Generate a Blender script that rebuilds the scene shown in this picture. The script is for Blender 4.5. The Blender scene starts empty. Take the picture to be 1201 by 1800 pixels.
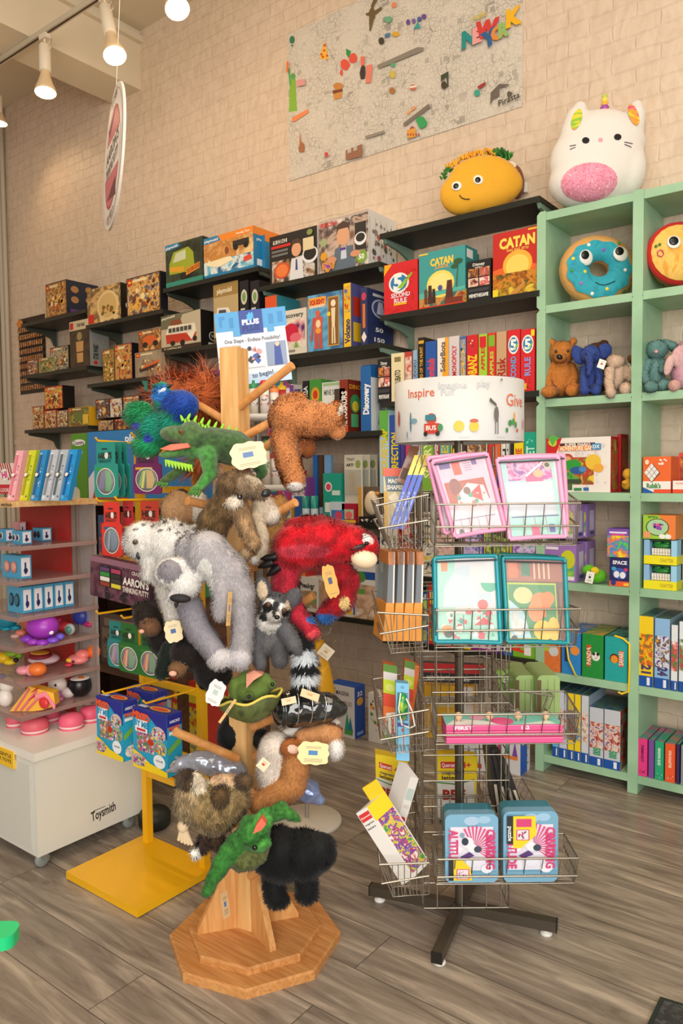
import bpy, math, random
import numpy as np
from mathutils import Vector, Matrix, noise as mnoise

rnd = random.Random(7)
nrg = np.random.default_rng(11)
scn = bpy.context.scene
col = scn.collection
PI = math.pi

# ------------------------------------------------------------------ camera
F, CAMZ = 1333.0, 1.35
YAW, PITCH, ROLL = .6547, .0515, -.00968


def _axes():
    cy, sy = math.cos(YAW), math.sin(YAW)
    f = Vector((-sy, cy, 0)); r = Vector((cy, sy, 0)); u = Vector((0, 0, 1))
    f2 = f * math.cos(PITCH) - u * math.sin(PITCH)
    u2 = u * math.cos(PITCH) + f * math.sin(PITCH)
    r2 = r * math.cos(ROLL) + u2 * math.sin(ROLL)
    u3 = u2 * math.cos(ROLL) - r * math.sin(ROLL)
    return r2, u3, f2


CR, CU, CF = _axes()
CAM = Vector((0, 0, CAMZ))
cam = bpy.data.cameras.new('camera')
cam.sensor_fit = 'VERTICAL'; cam.sensor_height = 36; cam.sensor_width = 24
cam.lens = F / 1800 * 36
cam.clip_start = .02
co = bpy.data.objects.new('camera', cam); col.objects.link(co)
co.matrix_world = Matrix(((CR.x, CU.x, -CF.x, 0), (CR.y, CU.y, -CF.y, 0), (CR.z, CU.z, -CF.z, CAMZ), (0, 0, 0, 1)))
scn.camera = co


def at(x, y, X=None, Y=None, Z=None, D=None):
    """point of the room seen at photo pixel (x, y) on a plane of the room or at depth D"""
    r = CR * ((x - 600.5) / F) + CU * ((900 - y) / F) + CF
    t = D if D is not None else Y / r.y if Y is not None else (Z - CAMZ) / r.z if Z is not None else X / r.x
    return CAM + r * t


# ------------------------------------------------------------------ world, lights, exposure
scn.view_settings.view_transform = 'Standard'
scn.view_settings.look = 'None'
scn.view_settings.gamma = 1
scn.view_settings.exposure = -.06
w = bpy.data.worlds.new('world'); scn.world = w; w.use_nodes = True
w.node_tree.nodes['Background'].inputs[0].default_value = (1.0, .96, .90, 1)
w.node_tree.nodes['Background'].inputs[1].default_value = .5


def area(name, loc, to, sx, sy, power, colr):
    l = bpy.data.lights.new(name, 'AREA'); l.shape = 'RECTANGLE'; l.size = sx; l.size_y = sy
    l.energy = power; l.color = colr
    o = bpy.data.objects.new(name, l); col.objects.link(o)
    o.location = loc
    o.rotation_euler = (Vector(to) - Vector(loc)).to_track_quat('-Z', 'Y').to_euler()
    return o


area('storefront_daylight', (1.7, -1.9, 2.1), (-1.6, 2.6, 1.0), 3.6, 2.6, 225, (1.0, .95, .89))
area('shop_ceiling_light', (-.6, 0.5, 4.2), (-1.3, 1.9, 0), 3.0, 2.2, 80, (1.0, .84, .62))


def spot(name, loc, to, power, colr, ang, blend=.8, r=.04):
    l = bpy.data.lights.new(name, 'SPOT'); l.energy = power; l.color = colr; l.spot_size = ang
    l.spot_blend = blend; l.shadow_soft_size = r
    o = bpy.data.objects.new(name, l); col.objects.link(o); o.location = loc
    o.rotation_euler = (Vector(to) - Vector(loc)).to_track_quat('-Z', 'Y').to_euler()
    return o


# ------------------------------------------------------------------ materials
def lin(h):
    if not isinstance(h, str): return tuple(h) + (1,) if len(h) == 3 else h
    h = h.lstrip('#')
    if len(h) == 3: h = ''.join(c * 2 for c in h)
    v = [int(h[i:i + 2], 16) / 255 for i in (0, 2, 4)]
    return tuple(((c + .055) / 1.055) ** 2.4 if c > .04045 else c / 12.92 for c in v) + (1,)


MC = {}


def newmat(name):
    m = bpy.data.materials.new(name); m.use_nodes = True
    return m, m.node_tree.nodes, m.node_tree.links, m.node_tree.nodes['Principled BSDF']


def M(c, rough=.45, metal=0, coat=0, emit=0, trans=0, alpha=1, sheen=0):
    k = (c, rough, metal, coat, emit, trans, alpha, sheen)
    if k in MC: return MC[k]
    m, n, l, b = newmat('plain_' + str(c).replace('#', ''))
    b.inputs['Base Color'].default_value = lin(c)
    b.inputs['Roughness'].default_value = rough; b.inputs['Metallic'].default_value = metal
    b.inputs['Coat Weight'].default_value = coat
    b.inputs['Transmission Weight'].default_value = trans
    b.inputs['Alpha'].default_value = alpha
    b.inputs['Sheen Weight'].default_value = sheen
    if emit:
        b.inputs['Emission Color'].default_value = lin(c); b.inputs['Emission Strength'].default_value = emit
    MC[k] = m
    return m


def N(nodes, t, **kw):
    n = nodes.new(t)
    for k, v in kw.items():
        if k.startswith('i_'): n.inputs[k[2:].replace('_', ' ')].default_value = v
        else: setattr(n, k, v)
    return n


def PH(pal, s=30, rough=.35, detail=3, const=False, stretch=None, dist=.6):
    """busy printed picture: a mottled mix of the palette colours"""
    k = ('ph', tuple(pal), s, rough, const, stretch)
    if k in MC: return MC[k]
    m, n, l, b = newmat('print_' + str(len(MC)))
    tc = N(n, 'ShaderNodeTexCoord'); no = N(n, 'ShaderNodeTexNoise')
    no.inputs['Scale'].default_value = s; no.inputs['Detail'].default_value = detail; no.inputs['Distortion'].default_value = dist
    src = tc.outputs['Object']
    if stretch:
        mp = N(n, 'ShaderNodeMapping'); mp.inputs['Scale'].default_value = stretch
        l.new(src, mp.inputs[0]); src = mp.outputs[0]
    l.new(src, no.inputs['Vector'])
    r = N(n, 'ShaderNodeValToRGB'); e = r.color_ramp
    e.interpolation = 'CONSTANT' if const else 'LINEAR'
    K = len(pal)
    lo, hi = .34, .66
    while len(e.elements) < K: e.elements.new(.5)
    for i, c in enumerate(pal):
        e.elements[i].position = lo + (hi - lo) * (i / max(1, K - (0 if const else 1)))
        e.elements[i].color = lin(c)
    l.new(no.outputs['Fac'], r.inputs[0]); l.new(r.outputs[0], b.inputs['Base Color'])
    b.inputs['Roughness'].default_value = rough
    MC[k] = m
    return m


def wood(c1, c2, s=6, stretch=(1, 1, .06), rough=.42, name='wood'):
    k = ('wood', c1, c2, s, stretch)
    if k in MC: return MC[k]
    m, n, l, b = newmat(name)
    tc = N(n, 'ShaderNodeTexCoord'); mp = N(n, 'ShaderNodeMapping'); mp.inputs['Scale'].default_value = stretch
    l.new(tc.outputs['Object'], mp.inputs[0])
    a = N(n, 'ShaderNodeTexNoise'); a.inputs['Scale'].default_value = s * 8; a.inputs['Detail'].default_value = 6; a.inputs['Distortion'].default_value = 1.2
    l.new(mp.outputs[0], a.inputs['Vector'])
    r = N(n, 'ShaderNodeValToRGB'); r.color_ramp.elements[0].position = .35; r.color_ramp.elements[1].position = .65
    r.color_ramp.elements[0].color = lin(c1); r.color_ramp.elements[1].color = lin(c2)
    l.new(a.outputs['Fac'], r.inputs[0]); l.new(r.outputs[0], b.inputs['Base Color'])
    b.inputs['Roughness'].default_value = rough
    bp = N(n, 'ShaderNodeBump'); bp.inputs['Strength'].default_value = .12; bp.inputs['Distance'].default_value = .002
    l.new(a.outputs['Fac'], bp.inputs['Height']); l.new(bp.outputs[0], b.inputs['Normal'])
    MC[k] = m
    return m


def brick_mat():
    m, n, l, b = newmat('painted_brick')
    tc = N(n, 'ShaderNodeTexCoord'); mp = N(n, 'ShaderNodeMapping')
    mp.inputs['Rotation'].default_value = (-PI / 2, 0, 0)
    l.new(tc.outputs['Object'], mp.inputs[0])
    nz = N(n, 'ShaderNodeTexNoise'); nz.inputs['Scale'].default_value = 9; nz.inputs['Detail'].default_value = 4
    l.new(mp.outputs[0], nz.inputs['Vector'])
    vm = N(n, 'ShaderNodeVectorMath', operation='MULTIPLY_ADD')
    vm.inputs[1].default_value = (.034, .034, .034); l.new(nz.outputs['Color'], vm.inputs[0]); l.new(mp.outputs[0], vm.inputs[2])
    br = N(n, 'ShaderNodeTexBrick'); br.offset = .5
    br.inputs['Scale'].default_value = 1; br.inputs['Brick Width'].default_value = .205; br.inputs['Row Height'].default_value = .071
    br.inputs['Mortar Size'].default_value = .006; br.inputs['Mortar Smooth'].default_value = .8
    l.new(vm.outputs[0], br.inputs['Vector'])
    n2 = N(n, 'ShaderNodeTexNoise'); n2.inputs['Scale'].default_value = 24; n2.inputs['Detail'].default_value = 7; n2.inputs['Distortion'].default_value = .8
    mp2 = N(n, 'ShaderNodeMapping'); mp2.inputs['Scale'].default_value = (1, .45, 1); l.new(mp.outputs[0], mp2.inputs[0])
    l.new(mp2.outputs[0], n2.inputs['Vector'])
    n3 = N(n, 'ShaderNodeTexNoise'); n3.inputs['Scale'].default_value = 11; n3.inputs['Detail'].default_value = 2
    l.new(mp.outputs[0], n3.inputs['Vector'])
    # mortar depth fades in places where the paint is thick
    f1 = N(n, 'ShaderNodeMath', operation='MULTIPLY'); l.new(br.outputs['Fac'], f1.inputs[0]); l.new(n3.outputs['Fac'], f1.inputs[1])
    h = N(n, 'ShaderNodeMath', operation='MULTIPLY_ADD'); l.new(f1.outputs[0], h.inputs[0]); h.inputs[1].default_value = -1.15
    l.new(n2.outputs['Fac'], h.inputs[2])
    bp = N(n, 'ShaderNodeBump'); bp.inputs['Strength'].default_value = .6; bp.inputs['Distance'].default_value = .0065
    l.new(h.outputs[0], bp.inputs['Height']); l.new(bp.outputs[0], b.inputs['Normal'])
    r = N(n, 'ShaderNodeValToRGB'); r.color_ramp.elements[0].position = .3; r.color_ramp.elements[1].position = .62
    r.color_ramp.elements[0].color = lin('#cfb9a2'); r.color_ramp.elements[1].color = lin('#dcc7b1')
    l.new(n2.outputs['Fac'], r.inputs[0])
    l.new(r.outputs[0], b.inputs['Base Color'])
    b.inputs['Roughness'].default_value = .5
    return m


def floor_mat():
    m, n, l, b = newmat('vinyl_planks')
    tc = N(n, 'ShaderNodeTexCoord')
    br = N(n, 'ShaderNodeTexBrick'); br.offset = .37; br.offset_frequency = 2
    br.inputs['Scale'].default_value = 1; br.inputs['Brick Width'].default_value = 1.2; br.inputs['Row Height'].default_value = .178
    br.inputs['Mortar Size'].default_value = .0012; br.inputs['Mortar Smooth'].default_value = 0
    br.inputs['Color1'].default_value = (0, 0, 0, 1); br.inputs['Color2'].default_value = (1, 1, 1, 1); br.inputs['Mortar'].default_value = (.5, .5, .5, 1)
    l.new(tc.outputs['Object'], br.inputs['Vector'])
    mp = N(n, 'ShaderNodeMapping'); mp.inputs['Scale'].default_value = (.12, 1, 1)
    vm = N(n, 'ShaderNodeVectorMath', operation='MULTIPLY_ADD'); vm.inputs[1].default_value = (7.3, 3.1, 9.7)
    l.new(br.outputs['Color'], vm.inputs[0]); l.new(tc.outputs['Object'], vm.inputs[2]); l.new(vm.outputs[0], mp.inputs[0])
    g = N(n, 'ShaderNodeTexNoise'); g.inputs['Scale'].default_value = 22; g.inputs['Detail'].default_value = 7; g.inputs['Roughness'].default_value = .62; g.inputs['Distortion'].default_value = .9
    l.new(mp.outputs[0], g.inputs['Vector'])
    r = N(n, 'ShaderNodeValToRGB'); e = r.color_ramp
    e.elements[0].position = .28; e.elements[0].color = lin('#6b6056')
    e.elements[1].position = .72; e.elements[1].color = lin('#c6baaa')
    q = e.elements.new(.5); q.color = lin('#968b7f')
    l.new(g.outputs['Fac'], r.inputs[0])
    mx = N(n, 'ShaderNodeMixRGB', blend_type='MULTIPLY'); mx.inputs[0].default_value = .75
    r2 = N(n, 'ShaderNodeValToRGB'); r2.color_ramp.elements[0].color = (.78, .75, .74, 1); r2.color_ramp.elements[1].color = (1.02, .99, .96, 1)
    l.new(br.outputs['Color'], r2.inputs[0]); l.new(r.outputs[0], mx.inputs[1]); l.new(r2.outputs[0], mx.inputs[2])
    mx2 = N(n, 'ShaderNodeMixRGB'); l.new(br.outputs['Fac'], mx2.inputs[0]); l.new(mx.outputs[0], mx2.inputs[1]); mx2.inputs[2].default_value = lin('#463e38')
    l.new(mx2.outputs[0], b.inputs['Base Color'])
    b.inputs['Roughness'].default_value = .3
    bp = N(n, 'ShaderNodeBump'); bp.inputs['Strength'].default_value = .1; bp.inputs['Distance'].default_value = .002
    l.new(g.outputs['Fac'], bp.inputs['Height']); l.new(bp.outputs[0], b.inputs['Normal'])
    return m


# ------------------------------------------------------------------ text outlines
TC = {}


def glyphs(s, bold=.0):
    """(verts, faces, width) of a line of text, 1 high in capitals, drawn once and reused"""
    k = (s, bold)
    if k in TC: return TC[k]
    c = bpy.data.curves.new('lettering', 'FONT'); c.body = s; c.size = 1; c.resolution_u = 2; c.offset = bold
    o = bpy.data.objects.new('lettering', c)
    me = o.to_mesh()
    V = np.empty(len(me.vertices) * 3); me.vertices.foreach_get('co', V); V = V.reshape(-1, 3)[:, :2]
    Fs = [tuple(p.vertices) for p in me.polygons]
    o.to_mesh_clear(); bpy.data.objects.remove(o); bpy.data.curves.remove(c)
    if len(V) == 0: V = np.zeros((1, 2)); Fs = []
    x0, x1 = V[:, 0].min(), V[:, 0].max()
    V = V - [x0, 0]; V = V / .69
    TC[k] = (V, Fs, (x1 - x0) / .69)
    return TC[k]


# ------------------------------------------------------------------ mesh builder
class MB:
    def __init__(self):
        self.v = []; self.f = []; self.mi = []; self.mats = []; self.sm = []

    def mat(self, m):
        if isinstance(m, str): m = M(m)
        if m not in self.mats: self.mats.append(m)
        return self.mats.index(m)

    def add(self, V, Fs, m, smooth=False):
        o = len(self.v); k = self.mat(m)
        self.v.extend([tuple(p) for p in V])
        for f in Fs:
            self.f.append(tuple(i + o for i in f)); self.mi.append(k); self.sm.append(smooth)

    def box(self, a, b, m, ms=None):
        """ms: optional mats for faces in order -x +x -y +y -z +z"""
        x0, y0, z0 = a; x1, y1, z1 = b
        V = [(x0, y0, z0), (x1, y0, z0), (x1, y1, z0), (x0, y1, z0), (x0, y0, z1), (x1, y0, z1), (x1, y1, z1), (x0, y1, z1)]
        Fs = [(0, 4, 7, 3), (1, 2, 6, 5), (0, 1, 5, 4), (3, 7, 6, 2), (0, 3, 2, 1), (4, 5, 6, 7)]
        if ms is None: self.add(V, Fs, m)
        else:
            o = len(self.v); self.v.extend(V)
            for f, q in zip(Fs, ms):
                self.f.append(tuple(i + o for i in f)); self.mi.append(self.mat(q or m)); self.sm.append(False)
        return self

    def rbox(self, a, b, r, m, ax=2, seg=4):
        """box with its four edges along ax rounded"""
        lo = [a[i] for i in range(3) if i != ax]; hi = [b[i] for i in range(3) if i != ax]
        pts = []
        for cx, cy, s in ((hi[0] - r, hi[1] - r, 0), (lo[0] + r, hi[1] - r, 1), (lo[0] + r, lo[1] + r, 2), (hi[0] - r, lo[1] + r, 3)):
            for k in range(seg + 1):
                t = PI / 2 * (s + k / seg); pts.append((cx + r * math.cos(t), cy + r * math.sin(t)))
        self.prism(pts, a[ax], b[ax], m, ax)
        return self

    def prism(self, pts, z0, z1, m, ax=2, m2=None):
        def P(p, z):
            q = list(p); q.insert(ax, z); return tuple(q)
        n = len(pts)
        if ax == 1: pts = pts[::-1]
        V = [P(p, z0) for p in pts] + [P(p, z1) for p in pts]
        self.add(V, [tuple(range(n))[::-1], tuple(range(n, 2 * n))], m2 or m)
        self.add(V, [(i, (i + 1) % n, (i + 1) % n + n, i + n) for i in range(n)], m)
        return self

    def tube(self, pts, r, m, n=8, caps=True, smooth=True):
        pts = [Vector(p) for p in pts]
        R = r if isinstance(r, (list, tuple)) else [r] * len(pts)
        V = []; up = None
        for i, p in enumerate(pts):
            t = (pts[min(i + 1, len(pts) - 1)] - pts[max(i - 1, 0)]).normalized()
            if up is None:
                up = Vector((0, 0, 1)) if abs(t.z) < .9 else Vector((1, 0, 0))
            s = t.cross(up).normalized(); up = s.cross(t).normalized()
            for k in range(n):
                a = 2 * PI * k / n
                V.append(p + (s * math.cos(a) + up * math.sin(a)) * R[i])
        Fs = []
        for i in range(len(pts) - 1):
            for k in range(n):
                Fs.append((i * n + k, i * n + (k + 1) % n, (i + 1) * n + (k + 1) % n, (i + 1) * n + k))
        self.add(V, Fs, m, smooth)
        if caps: self.add([V[k] for k in range(n)] + V[-n:], [tuple(range(n))[::-1], tuple(range(n, 2 * n))], m)
        return self

    def lathe(self, prof, m, n=24, c=(0, 0, 0), smooth=True, closed=False, axis=None):
        V = []
        Q = Vector((0, 0, 1)).rotation_difference(Vector(axis)) if axis is not None else None
        for r, z in prof:
            for k in range(n):
                a = 2 * PI * k / n
                p = Vector((r * math.cos(a), r * math.sin(a), z))
                if Q: p = Q @ p
                V.append((p.x + c[0], p.y + c[1], p.z + c[2]))
        Fs = []
        for i in range(len(prof) - 1):
            for k in range(n):
                Fs.append((i * n + k, i * n + (k + 1) % n, (i + 1) * n + (k + 1) % n, (i + 1) * n + k))
        self.add(V, Fs, m, smooth)
        return self

    def ell(self, c, r, m, n=16, k=10, Rm=None, smooth=True):
        V = []; Fs = []
        for i in range(k + 1):
            t = PI * i / k
            for j in range(n):
                a = 2 * PI * j / n
                p = Vector((r[0] * math.sin(t) * math.cos(a), r[1] * math.sin(t) * math.sin(a), r[2] * math.cos(t)))
                if Rm: p = Rm @ p
                V.append((c[0] + p.x, c[1] + p.y, c[2] + p.z))
        for i in range(k):
            for j in range(n):
                Fs.append((i * n + j, (i + 1) * n + j, (i + 1) * n + (j + 1) % n, i * n + (j + 1) % n))
        self.add(V, Fs, m, smooth)
        return self

    # printed artwork on a flat face: O corner, U and W edge vectors of the face
    def art(self, O, U, W, items, off=.0006):
        O, U, W = Vector(O), Vector(U), Vector(W)
        Nn = U.cross(W).normalized(); lu, lw = U.length, W.length
        asp = lu / lw
        for i, it in enumerate(items):
            z = off + .00022 * i
            def P(x, y, z=z): return O + U * x + W * y + Nn * z
            k = it[0]
            if k == 'r':
                _, x, y, a, h, c = it[:6]
                self.add([P(x, y), P(x + a, y), P(x + a, y + h), P(x, y + h)], [(0, 1, 2, 3)], c)
            elif k == 'e':
                _, x, y, rx, ry, c = it[:6]
                s = 20
                self.add([P(x + rx * math.cos(2 * PI * j / s), y + ry * math.sin(2 * PI * j / s)) for j in range(s)], [tuple(range(s))], c)
            elif k == 'p':
                self.add([P(*q) for q in it[1]], [tuple(range(len(it[1])))], it[2])
            elif k == 't':
                _, x, y, h, s, c = it[:6]
                rot = it[6] if len(it) > 6 else 0
                wf = it[7] if len(it) > 7 else None
                bold = it[8] if len(it) > 8 else .02
                V, Fs, wd = glyphs(s, bold)
                H = h * lw; sx = H
                if wf: sx = wf * (lu if abs(rot) < 45 else lw) / max(wd, .01)
                ca, sa = math.cos(math.radians(rot)), math.sin(math.radians(rot))
                out = []
                for a, b_ in V:
                    px_, py_ = (a - wd / 2) * sx, (b_ - .5) * H
                    qx, qy = px_ * ca - py_ * sa, px_ * sa + py_ * ca
                    out.append(P(x + qx / lu, y + qy / lw))
                self.add(out, Fs, c)
            elif k == 'c':   # confetti of small shapes x,y,w,h,n,palette,size
                _, x, y, a, h, n_, pal, sz = it[:8]
                r_ = random.Random(n_ * 31 + int(x * 97) + int(1000 * lu))
                for q in range(n_):
                    s = sz * r_.uniform(.4, 1.3); sx_, sy_ = s / asp if asp > 1 else s, s if asp > 1 else s * asp
                    cx = x + sx_ + (a - 2 * sx_) * r_.random(); cy = y + sy_ + (h - 2 * sy_) * r_.random()
                    t0 = r_.random() * 6; ns = r_.choice((3, 4, 5, 8))
                    zz = z + .00003 * (q % 7)
                    self.add([P(cx + sx_ * math.cos(t0 + 2 * PI * j / ns) * r_.uniform(.7, 1), cy + sy_ * math.sin(t0 + 2 * PI * j / ns) * r_.uniform(.7, 1), zz) for j in range(ns)],
                             [tuple(range(ns))], r_.choice(pal))
        return self

    def build(self, name, parent=None, loc=None, rz=None, smooth=None):
        me = bpy.data.meshes.new(name)
        me.from_pydata(self.v, [], self.f)
        for m in self.mats: me.materials.append(m)
        me.polygons.foreach_set('material_index', self.mi)
        me.polygons.foreach_set('use_smooth', self.sm if smooth is None else [smooth] * len(self.f))
        me.update()
        o = bpy.data.objects.new(name, me); col.objects.link(o)
        if parent is not None: o.parent = parent
        if loc is not None: o.location = loc
        if rz is not None: o.rotation_euler = (0, 0, rz)
        return o


def tag(o, label, cat=None, group=None):
    o['label'] = label
    if cat: o['category'] = cat
    if group: o['group'] = group
    return o


def thing(name, label, cat, loc=(0, 0, 0), rz=0, group=None):
    o = bpy.data.objects.new(name, None); col.objects.link(o); o.empty_display_size = .05
    o.location = loc; o.rotation_euler = (0, 0, rz)
    return tag(o, label, cat, group)


def struct(o):
    o['kind'] = 'structure'
    return o


def dup(root, loc, rz=None, label=None):
    """copy of a thing with copies of its parts and sub-parts"""
    r = root.copy(); col.objects.link(r); r.location = loc
    if rz is not None: r.rotation_euler = (0, 0, rz)
    if label: r['label'] = label
    for ch in list(root.children):
        c = ch.copy(); col.objects.link(c); c.parent = r
        for g in list(ch.children):
            d = g.copy(); col.objects.link(d); d.parent = c
    return r


FACES = {'f': lambda w, d, h: ((0, 0, 0), (w, 0, 0), (0, 0, h)), 'r': lambda w, d, h: ((w, 0, 0), (0, d, 0), (0, 0, h)),
         'l': lambda w, d, h: ((0, d, 0), (0, -d, 0), (0, 0, h)), 't': lambda w, d, h: ((0, 0, h), (w, 0, 0), (0, d, 0))}


def carton(name, label, cat, loc, w, d, h, base, art, rz=0, group=None, side=None, top=None):
    """printed box: origin at its front left bottom corner, front face towards -y"""
    b = MB(); s = side or base; t = top or s
    b.box((0, 0, 0), (w, d, h), base, [s, s, base, s, s, t])
    for k, items in art.items(): b.art(*FACES[k](w, d, h), items)
    o = b.build(name, loc=loc, rz=rz)
    return tag(o, label, cat, group)


# ------------------------------------------------------------------ the room
WY = 3.50     # wall plane
CEIL = 4.45
b = MB(); b.box((-6.9, -3.5, -.05), (3.0, 3.7, 0), floor_mat()); struct(b.build('floor'))
BRICK = brick_mat()
b = MB(); b.box((-6.9, WY, 0), (3.0, WY + .2, CEIL + .1), BRICK); struct(b.build('wall_back'))
b = MB(); b.box((-6.9, -3.5, 0), (-6.45, WY, CEIL + .1), BRICK); struct(b.build('wall_left'))
b = MB(); b.box((-6.9, -3.5, CEIL), (3.0, WY + .2, CEIL + .12), M('#d8ccb2', .7)); struct(b.build('ceiling'))
b = MB(); b.box((-4.75, -3.5, 4.05), (-4.43, WY, CEIL), M('#ddd0b6', .6))
struct(b.build('trim_1'))
b = MB(); b.box((-4.43, -3.5, 4.36), (-4.39, WY, 4.40), M('#d9cdb4', .5)); struct(b.build('trim_2'))

# ------------------------------------------------------------------ fixed things of the wall
METAL = M('#8e9089', .35, .8)
for i, (x, r) in enumerate(((-6.30, .022), (-6.245, .018), (-6.40, .03))):
    b = MB(); b.tube([(x, WY - r - .012, 0), (x, WY - r - .012, CEIL)], r, M('#bcb09c', .5), 12)
    b.box((x - r * 1.4, WY - .012, 1.62), (x + r * 1.4, WY, 1.66), M('#bcb09c'))
    tag(b.build('wall_pipe'), ('middle painted vertical pipe in the far left corner', 'thin painted vertical pipe nearest the shelves', 'thick painted vertical pipe nearest the left wall')[i], 'pipe', 'painted pipes in the far left corner')

RAILX = [-1.345, -2.195, -3.03, -3.87, -4.71, -5.55]
for i, x in enumerate(RAILX):
    b = MB(); b.box((x - .012, WY - .018, .35 if i < 3 else 1.2), (x + .012, WY - .001, 2.62), M('#7d8478', .4, .3))
    for k in range(24):
        z = .5 + k * .088
        if i >= 3 and z < 1.25: continue
        b.box((x - .003, WY - .0188, z), (x + .003, WY - .018, z + .03), M('#2c2e2a'))
    tag(b.build('shelf_rail'), ['slotted grey wall rail beside the green cube shelf', 'slotted wall rail between the spine-out games and the science kits', 'slotted wall rail left of the science kit shelves',
                                'slotted wall rail left of the boat and van toy boxes', 'slotted wall rail between the two leftmost shelf bays', 'slotted wall rail at the left end of the black shelves'][i], 'shelf rail', 'slotted rails of the black wall shelves')

SHELF_BLACK = PH(['#22251f', '#2b2e27', '#1c1f1a'], 60, .5)
BRK = M('#7f9c88', .45); BRKD = M('#454b40', .45)
SH = {'S1': (-2.195, -1.352, 2.545), 'S2': (-2.195, -1.352, 2.14), 'S3': (-2.195, -1.352, 1.705), 'S4': (-2.195, -1.352, 1.24), 'S5': (-2.195, -1.352, .835), 'S6': (-2.195, -1.352, .50),
      'M1': (-3.03, -2.197, 2.412), 'M2': (-3.03, -2.197, 2.007), 'M3': (-3.03, -2.197, 1.565), 'M4': (-3.03, -2.197, 1.085), 'M5': (-3.03, -2.197, .58),
      'T1': (-3.87, -3.032, 2.53), 'T2': (-3.87, -3.032, 2.135), 'T3': (-3.87, -3.032, 1.70),
      'F1': (-4.71, -3.872, 2.405), 'F2': (-4.71, -3.872, 1.992), 'F3': (-4.71, -3.872, 1.66),
      'V1': (-5.55, -4.712, 2.52), 'V2': (-5.55, -4.712, 2.125), 'V3': (-5.55, -4.712, 1.705)}
SHL = {'S1': 'topmost black shelf holding the taco cushion', 'S2': 'black shelf holding the red and teal island board games', 'S3': 'black shelf holding board games spine out behind the white drum sign',
       'S4': 'black shelf behind the wire spinner at the height of its pink bags', 'S5': 'black shelf behind the wire spinner between pink and teal bags', 'S6': 'lowest black shelf behind the wire spinner',
       'M1': 'black shelf holding the two science boxes with a man on them', 'M2': 'black shelf holding the volcano and body model kits', 'M3': 'black shelf holding the dinosaur and tall blue box',
       'M4': 'black shelf just above the red parrot puppet', 'M5': 'lowest black shelf with building sets behind the parrot wing', 'T1': 'black shelf holding the green van and speedboat boxes',
       'T2': 'black shelf holding the red camper van box', 'T3': 'black shelf hidden behind the long orange fur puppet', 'F1': 'black shelf under the sand coloured building set boxes',
       'F2': 'black shelf ending left of the orange fur puppet', 'F3': 'low black shelf just left of the peacock puppet', 'V1': 'top black shelf at the far left over the wall chart',
       'V2': 'middle black shelf at the far left with the tall grey sided box', 'V3': 'bottom black shelf at the far left'}
FY = 3.20
for k, (x0, x1, z) in SH.items():
    t = thing('wall_shelf', SHL[k], 'shelf', (x0, FY, z - .022), 0, 'black shelves on the brick wall')
    b = MB(); L = x1 - x0
    b.box((0, 0, 0), (L, WY - FY - .02, .022), SHELF_BLACK)
    b.box((0, -.004, -.004), (L, 0, .022), M('#23251f', .3))
    b.build('shelf_board', t)
    for e in (0.014, L - .014):
        b = MB()
        b.prism([(.015, 0), (.28, 0), (.28, -.115), (.262, -.115), (.235, -.06), (.16, -.036), (.03, -.02)], e - .008, e + .008, BRK if k[0] in 'SM' else BRKD, 0)
        b.build('bracket', t)

# wall map of a city drawn in black line, with a few coloured figures
def poster_mat():
    m, n, l, bs = newmat('line_drawing_map')
    tc = N(n, 'ShaderNodeTexCoord')
    mp = N(n, 'ShaderNodeMapping'); mp.inputs['Scale'].default_value = (1, 1, 1); mp.inputs['Rotation'].default_value = (-PI / 2, 0, 0)
    l.new(tc.outputs['Object'], mp.inputs[0])
    acc = None
    def mul(a, c):
        q = N(n, 'ShaderNodeMath', operation='MULTIPLY'); l.new(a, q.inputs[0]); l.new(c, q.inputs[1]); return q.outputs[0]
    for sc, wd, met in ((38, .035, 'EUCLIDEAN'), (60, .07, 'MANHATTAN'), (22, .018, 'CHEBYCHEV')):
        v = N(n, 'ShaderNodeTexVoronoi', feature='DISTANCE_TO_EDGE' if met == 'EUCLIDEAN' else 'F1', distance=met) if met != 'EUCLIDEAN' else N(n, 'ShaderNodeTexVoronoi', feature='DISTANCE_TO_EDGE')
        v.inputs['Scale'].default_value = sc; l.new(mp.outputs[0], v.inputs['Vector'])
        if met == 'EUCLIDEAN':
            g = N(n, 'ShaderNodeMath', operation='GREATER_THAN'); l.new(v.outputs['Distance'], g.inputs[0]); g.inputs[1].default_value = wd
        else:
            q = N(n, 'ShaderNodeMath', operation='MULTIPLY'); l.new(v.outputs['Distance'], q.inputs[0]); q.inputs[1].default_value = 4
            fr = N(n, 'ShaderNodeMath', operation='FRACT'); l.new(q.outputs[0], fr.inputs[0])
            g = N(n, 'ShaderNodeMath', operation='GREATER_THAN'); l.new(fr.outputs[0], g.inputs[0]); g.inputs[1].default_value = .14
        acc = g.outputs[0] if acc is None else mul(acc, g.outputs[0])
    nz = N(n, 'ShaderNodeTexNoise'); nz.inputs['Scale'].default_value = 5; nz.inputs['Detail'].default_value = 3; l.new(mp.outputs[0], nz.inputs['Vector'])
    mr = N(n, 'ShaderNodeMapRange'); mr.inputs[1].default_value = .38; mr.inputs[2].default_value = .6; mr.inputs[3].default_value = .22; mr.inputs[4].default_value = .6
    l.new(nz.outputs['Fac'], mr.inputs[0])
    mx = N(n, 'ShaderNodeMixRGB'); mx.inputs[1].default_value = lin('#d8cfc1'); mx.inputs[2].default_value = lin('#6b645c')
    iv = N(n, 'ShaderNodeMath', operation='SUBTRACT'); iv.inputs[0].default_value = 1; l.new(acc, iv.inputs[1])
    l.new(mul(iv.outputs[0], mr.outputs[0]), mx.inputs[0]); l.new(mx.outputs[0], bs.inputs['Base Color'])
    bs.inputs['Roughness'].default_value = .6
    return m


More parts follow.
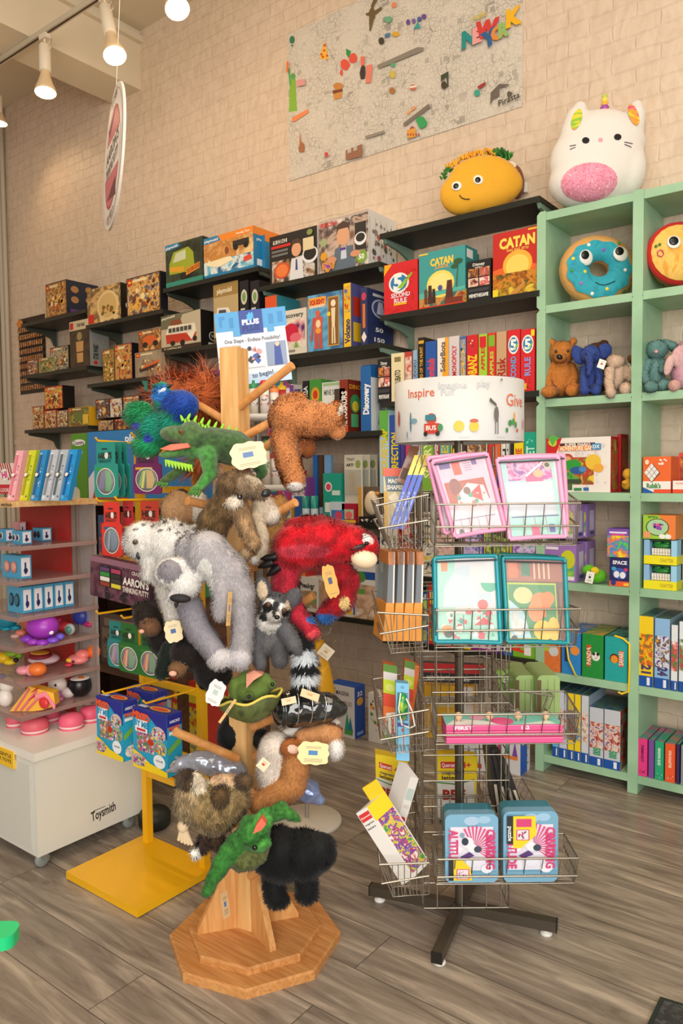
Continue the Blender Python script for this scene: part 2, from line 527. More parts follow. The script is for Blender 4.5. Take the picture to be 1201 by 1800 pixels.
X0, X1, Z0, Z1 = -3.052, -1.567, 3.095, 3.945
def pf(x, y):
    p = at(x, y, Y=WY - .006); return ((p.x - X0) / (X1 - X0), (p.z - Z0) / (Z1 - Z0))
def zz(x, y): return pf(480 + x / 2.502, y / 2.502)   # from the enlarged view of the map
b = MB(); b.box((0, -.004, 0), (X1 - X0, 0, Z1 - Z0), poster_mat())
I = []
def blob2(cx, cy, rx, ry, c, n=9, j=.25, rot=0):
    q = random.Random(int(cx * 7 + cy)); pts = []
    for k in range(n):
        a = 2 * PI * k / n; r = 1 + q.uniform(-j, j); x, y = rx * r * math.cos(a), ry * r * math.sin(a)
        pts.append(zz(cx + x * math.cos(rot) - y * math.sin(rot), cy + x * math.sin(rot) + y * math.cos(rot)))
    I.append(('p', pts[::-1], c))
def poly(c, *pts):
    pts = [zz(*p) for p in pts]
    a = sum(pts[i][0] * pts[(i + 1) % len(pts)][1] - pts[(i + 1) % len(pts)][0] * pts[i][1] for i in range(len(pts)))
    I.append(('p', pts if a > 0 else pts[::-1], c))
blob2(84, 175, 12, 18, '#3d7a5a', 12, .02); poly('#3d7a5a', (79, 196), (89, 196), (86, 206), (82, 206))
poly('#86b53c', (74, 345), (98, 340), (106, 488), (70, 492)); blob2(88, 335, 12, 15, '#5fa35b', 8, .1); poly('#5fa35b', (72, 375), (66, 300), (74, 300), (80, 370))
poly('#f0b43c', (226, 178), (204, 258), (246, 262)); [blob2(x, y, 5, 5, '#c83a28', 8, .05) for x, y in ((220, 250), (238, 245), (226, 222), (214, 240), (228, 200))]
blob2(318, 285, 21, 25, '#df5542', 10, .1); blob2(354, 256, 20, 22, '#df5542', 10, .12); blob2(302, 320, 7, 14, '#df5542', 8, .05); poly('#2f9048', (322, 214), (344, 226), (334, 256), (324, 240))
blob2(288, 380, 22, 16, '#c8823e', 10, .05); poly('#7a3d22', (264, 398), (308, 392), (306, 404), (264, 412)); poly('#cf8b43', (266, 414), (305, 404), (303, 430), (272, 440))
poly('#eb8a55', (84, 520), (155, 480), (160, 495), (90, 540)); poly('#c46a3c', (120, 575), (126, 640), (118, 640)); blob2(128, 652, 15, 22, '#a0623a', 8, .2)
poly('#eb9a5c', (588, 500), (630, 465), (632, 474), (592, 508))
blob2(438, 60, 15, 30, '#6d5a38', 9, .15); poly('#6d5a38', (425, 80), (448, 78), (432, 138), (426, 136)); poly('#6d5a38', (440, 55), (480, 30), (482, 42), (446, 72)); poly('#6d5a38', (430, 55), (410, 60), (412, 70), (432, 68)); poly('#6d5a38', (440, 40), (462, 0), (446, -6), (432, 30))
poly('#e7705c', (388, 250), (406, 250), (404, 300), (390, 300)); blob2(398, 322, 12, 32, '#3c3230', 8, .2); poly('#e57f6c', (414, 290), (440, 284), (434, 365), (410, 368))
poly('#3a9c9a', (620, 130), (640, 98), (654, 125)); [blob2(x, y, 10, 12, c, 8, .15) for x, y, c in ((597, 100, '#6c4a8a'), (622, 94, '#7a5fa0'), (647, 86, '#4a5e9a'), (667, 76, '#6c4a8a'))]
blob2(480, 183, 13, 16, '#454038', 9, .1); poly('#4a7894', (494, 152), (520, 146), (516, 166), (496, 168)); blob2(542, 152, 18, 11, '#d8a734', 8, .2)
blob2(510, 88, 22, 14, '#6fa884', 9, .2); blob2(536, 25, 12, 12, '#e48a5c', 8, .1); blob2(530, 285, 14, 14, '#55a878', 8, .2); blob2(530, 330, 13, 16, '#cdb84e', 8, .2); blob2(528, 400, 14, 14, '#a8703c', 8, .1)
poly('#8a8176', (462, 290), (640, 210), (668, 212), (664, 226), (468, 306)); poly('#8a8176', (410, 600), (495, 575), (495, 588), (412, 614))
poly('#3f4a36', (742, 335), (776, 316), (776, 385), (770, 386), (768, 340), (744, 362)); blob2(756, 378, 14, 18, '#453d2c', 8, .1)
blob2(902, 412, 14, 14, '#3fa08c', 8, .1); poly('#a03834', (902, 385), (938, 362), (940, 376), (914, 396))
poly('#6b6257', (960, 468), (962, 410), (1000, 372), (1048, 374), (1000, 392), (1000, 425), (972, 440)); blob2(1044, 415, 12, 14, '#5d554a', 8, .3)
blob2(660, 540, 24, 26, '#2f9e5a', 11, .3); poly('#7a7065', (578, 545), (688, 460), (698, 475), (580, 560)); blob2(618, 575, 13, 16, '#a8485a', 8, .2); poly('#dd9b3a', (594, 575), (632, 565), (632, 605), (598, 612)); [poly('#b53e2c', (596 + 12 * k, 590), (602 + 12 * k, 590), (602 + 12 * k, 600), (596 + 12 * k, 600)) for k in range(5)]
poly('#8f5e46', (325, 665), (398, 636), (400, 690), (326, 708)); poly('#b9b0a4', (334, 662), (350, 655), (350, 672), (334, 678)); poly('#b9b0a4', (360, 652), (376, 646), (376, 662), (360, 668)); blob2(240, 682, 9, 12, '#c8343c', 8, .3); blob2(622, 388, 15, 13, '#cf6a58', 9, .1); poly('#efe6da', (608, 384), (636, 380), (636, 388), (608, 392))
poly('#dc9a9a', (108, 358), (146, 350), (148, 378), (112, 384)); poly('#e4782f', (66, 275), (75, 275), (74, 320), (66, 322))
for s, x, y, hh, c in (('N', 868, 172, 62, '#1f8c8a'), ('E', 904, 158, 58, '#e9a09e'), ('W', 946, 132, 62, '#d23c3a'), ('Y', 956, 172, 58, '#2c5f94'), ('O', 995, 148, 50, '#e08a3c'), ('R', 1022, 136, 50, '#93b86a'), ('K', 1068, 78, 62, '#eeb51c')):
    p = zz(x, y); I.append(('t', p[0], p[1], hh / 2.502 / 1333 * 4.1 * .95 / (Z1 - Z0), s, c, {'N': 0, 'K': 0, 'W': -8, 'Y': 10}.get(s, 0), None, .07))
p = zz(1044, 440); I.append(('t', p[0], p[1], .034, 'Pirasta', '#2e2a26', 6, None, .01))
p = zz(916, 75); I.append(('t', p[0], p[1], .03, 'Hello', '#cdb84e', 4, None, .02))
b.art((0, -.004, 0), (X1 - X0, 0, 0), (0, 0, Z1 - Z0), I, .0004)
tag(b.build('city_map_poster', loc=(X0, WY - .001, Z0)), 'large black and white line drawn city map poster with coloured figures', 'poster')

# minifigure style chart on the wall at the far left
b = MB(); CW, CH = .40, .63; b.box((0, -.003, 0), (CW, 0, CH), M('#241a14'))
it = []
for r_ in range(9):
    for c_ in range(11):
        it.append(('r', .04 + c_ * .085, .05 + r_ * .095, .06, .062, PH(['#e0b060', '#b86a30', '#8a4a2a', '#e8d8b0'], 60, .5)))
it.append(('e', .15, .93, .12, .05, '#d8832c'))
b.art((0, -.003, 0), (CW, 0, 0), (0, 0, CH), it, .0004)
tag(b.build('wall_chart', loc=(-6.115, WY - .001, 2.04)), 'dark wall chart with rows of tiny toy figures under the far left shelves', 'poster')

# ------------------------------------------------------------------ track lights
TZ = 4.03
TY = at(0, 108, Z=TZ).y
b = MB(); b.box((-5.6, TY - .017, TZ - .012), (-1.6, TY + .017, TZ + .018), M('#cabfa8', .5)); b.box((-5.6, TY - .006, TZ - .0135), (-1.6, TY + .006, TZ - .012), M('#3a2c20'))
for x in (-2.1, -3.4):
    b.tube([(x, TY, TZ), (x, TY, CEIL)], .006, M('#d8ccb4'))
tag(b.build('light_track'), 'cream ceiling light track crossing under the beam', 'light track')
GLOW = M('#ffd9a0', .5, emit=11.0); LWH = M('#e9dcc6', .4)
def lamp(px, label, rim, tilt, power=30, aim=None):
    """track lamp: connector, tilted socket can and reflector bulb"""
    top = at(px[0], px[1], Y=TY); top.z = TZ - .012
    t = thing('track_lamp', label, 'spotlight', top, 0, 'warm track lamps on the ceiling track')
    b = MB(); b.box((-.035, -.017, -.028), (.035, .017, 0), LWH); b.tube([(0, 0, -.02), (0, 0, -.06)], .008, LWH); b.build('connector', t)
    ax = (rim - top - Vector((0, 0, -.06))); L = ax.length; ax.normalize(); o = Vector((0, 0, -.06))
    b = MB(); b.lathe([(0, 0), (.028, 0), (.035, .012), (.035, L * .55), (.030, L * .57), (0, L * .57)], LWH, 20, tuple(o), axis=ax); b.build('socket_can', t)
    b = MB(); b.tube([o + Vector((.02, 0, -.02)), o + Vector((.07, 0, .01)), o + Vector((.075, 0, -.035)), o + Vector((.03, 0, -.05))], .003, LWH, 6); b.build('cord', t)
    b = MB(); b.lathe([(.024, L * .57), (.030, L * .64), (.044, L * .8), (.060, L * .93), (.063, L * .97), (.061, L)], M('#e3c7a0', .35), 24, tuple(o), axis=ax)
    bl = b.build('reflector_bulb', t)
    b = MB(); b.lathe([(.061, L), (.045, L + .008), (.02, L + .013), (0, L + .014)], GLOW, 24, tuple(o), axis=ax); b.build('bulb_face', bl)
    p = top + o + ax * (L + .03)
    pl = bpy.data.lights.new('lamp_spill', 'POINT'); pl.energy = 7; pl.color = (1, .74, .45); pl.shadow_soft_size = .06; po = bpy.data.objects.new('lamp_spill', pl); col.objects.link(po); po.location = p  # extra point light added under the bulb to brighten ceiling and beam
    spot('lamp_light', p, p + (aim or ax), power, (1.0, .74, .45), math.radians(125), 1, .06)
DL = 4.25
r1 = at(80, 163, Y=TY - .03); lamp((78, 60), 'warm track lamp at left of the ceiling track, pointing straight down', r1, 0)
r2 = at(202, 98, Y=TY - .05); lamp((184, -12), 'warm track lamp just above the round hanging sign', r2, 0)
r3 = at(312, 16, Y=TY - .05); lamp((292, -80), 'warm track lamp cut off by the top edge of the photo', r3, 0)
r4 = at(-2, 222, Y=3.1)
lamp4 = thing('track_lamp', 'small distant lamp glowing at the left edge', 'spotlight', r4 + Vector((0, 0, .22)))
b = MB(); b.tube([(0, 0, 0), (0, 0, -.12)], .03, LWH, 14); b.build('socket_can', lamp4)
b = MB(); b.lathe([(.03, -.12), (.06, -.2)], M('#e3c7a0', .35), 20); b.build('reflector_bulb', lamp4)
b = MB(); b.lathe([(.06, -.2), (.03, -.21), (0, -.212)], GLOW, 20); b.build('bulb_face', lamp4)
spot('lamp_light', r4 + Vector((0, 0, -.03)), r4 + Vector((.4, .2, -1)), 9, (1.0, .70, .4), math.radians(140), 1, .05)

# ------------------------------------------------------------------ round hanging sign
sc = at(200, 278, D=2.55); R_ = .232
t = thing('hanging_sign', 'round white and pink shop sign hanging edge-on from the ceiling', 'sign', sc)
b = MB()
n = 56
ring = [(R_ * math.cos(2 * PI * k / n), R_ * math.sin(2 * PI * k / n)) for k in range(n)]
b.prism(ring, -.004, .004, M('#e9e0d4', .5), 1)
def sgn(b, O, U, W):
    b.art(O, U, W, [('e', .5, .5, .47, .47, '#d8b9ae'), ('e', .5, .5, .455, .455, '#efe5da'), ('e', .5, .5, .36, .36, '#b8404e'), ('e', .5, .5, .34, .34, '#d4707a'), ('p', [(.14, .44), (.86, .36), (.88, .6), (.14, .68)], '#f2e9df'),
        ('p', [(.3, .25), (.75, .16), (.7, .3)], '#6a2f3c'), ('p', [(.25, .78), (.62, .84), (.3, .72)], '#8a3442'),
        ('t', .5, .575, .085, "AARON'S", '#3a3236', 0, .62), ('t', .5, .46, .075, 'THINKING PUTTY', '#6a5a5c', 0, .6), ('t', .5, .92, .05, 'TRY IT HERE', '#6e5b55', 0, .3), ('t', .5, .085, .05, 'YOU FEEL IT', '#6e5b55', 0, .32)])
sgn(b, (-R_, -.004, -R_), (2 * R_, 0, 0), (0, 0, 2 * R_)); sgn(b, (R_, .004, -R_), (-2 * R_, 0, 0), (0, 0, 2 * R_))
d_ = b.build('sign_disc', t)
b = MB(); b.tube([(0, 0, R_ - .004), (0, 0, CEIL - sc.z)], .0012, M('#e6dccb'), 6); b.build('string', t)
# the disc is turned so that it is seen nearly edge on
v = (sc - CAM); va = math.atan2(v.y, v.x)
t.rotation_euler = (math.radians(3.5), 0, va + math.radians(8.5))

# ------------------------------------------------------------------ boxes on the black shelves
WARM = ['#c98a3c', '#7a4520', '#e8b868', '#4a2c18', '#d06a28']
SW = ['#3a2a1a', '#a87038', '#e6c080', '#8c3a1c']
def pic(x, y, w, h, pal, s=22, **k): return ('r', x, y, w, h, PH(pal, s, .3, **k))
def lego(pal, s=26, title='', logo='#c8201c'):
    a = [pic(.03, .03, .94, .94, pal, s), ('r', .04, .8, .13, .16, logo), ('r', .065, .85, .08, .06, '#f2c42a'), ('r', .2, .86, .4, .07, '#e8d6a8'), ('c', .1, .12, .8, .6, 26, ['#e8b04a', '#b85a22', '#5a3418', '#f0dca0', '#8a4a20'], .09)]
    if title: a.append(('t', .42, .895, .07, title, '#3a2010', 0, .34))
    return a


def wb(sh, xl, xr, yt, d, base, side, art, label, name='game_box', catg='box', grp=None, zb=None, off=.012, sideart=None, topc=None):
    yf = FY + off
    z0 = SH[sh][2] + .001 if zb is None else zb
    A = at(xl, yt, Y=yf); Bq = at(xr, yt, Y=yf)
    D_ = {'f': art or []}
    if sideart: D_['r'] = sideart
    return carton(name, label, catg, (A.x, yf, z0), Bq.x - A.x - .002, min(d, WY - yf - .02), max(.02, A.z - z0), base, D_, group=grp, side=side, top=topc)


G5 = [('p', [(0, .78), (.02, .99), (.25, .99)], '#f2b21c'), ('e', .45, .6, .30, .2, '#f3efe8'), ('e', .45, .6, .25, .165, '#2b7fb4'), ('t', .42, .62, .30, '5', '#f4f4f2', 0, None, .05), ('p', [(.4, .5), (.55, .48), (.86, .74), (.8, .76)], '#8dc63f'),
      ('t', .5, .36, .085, 'SECOND', '#e9e4f0', 0, .56, .03), ('t', .5, .25, .085, 'RULE', '#e9e4f0', 0, .38, .03), ('r', .3, .16, .38, .045, '#f2b21c'), ('c', .55, .2, .42, .7, 40, ['#b3161c', '#a31218'], .02), ('c', .03, .03, .94, .12, 26, ['#b3161c'], .02)]
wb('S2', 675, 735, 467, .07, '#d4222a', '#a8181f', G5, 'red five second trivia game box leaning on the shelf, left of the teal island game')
CJ = [pic(0, .0, 1, .22, ['#8c3f2c', '#d89a4a', '#3f6f6a'], 24), ('r', 0, .22, 1, .78, '#3f9c9c'), ('e', .47, .40, .30, .24, '#f7dc6a'), ('e', .47, .40, .24, .19, '#fbe68c'), ('p', [(0, .18), (1, .24), (1, .3), (0, .28)], '#58b6a8'),
      ('t', .5, .80, .12, 'CATAN', '#f6cf45', 0, .5, .05), ('t', .5, .70, .055, 'JUNIOR', '#e9a83c', 0, .3), ('r', .0, .955, .2, .03, '#f0c23a'),
      ('p', [(.80, .3), (.83, .3), (.86, .7), (.84, .7)], '#4a5f40'), ('e', .85, .74, .1, .05, '#2f5a3c'), ('e', .78, .66, .08, .04, '#2f5a3c'), ('p', [(.2, .08), (.3, .08), (.28, .4), (.21, .4)], '#4a2a22'), ('p', [(.12, .08), (.19, .08), (.18, .34), (.12, .34)], '#6a3a28'), ('p', [(.58, .1), (.75, .1), (.72, .44), (.62, .44)], '#5a2f26'), ('p', [(.3, .08), (.37, .08), (.36, .33), (.3, .33)], '#3a2422'), ('e', .47, .33, .05, .05, '#4a5a9a'), ('r', .57, .03, .38, .1, '#7a3324'), ('r', 0, 0, 1, .03, '#c83a28')]
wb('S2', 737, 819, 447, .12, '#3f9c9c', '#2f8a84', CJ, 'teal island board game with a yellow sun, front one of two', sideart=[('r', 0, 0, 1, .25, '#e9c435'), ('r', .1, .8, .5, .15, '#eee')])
wb('S2', 775, 826, 450, .10, '#2f8f7a', '#2c8674', [], 'teal island board game mostly hidden behind its twin', off=.14)
MEM = [('t', .5, .9, .07, 'Disney', '#f0efe8', 0, .5), ('t', .5, .82, .04, 'FAMILY', '#e0dfd8', 0, .3)] + [pic(.06 + .47 * (i % 2), .36 + .235 * (i // 2), .42, .21, [('#d86a5a', '#f2d2b8', '#7a2a2a'), ('#e8b0a0', '#c83c3c', '#f6ece0'), ('#e09048', '#5a2c1c', '#f3c890'), ('#d8b890', '#b03028', '#f0e0d0')][i], 30) for i in range(4)] + [('t', .5, .13, .085, 'MEMETHEGAME', '#f2f2ee', 0, .8, .03), ('r', .08, .22, .84, .08, '#3c3c44')]
wb('S2', 821, 864, 461, .07, '#1d1c20', '#141316', MEM, 'black party game box with four picture squares between two island games')
CA = [pic(0, 0, 1, .34, ['#6a7a2c', '#c8a02c', '#8a5a20', '#e0c040'], 18), ('r', 0, .30, 1, .7, '#c3281f'), ('p', [(0, .30), (1, .30), (1, .42), (.6, .5), (0, .42)], '#e4672a'), ('e', .56, .47, .33, .22, '#f2b03a'), ('e', .56, .45, .26, .17, '#f8d262'), ('r', 0, .13, 1, .22, PH(['#7a6a22', '#d8902c', '#a85a20', '#4f5a24'], 30, .3)), ('p', [(.35, 0), (.55, 0), (.75, .16), (.62, .24), (.66, .16)], '#c88a3c'), ('t', .55, .82, .15, 'CATAN', '#f8dc5a', 0, .8, .05), ('t', .56, .70, .035, 'TRADE  BUILD  SETTLE', '#f3cf60', 0, .5), ('r', 0, 0, .12, .12, '#f0d02c'), ('r', .8, .955, .2, .025, '#f3c23a')]
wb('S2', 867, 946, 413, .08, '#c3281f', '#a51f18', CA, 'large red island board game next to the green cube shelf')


def spine(sh, xl, xr, yt, base, txt, tc, label, extra=(), d=.26, h=.42, cy=.5, tw=.6, name='game_box', grp=None, off=.012, zb=None, size=None):
    a = list(extra)
    if txt:
        w = at(xr, yt, Y=FY).x - at(xl, yt, Y=FY).x; A = at(xl, yt, Y=FY + off); hh = A.z - (SH[sh][2] if zb is None else zb)
        s = (w * h) / hh
        a.append(('t', .5, cy, s, txt, tc, 90, tw, .03))
    return wb(sh, xl, xr, yt, d, base, None, a, label, name, 'box', grp, off=off, zb=zb)


GS = 'board games standing spine out'
spine('S3', 664, 687, 632, '#1d1c20', '', '#fff', 'black party game with picture squares, beside the cream spine', MEM, d=.07)
spine('S3', 688, 711, 622, '#e9dcb0', 'RUBATO', '#4a3a20', 'cream game spine with a red square at its foot', [('r', .25, .08, .5, .14, '#c03a2a'), ('r', .25, .82, .5, .1, '#8a7a50')], tw=.3)
spine('S3', 712, 725, 619, '#b8453a', '', '#fff', 'narrow red and white picture spine right of the cream one', [pic(.05, .1, .9, .8, ['#c8564a', '#e9d8c8', '#8a2a2a'], 30)])
spine('S3', 726, 734, 616, '#8fb6cf', 'CATUDOKU', '#3c5a78', 'very narrow pale blue game spine', h=.6)
spine('S3', 735, 747, 594, '#241a14', 'MASTERS OF THE HUNT', '#d9a63c', 'black game spine with gold lettering', [('r', .1, .9, .8, .05, '#d9a63c')], tw=.7)
spine('S3', 748, 768, 601, '#2458a8', 'Rummikub', '#e8474a', 'blue tile game spine with red lettering', [('r', .1, 0, .8, .3, '#4a90d0')], tw=.5, cy=.45, h=.6)
spine('S3', 769, 789, 595, '#efe9df', 'SolarBots', '#6a5a50', 'white and orange robot kit spine', [('p', [(.7, 1), (1, 1), (1, 0), (.3, 0)], '#f0a82c'), pic(.1, .05, .8, .25, ['#5a3a2a', '#e0902c', '#2a2422'], 40)], cy=.68, tw=.5)
spine('S3', 790, 808, 592, '#d9cfd0', 'MONOPOLY', '#c8283a', 'pale grey and pink property game spine', [('r', .1, 0, .8, .3, '#a9a0a8')], tw=.5, cy=.6)
spine('S3', 809, 820, 592, '#4a6aa0', 'GO', '#e8c04a', 'narrow blue picture spine left of the red guessing game', [pic(.05, .05, .9, .9, ['#3a4a6a', '#c8a878', '#7a9ac0', '#2a2430'], 40)])
spine('S3', 821, 841, 590, '#d3232b', 'HEDBANZ', '#f6d21e', 'red guessing game spine with yellow lettering', [('c', .05, .75, .9, .2, 10, ['#f3c0a0', '#8a3a20'], .1)], h=.75, tw=.55, cy=.4)
spine('S3', 842, 857, 588, '#a8cf3a', 'APPLES', '#d3232b', 'lime green word game spine', [('r', .1, .78, .8, .18, '#d3232b')], tw=.4, cy=.6)
spine('S3', 858, 872, 586, '#d8352a', 'APPLES', '#b9d94a', 'red word game spine right of the lime one', [('r', .1, .78, .8, .18, '#7ab52c')], tw=.4)
spine('S3', 873, 891, 584, '#c9a27a', 'Risk', '#a8281c', 'tan strategy game spine with red lettering', [('r', .05, .0, .9, .12, '#a8281c')], h=.8, tw=.32, cy=.42)
F5 = [('e', .5, .76, .42, .15, '#f0efe8'), ('e', .5, .76, .34, .12, '#2b7fb4'), ('t', .5, .76, .16, '5', '#f4f4f2', 0, None, .04), ('p', [(.4, .66), (.9, .8), (.85, .74)], '#8dc63f'), ('r', .15, .03, .3, .1, '#f2b21c')]
spine('S3', 892, 915, 581, '#d4222a', 'SECOND', '#5aa0d8', 'red five second game spine, left one of the pair', F5, h=.4, tw=.45, cy=.35)
spine('S3', 916, 941, 580, '#d4222a', 'RULE', '#8a9ae0', 'red five second game spine with yellow corner tabs, next to the green shelf', F5 + [('c', .1, .02, .8, .2, 30, ['#8a1216'], .04), ('r', .75, .88, .25, .1, '#f2d21c')], h=.4, tw=.3, cy=.4)

# fourth row, around the drum and spinner
S4 = [(667, 684, 722, '#b9d8ea', 'MOUSETRAP', '#f4d40c', 'pale blue game spine with bold yellow lettering', [('p', [(0, 1), (0, .75), (.9, .62), (1, 1)], '#63b04a')]),
      (685, 703, 730, '#2c4fa0', 'PERFECTION', '#f4d40c', 'blue game spine with bold yellow lettering', []), (704, 712, 735, '#4a3a8a', '', '#fff', 'narrow violet game spine right of the lettered blue one', []),
      (713, 722, 740, '#c83c6a', '', '#fff', 'narrow crimson game spine left of the sky blue one', []), (723, 741, 742, '#3a9ac8', 'CLUE', '#e8f0f4', 'sky blue game spine left of the leaf green one', [pic(0, .6, 1, .4, ['#d84a6a', '#3a9ac8', '#f0e0c0'], 40)]),
      (742, 762, 748, '#7fb53c', 'SORRY', '#e8f0a0', 'leaf green game spine left of the spinner pole', []), (763, 772, 750, '#c8364a', 'SOS', '#f4efe8', 'red and white letter game spine', []),
      (773, 792, 752, '#4fa3a8', 'GAMES', '#d8c84a', 'teal game spine with lime letters', []), (793, 803, 750, '#f0d428', 'IQ', '#2a2a2a', 'yellow game spine beside the pole', []), (804, 820, 745, '#3a3432', '', '#fff', 'dark game spine behind the pole', []),
      (821, 858, 770, '#b0784a', '', '#fff', 'brown picture game box behind the pink bags', [pic(.05, .05, .9, .9, ['#c88a5a', '#5a3420', '#e8c8a0', '#8a4a2a'], 20)]), (859, 869, 768, '#d8302c', '', '#fff', 'bright red game spine right of the brown picture box', []),
      (870, 881, 768, '#e8642c', '', '#fff', 'orange red game spine with violet lettering', [('r', .2, .1, .5, .5, '#4a3a8a')]), (882, 896, 766, '#e9e9e4', 'RUSH', '#1a1a1a', 'white game spine with heavy black letters', []),
      (897, 903, 766, '#2a2a2c', '', '#fff', 'black sliver of a game spine', []), (904, 921, 765, '#f2d81c', 'BEREADIE', '#d8302c', 'yellow game spine with red lettering', []), (922, 944, 760, '#14a085', 'GOBBLET', '#c8f0e0', 'emerald game spine next to the green cube shelf', [('c', .1, .6, .8, .35, 6, ['#6fd8c0'], .1)])]
for a in S4: spine('S4', a[0], a[1], a[2], a[3], a[4], a[5], a[6], a[7], h=.62, tw=.55, zb=(1.245))
S5 = [(668, 700, 905, '#e9e6df', ['#2a2a2a', '#e9e6df', '#c8a02c'], 'white animal picture box behind the blue wands'), (701, 735, 905, '#c8302c', ['#2a1a18', '#c8302c', '#e9e6df', '#2a2a2a'], 'red and black picture game'),
      (736, 766, 900, '#e3e0d8', ['#1f1f20', '#e3e0d8', '#e0c02c'], 'black and white animals picture box with red edge'), (767, 800, 905, '#d8c8c0', ['#b05a5a', '#e8d0c8', '#7a3a3a'], 'rose coloured picture game behind the left pink bag'), (801, 850, 905, '#6a4ab0', ['#4a5ac8', '#d8c8f0', '#c84a8a'], 'violet picture game behind the pink bag'),
      (851, 900, 905, '#c8c83a', ['#e8e04a', '#3a8a4a', '#d85a2a'], 'yellow green picture game left of the purple one'), (901, 944, 912, '#8a5ab8', ['#8a5ab8', '#e0d0f0', '#3aa0a8'], 'purple picture game next to the green cube shelf')]
for a in S5: wb('S5', a[0], a[1], a[2], .2, a[3], None, [pic(.04, .04, .92, .92, a[4], 30), ('r', .08, .8, .6, .12, a[3])], a[5])
S6 = [(668, 690, 1042, '#1c5fae', '#e8c82c', 'Disney', 'blue picture box under the orange wands'), (691, 712, 1042, '#1f6ab8', '#8ad0f0', '', 'blue box beside the wands'), (713, 735, 1040, '#2a9ad0', '#f0f0f0', '', 'sky blue box left of the teal bag'), (736, 752, 1040, '#1a4f9c', '#a8d84a', 'CLUE', 'dark blue box with lime letters'),
      (753, 800, 1020, '#d8302c', '#f2d21c', '', 'red and yellow box behind the teal bag'), (801, 828, 1030, '#f2d21c', '#2a8ac8', '', 'yellow and sky blue box behind the teal bag'), (829, 870, 1035, '#8a1a8a', '#f0c0e0', '', 'magenta box with pale figures'), (871, 884, 1035, '#5a1a7a', '#e0c0f0', '', 'deep purple game spine beside the magenta box'),
      (885, 901, 1030, '#2a6ab8', '#f0f0e8', 'BINGO', 'mid blue box beside the lime one')]
for a in S6: wb('S6', a[0], a[1], a[2], .22, a[3], None, [pic(.06, .35, .88, .5, [a[3], a[4], '#e8dcc8'], 34), ('r', .06, .05, .88, .2, a[4])] + ([('t', .5, .92, .08, a[5], '#f4f4f0', 0, .8)] if a[5] else []), a[6])
wb('S6', 902, 943, 1062, .2, '#7ab82c', '#e0702c', [('t', .35, .5, .28, 'HIPPOS', '#e8382c', 82, .8, .05), ('r', .5, .05, .3, .2, '#eee'), pic(.55, .4, .4, .5, ['#7ab82c', '#b8e04a', '#f0f0e0'], 24)], 'lime green box with big red lettering right of the teal bags')

# ---- science kits
NYE = [('r', 0, 0, 1, 1, '#1d1a1a'), pic(.05, .02, .9, .45, ['#2a2422', '#8a6a4a', '#d8d0c8', '#4a3a34'], 14), ('p', [(.42, .0), (.72, .0), (.7, .45), (.47, .45)], '#d5d8dc'), ('p', [(.55, .2), (.6, .2), (.59, .42), (.56, .42)], '#3a4a8a'), ('e', .575, .62, .1, .14, '#d8a07c'), ('p', [(.47, .68), (.49, .82), (.6, .84), (.68, .78), (.68, .66), (.64, .74), (.5, .74)], '#4a342a'), ('r', .08, .82, .3, .08, '#e9e4d8'), ('r', .04, .73, .42, .055, '#c8281f'), ('r', .05, .64, .35, .05, '#6a6a6a'), ('r', .05, .56, .35, .05, '#6a6a6a'),
       ('e', .27, .25, .17, .17, '#c8502c'), ('e', .27, .25, .13, .13, '#e07a3c'), ('e', .86, .45, .16, .17, '#dfe3e6'), ('e', .86, .47, .13, .13, '#1d1a1a'), ('r', .72, .55, .22, .25, '#d8c8a0'), ('e', .86, .9, .06, .06, '#7a8a4a')]
wb('M1', 474, 558, 418, .10, '#1d1a1a', '#c9c6c0', NYE + [('t', .23, .86, .07, 'VR SCIENCE', '#3a3230', 0, .28, .03)], 'black science kit box with a man holding an orange model brain')
NY2 = [('r', 0, 0, 1, 1, '#b8a89c'), pic(0, 0, 1, .95, ['#7a5a4a', '#c8b0a0', '#4a3a3a', '#d8d0c8'], 10), ('p', [(.25, 0), (.75, 0), (.7, .42), (.34, .42)], '#5a6a7a'), ('p', [(.45, .2), (.57, .2), (.56, .42), (.46, .42)], '#c5cfe0'), ('e', .5, .62, .13, .16, '#d8a07c'), ('p', [(.36, .66), (.38, .84), (.5, .9), (.62, .84), (.64, .66), (.6, .76), (.4, .76)], '#4a342a'), ('p', [(.44, .36), (.56, .36), (.55, .41), (.45, .41)], '#5a3a8a'), ('t', .2, .9, .075, 'VR SPACE LAB', '#c8281f', 0, .36, .04), ('r', .74, .3, .22, .5, '#2a2626'), ('e', .85, .5, .12, .12, '#e3e6ea'), ('e', .85, .52, .09, .08, '#2a2626'), ('e', .87, .17, .11, .12, '#7aa03c'), ('t', .87, .17, .09, '50', '#f4f4ee', 0, None, .03), ('e', .1, .32, .07, .08, '#d89a2c'), ('e', .1, .58, .07, .08, '#9aa878'), ('e', .2, .15, .14, .14, PH(['#8a3aa0', '#e0a02c', '#3a2a4a'], 40)), ('e', .75, .25, .1, .06, '#d09070'), ('e', .27, .22, .1, .06, '#d09070')]
wb('M1', 561, 648, 390, .26, '#cfc4ba', '#e2e0dc', NY2, 'white science kit box with a man in a bow tie, beside the top shelf', sideart=[('c', .06, .1, .88, .75, 26, ['#5a5654', '#b05a5a', '#8a8684', '#3a3634'], .07)] + [('r', .05 + .19 * i, .08, .008, .8, '#8a8684') for i in range(6)])
wb('M2', 466, 487, 522, .2, '#d8552a', '#2f8a9a', [('t', .5, .5, .3, 'M', '#3a1a10', 90)], 'orange box half hidden behind the blue puzzle toy sign')
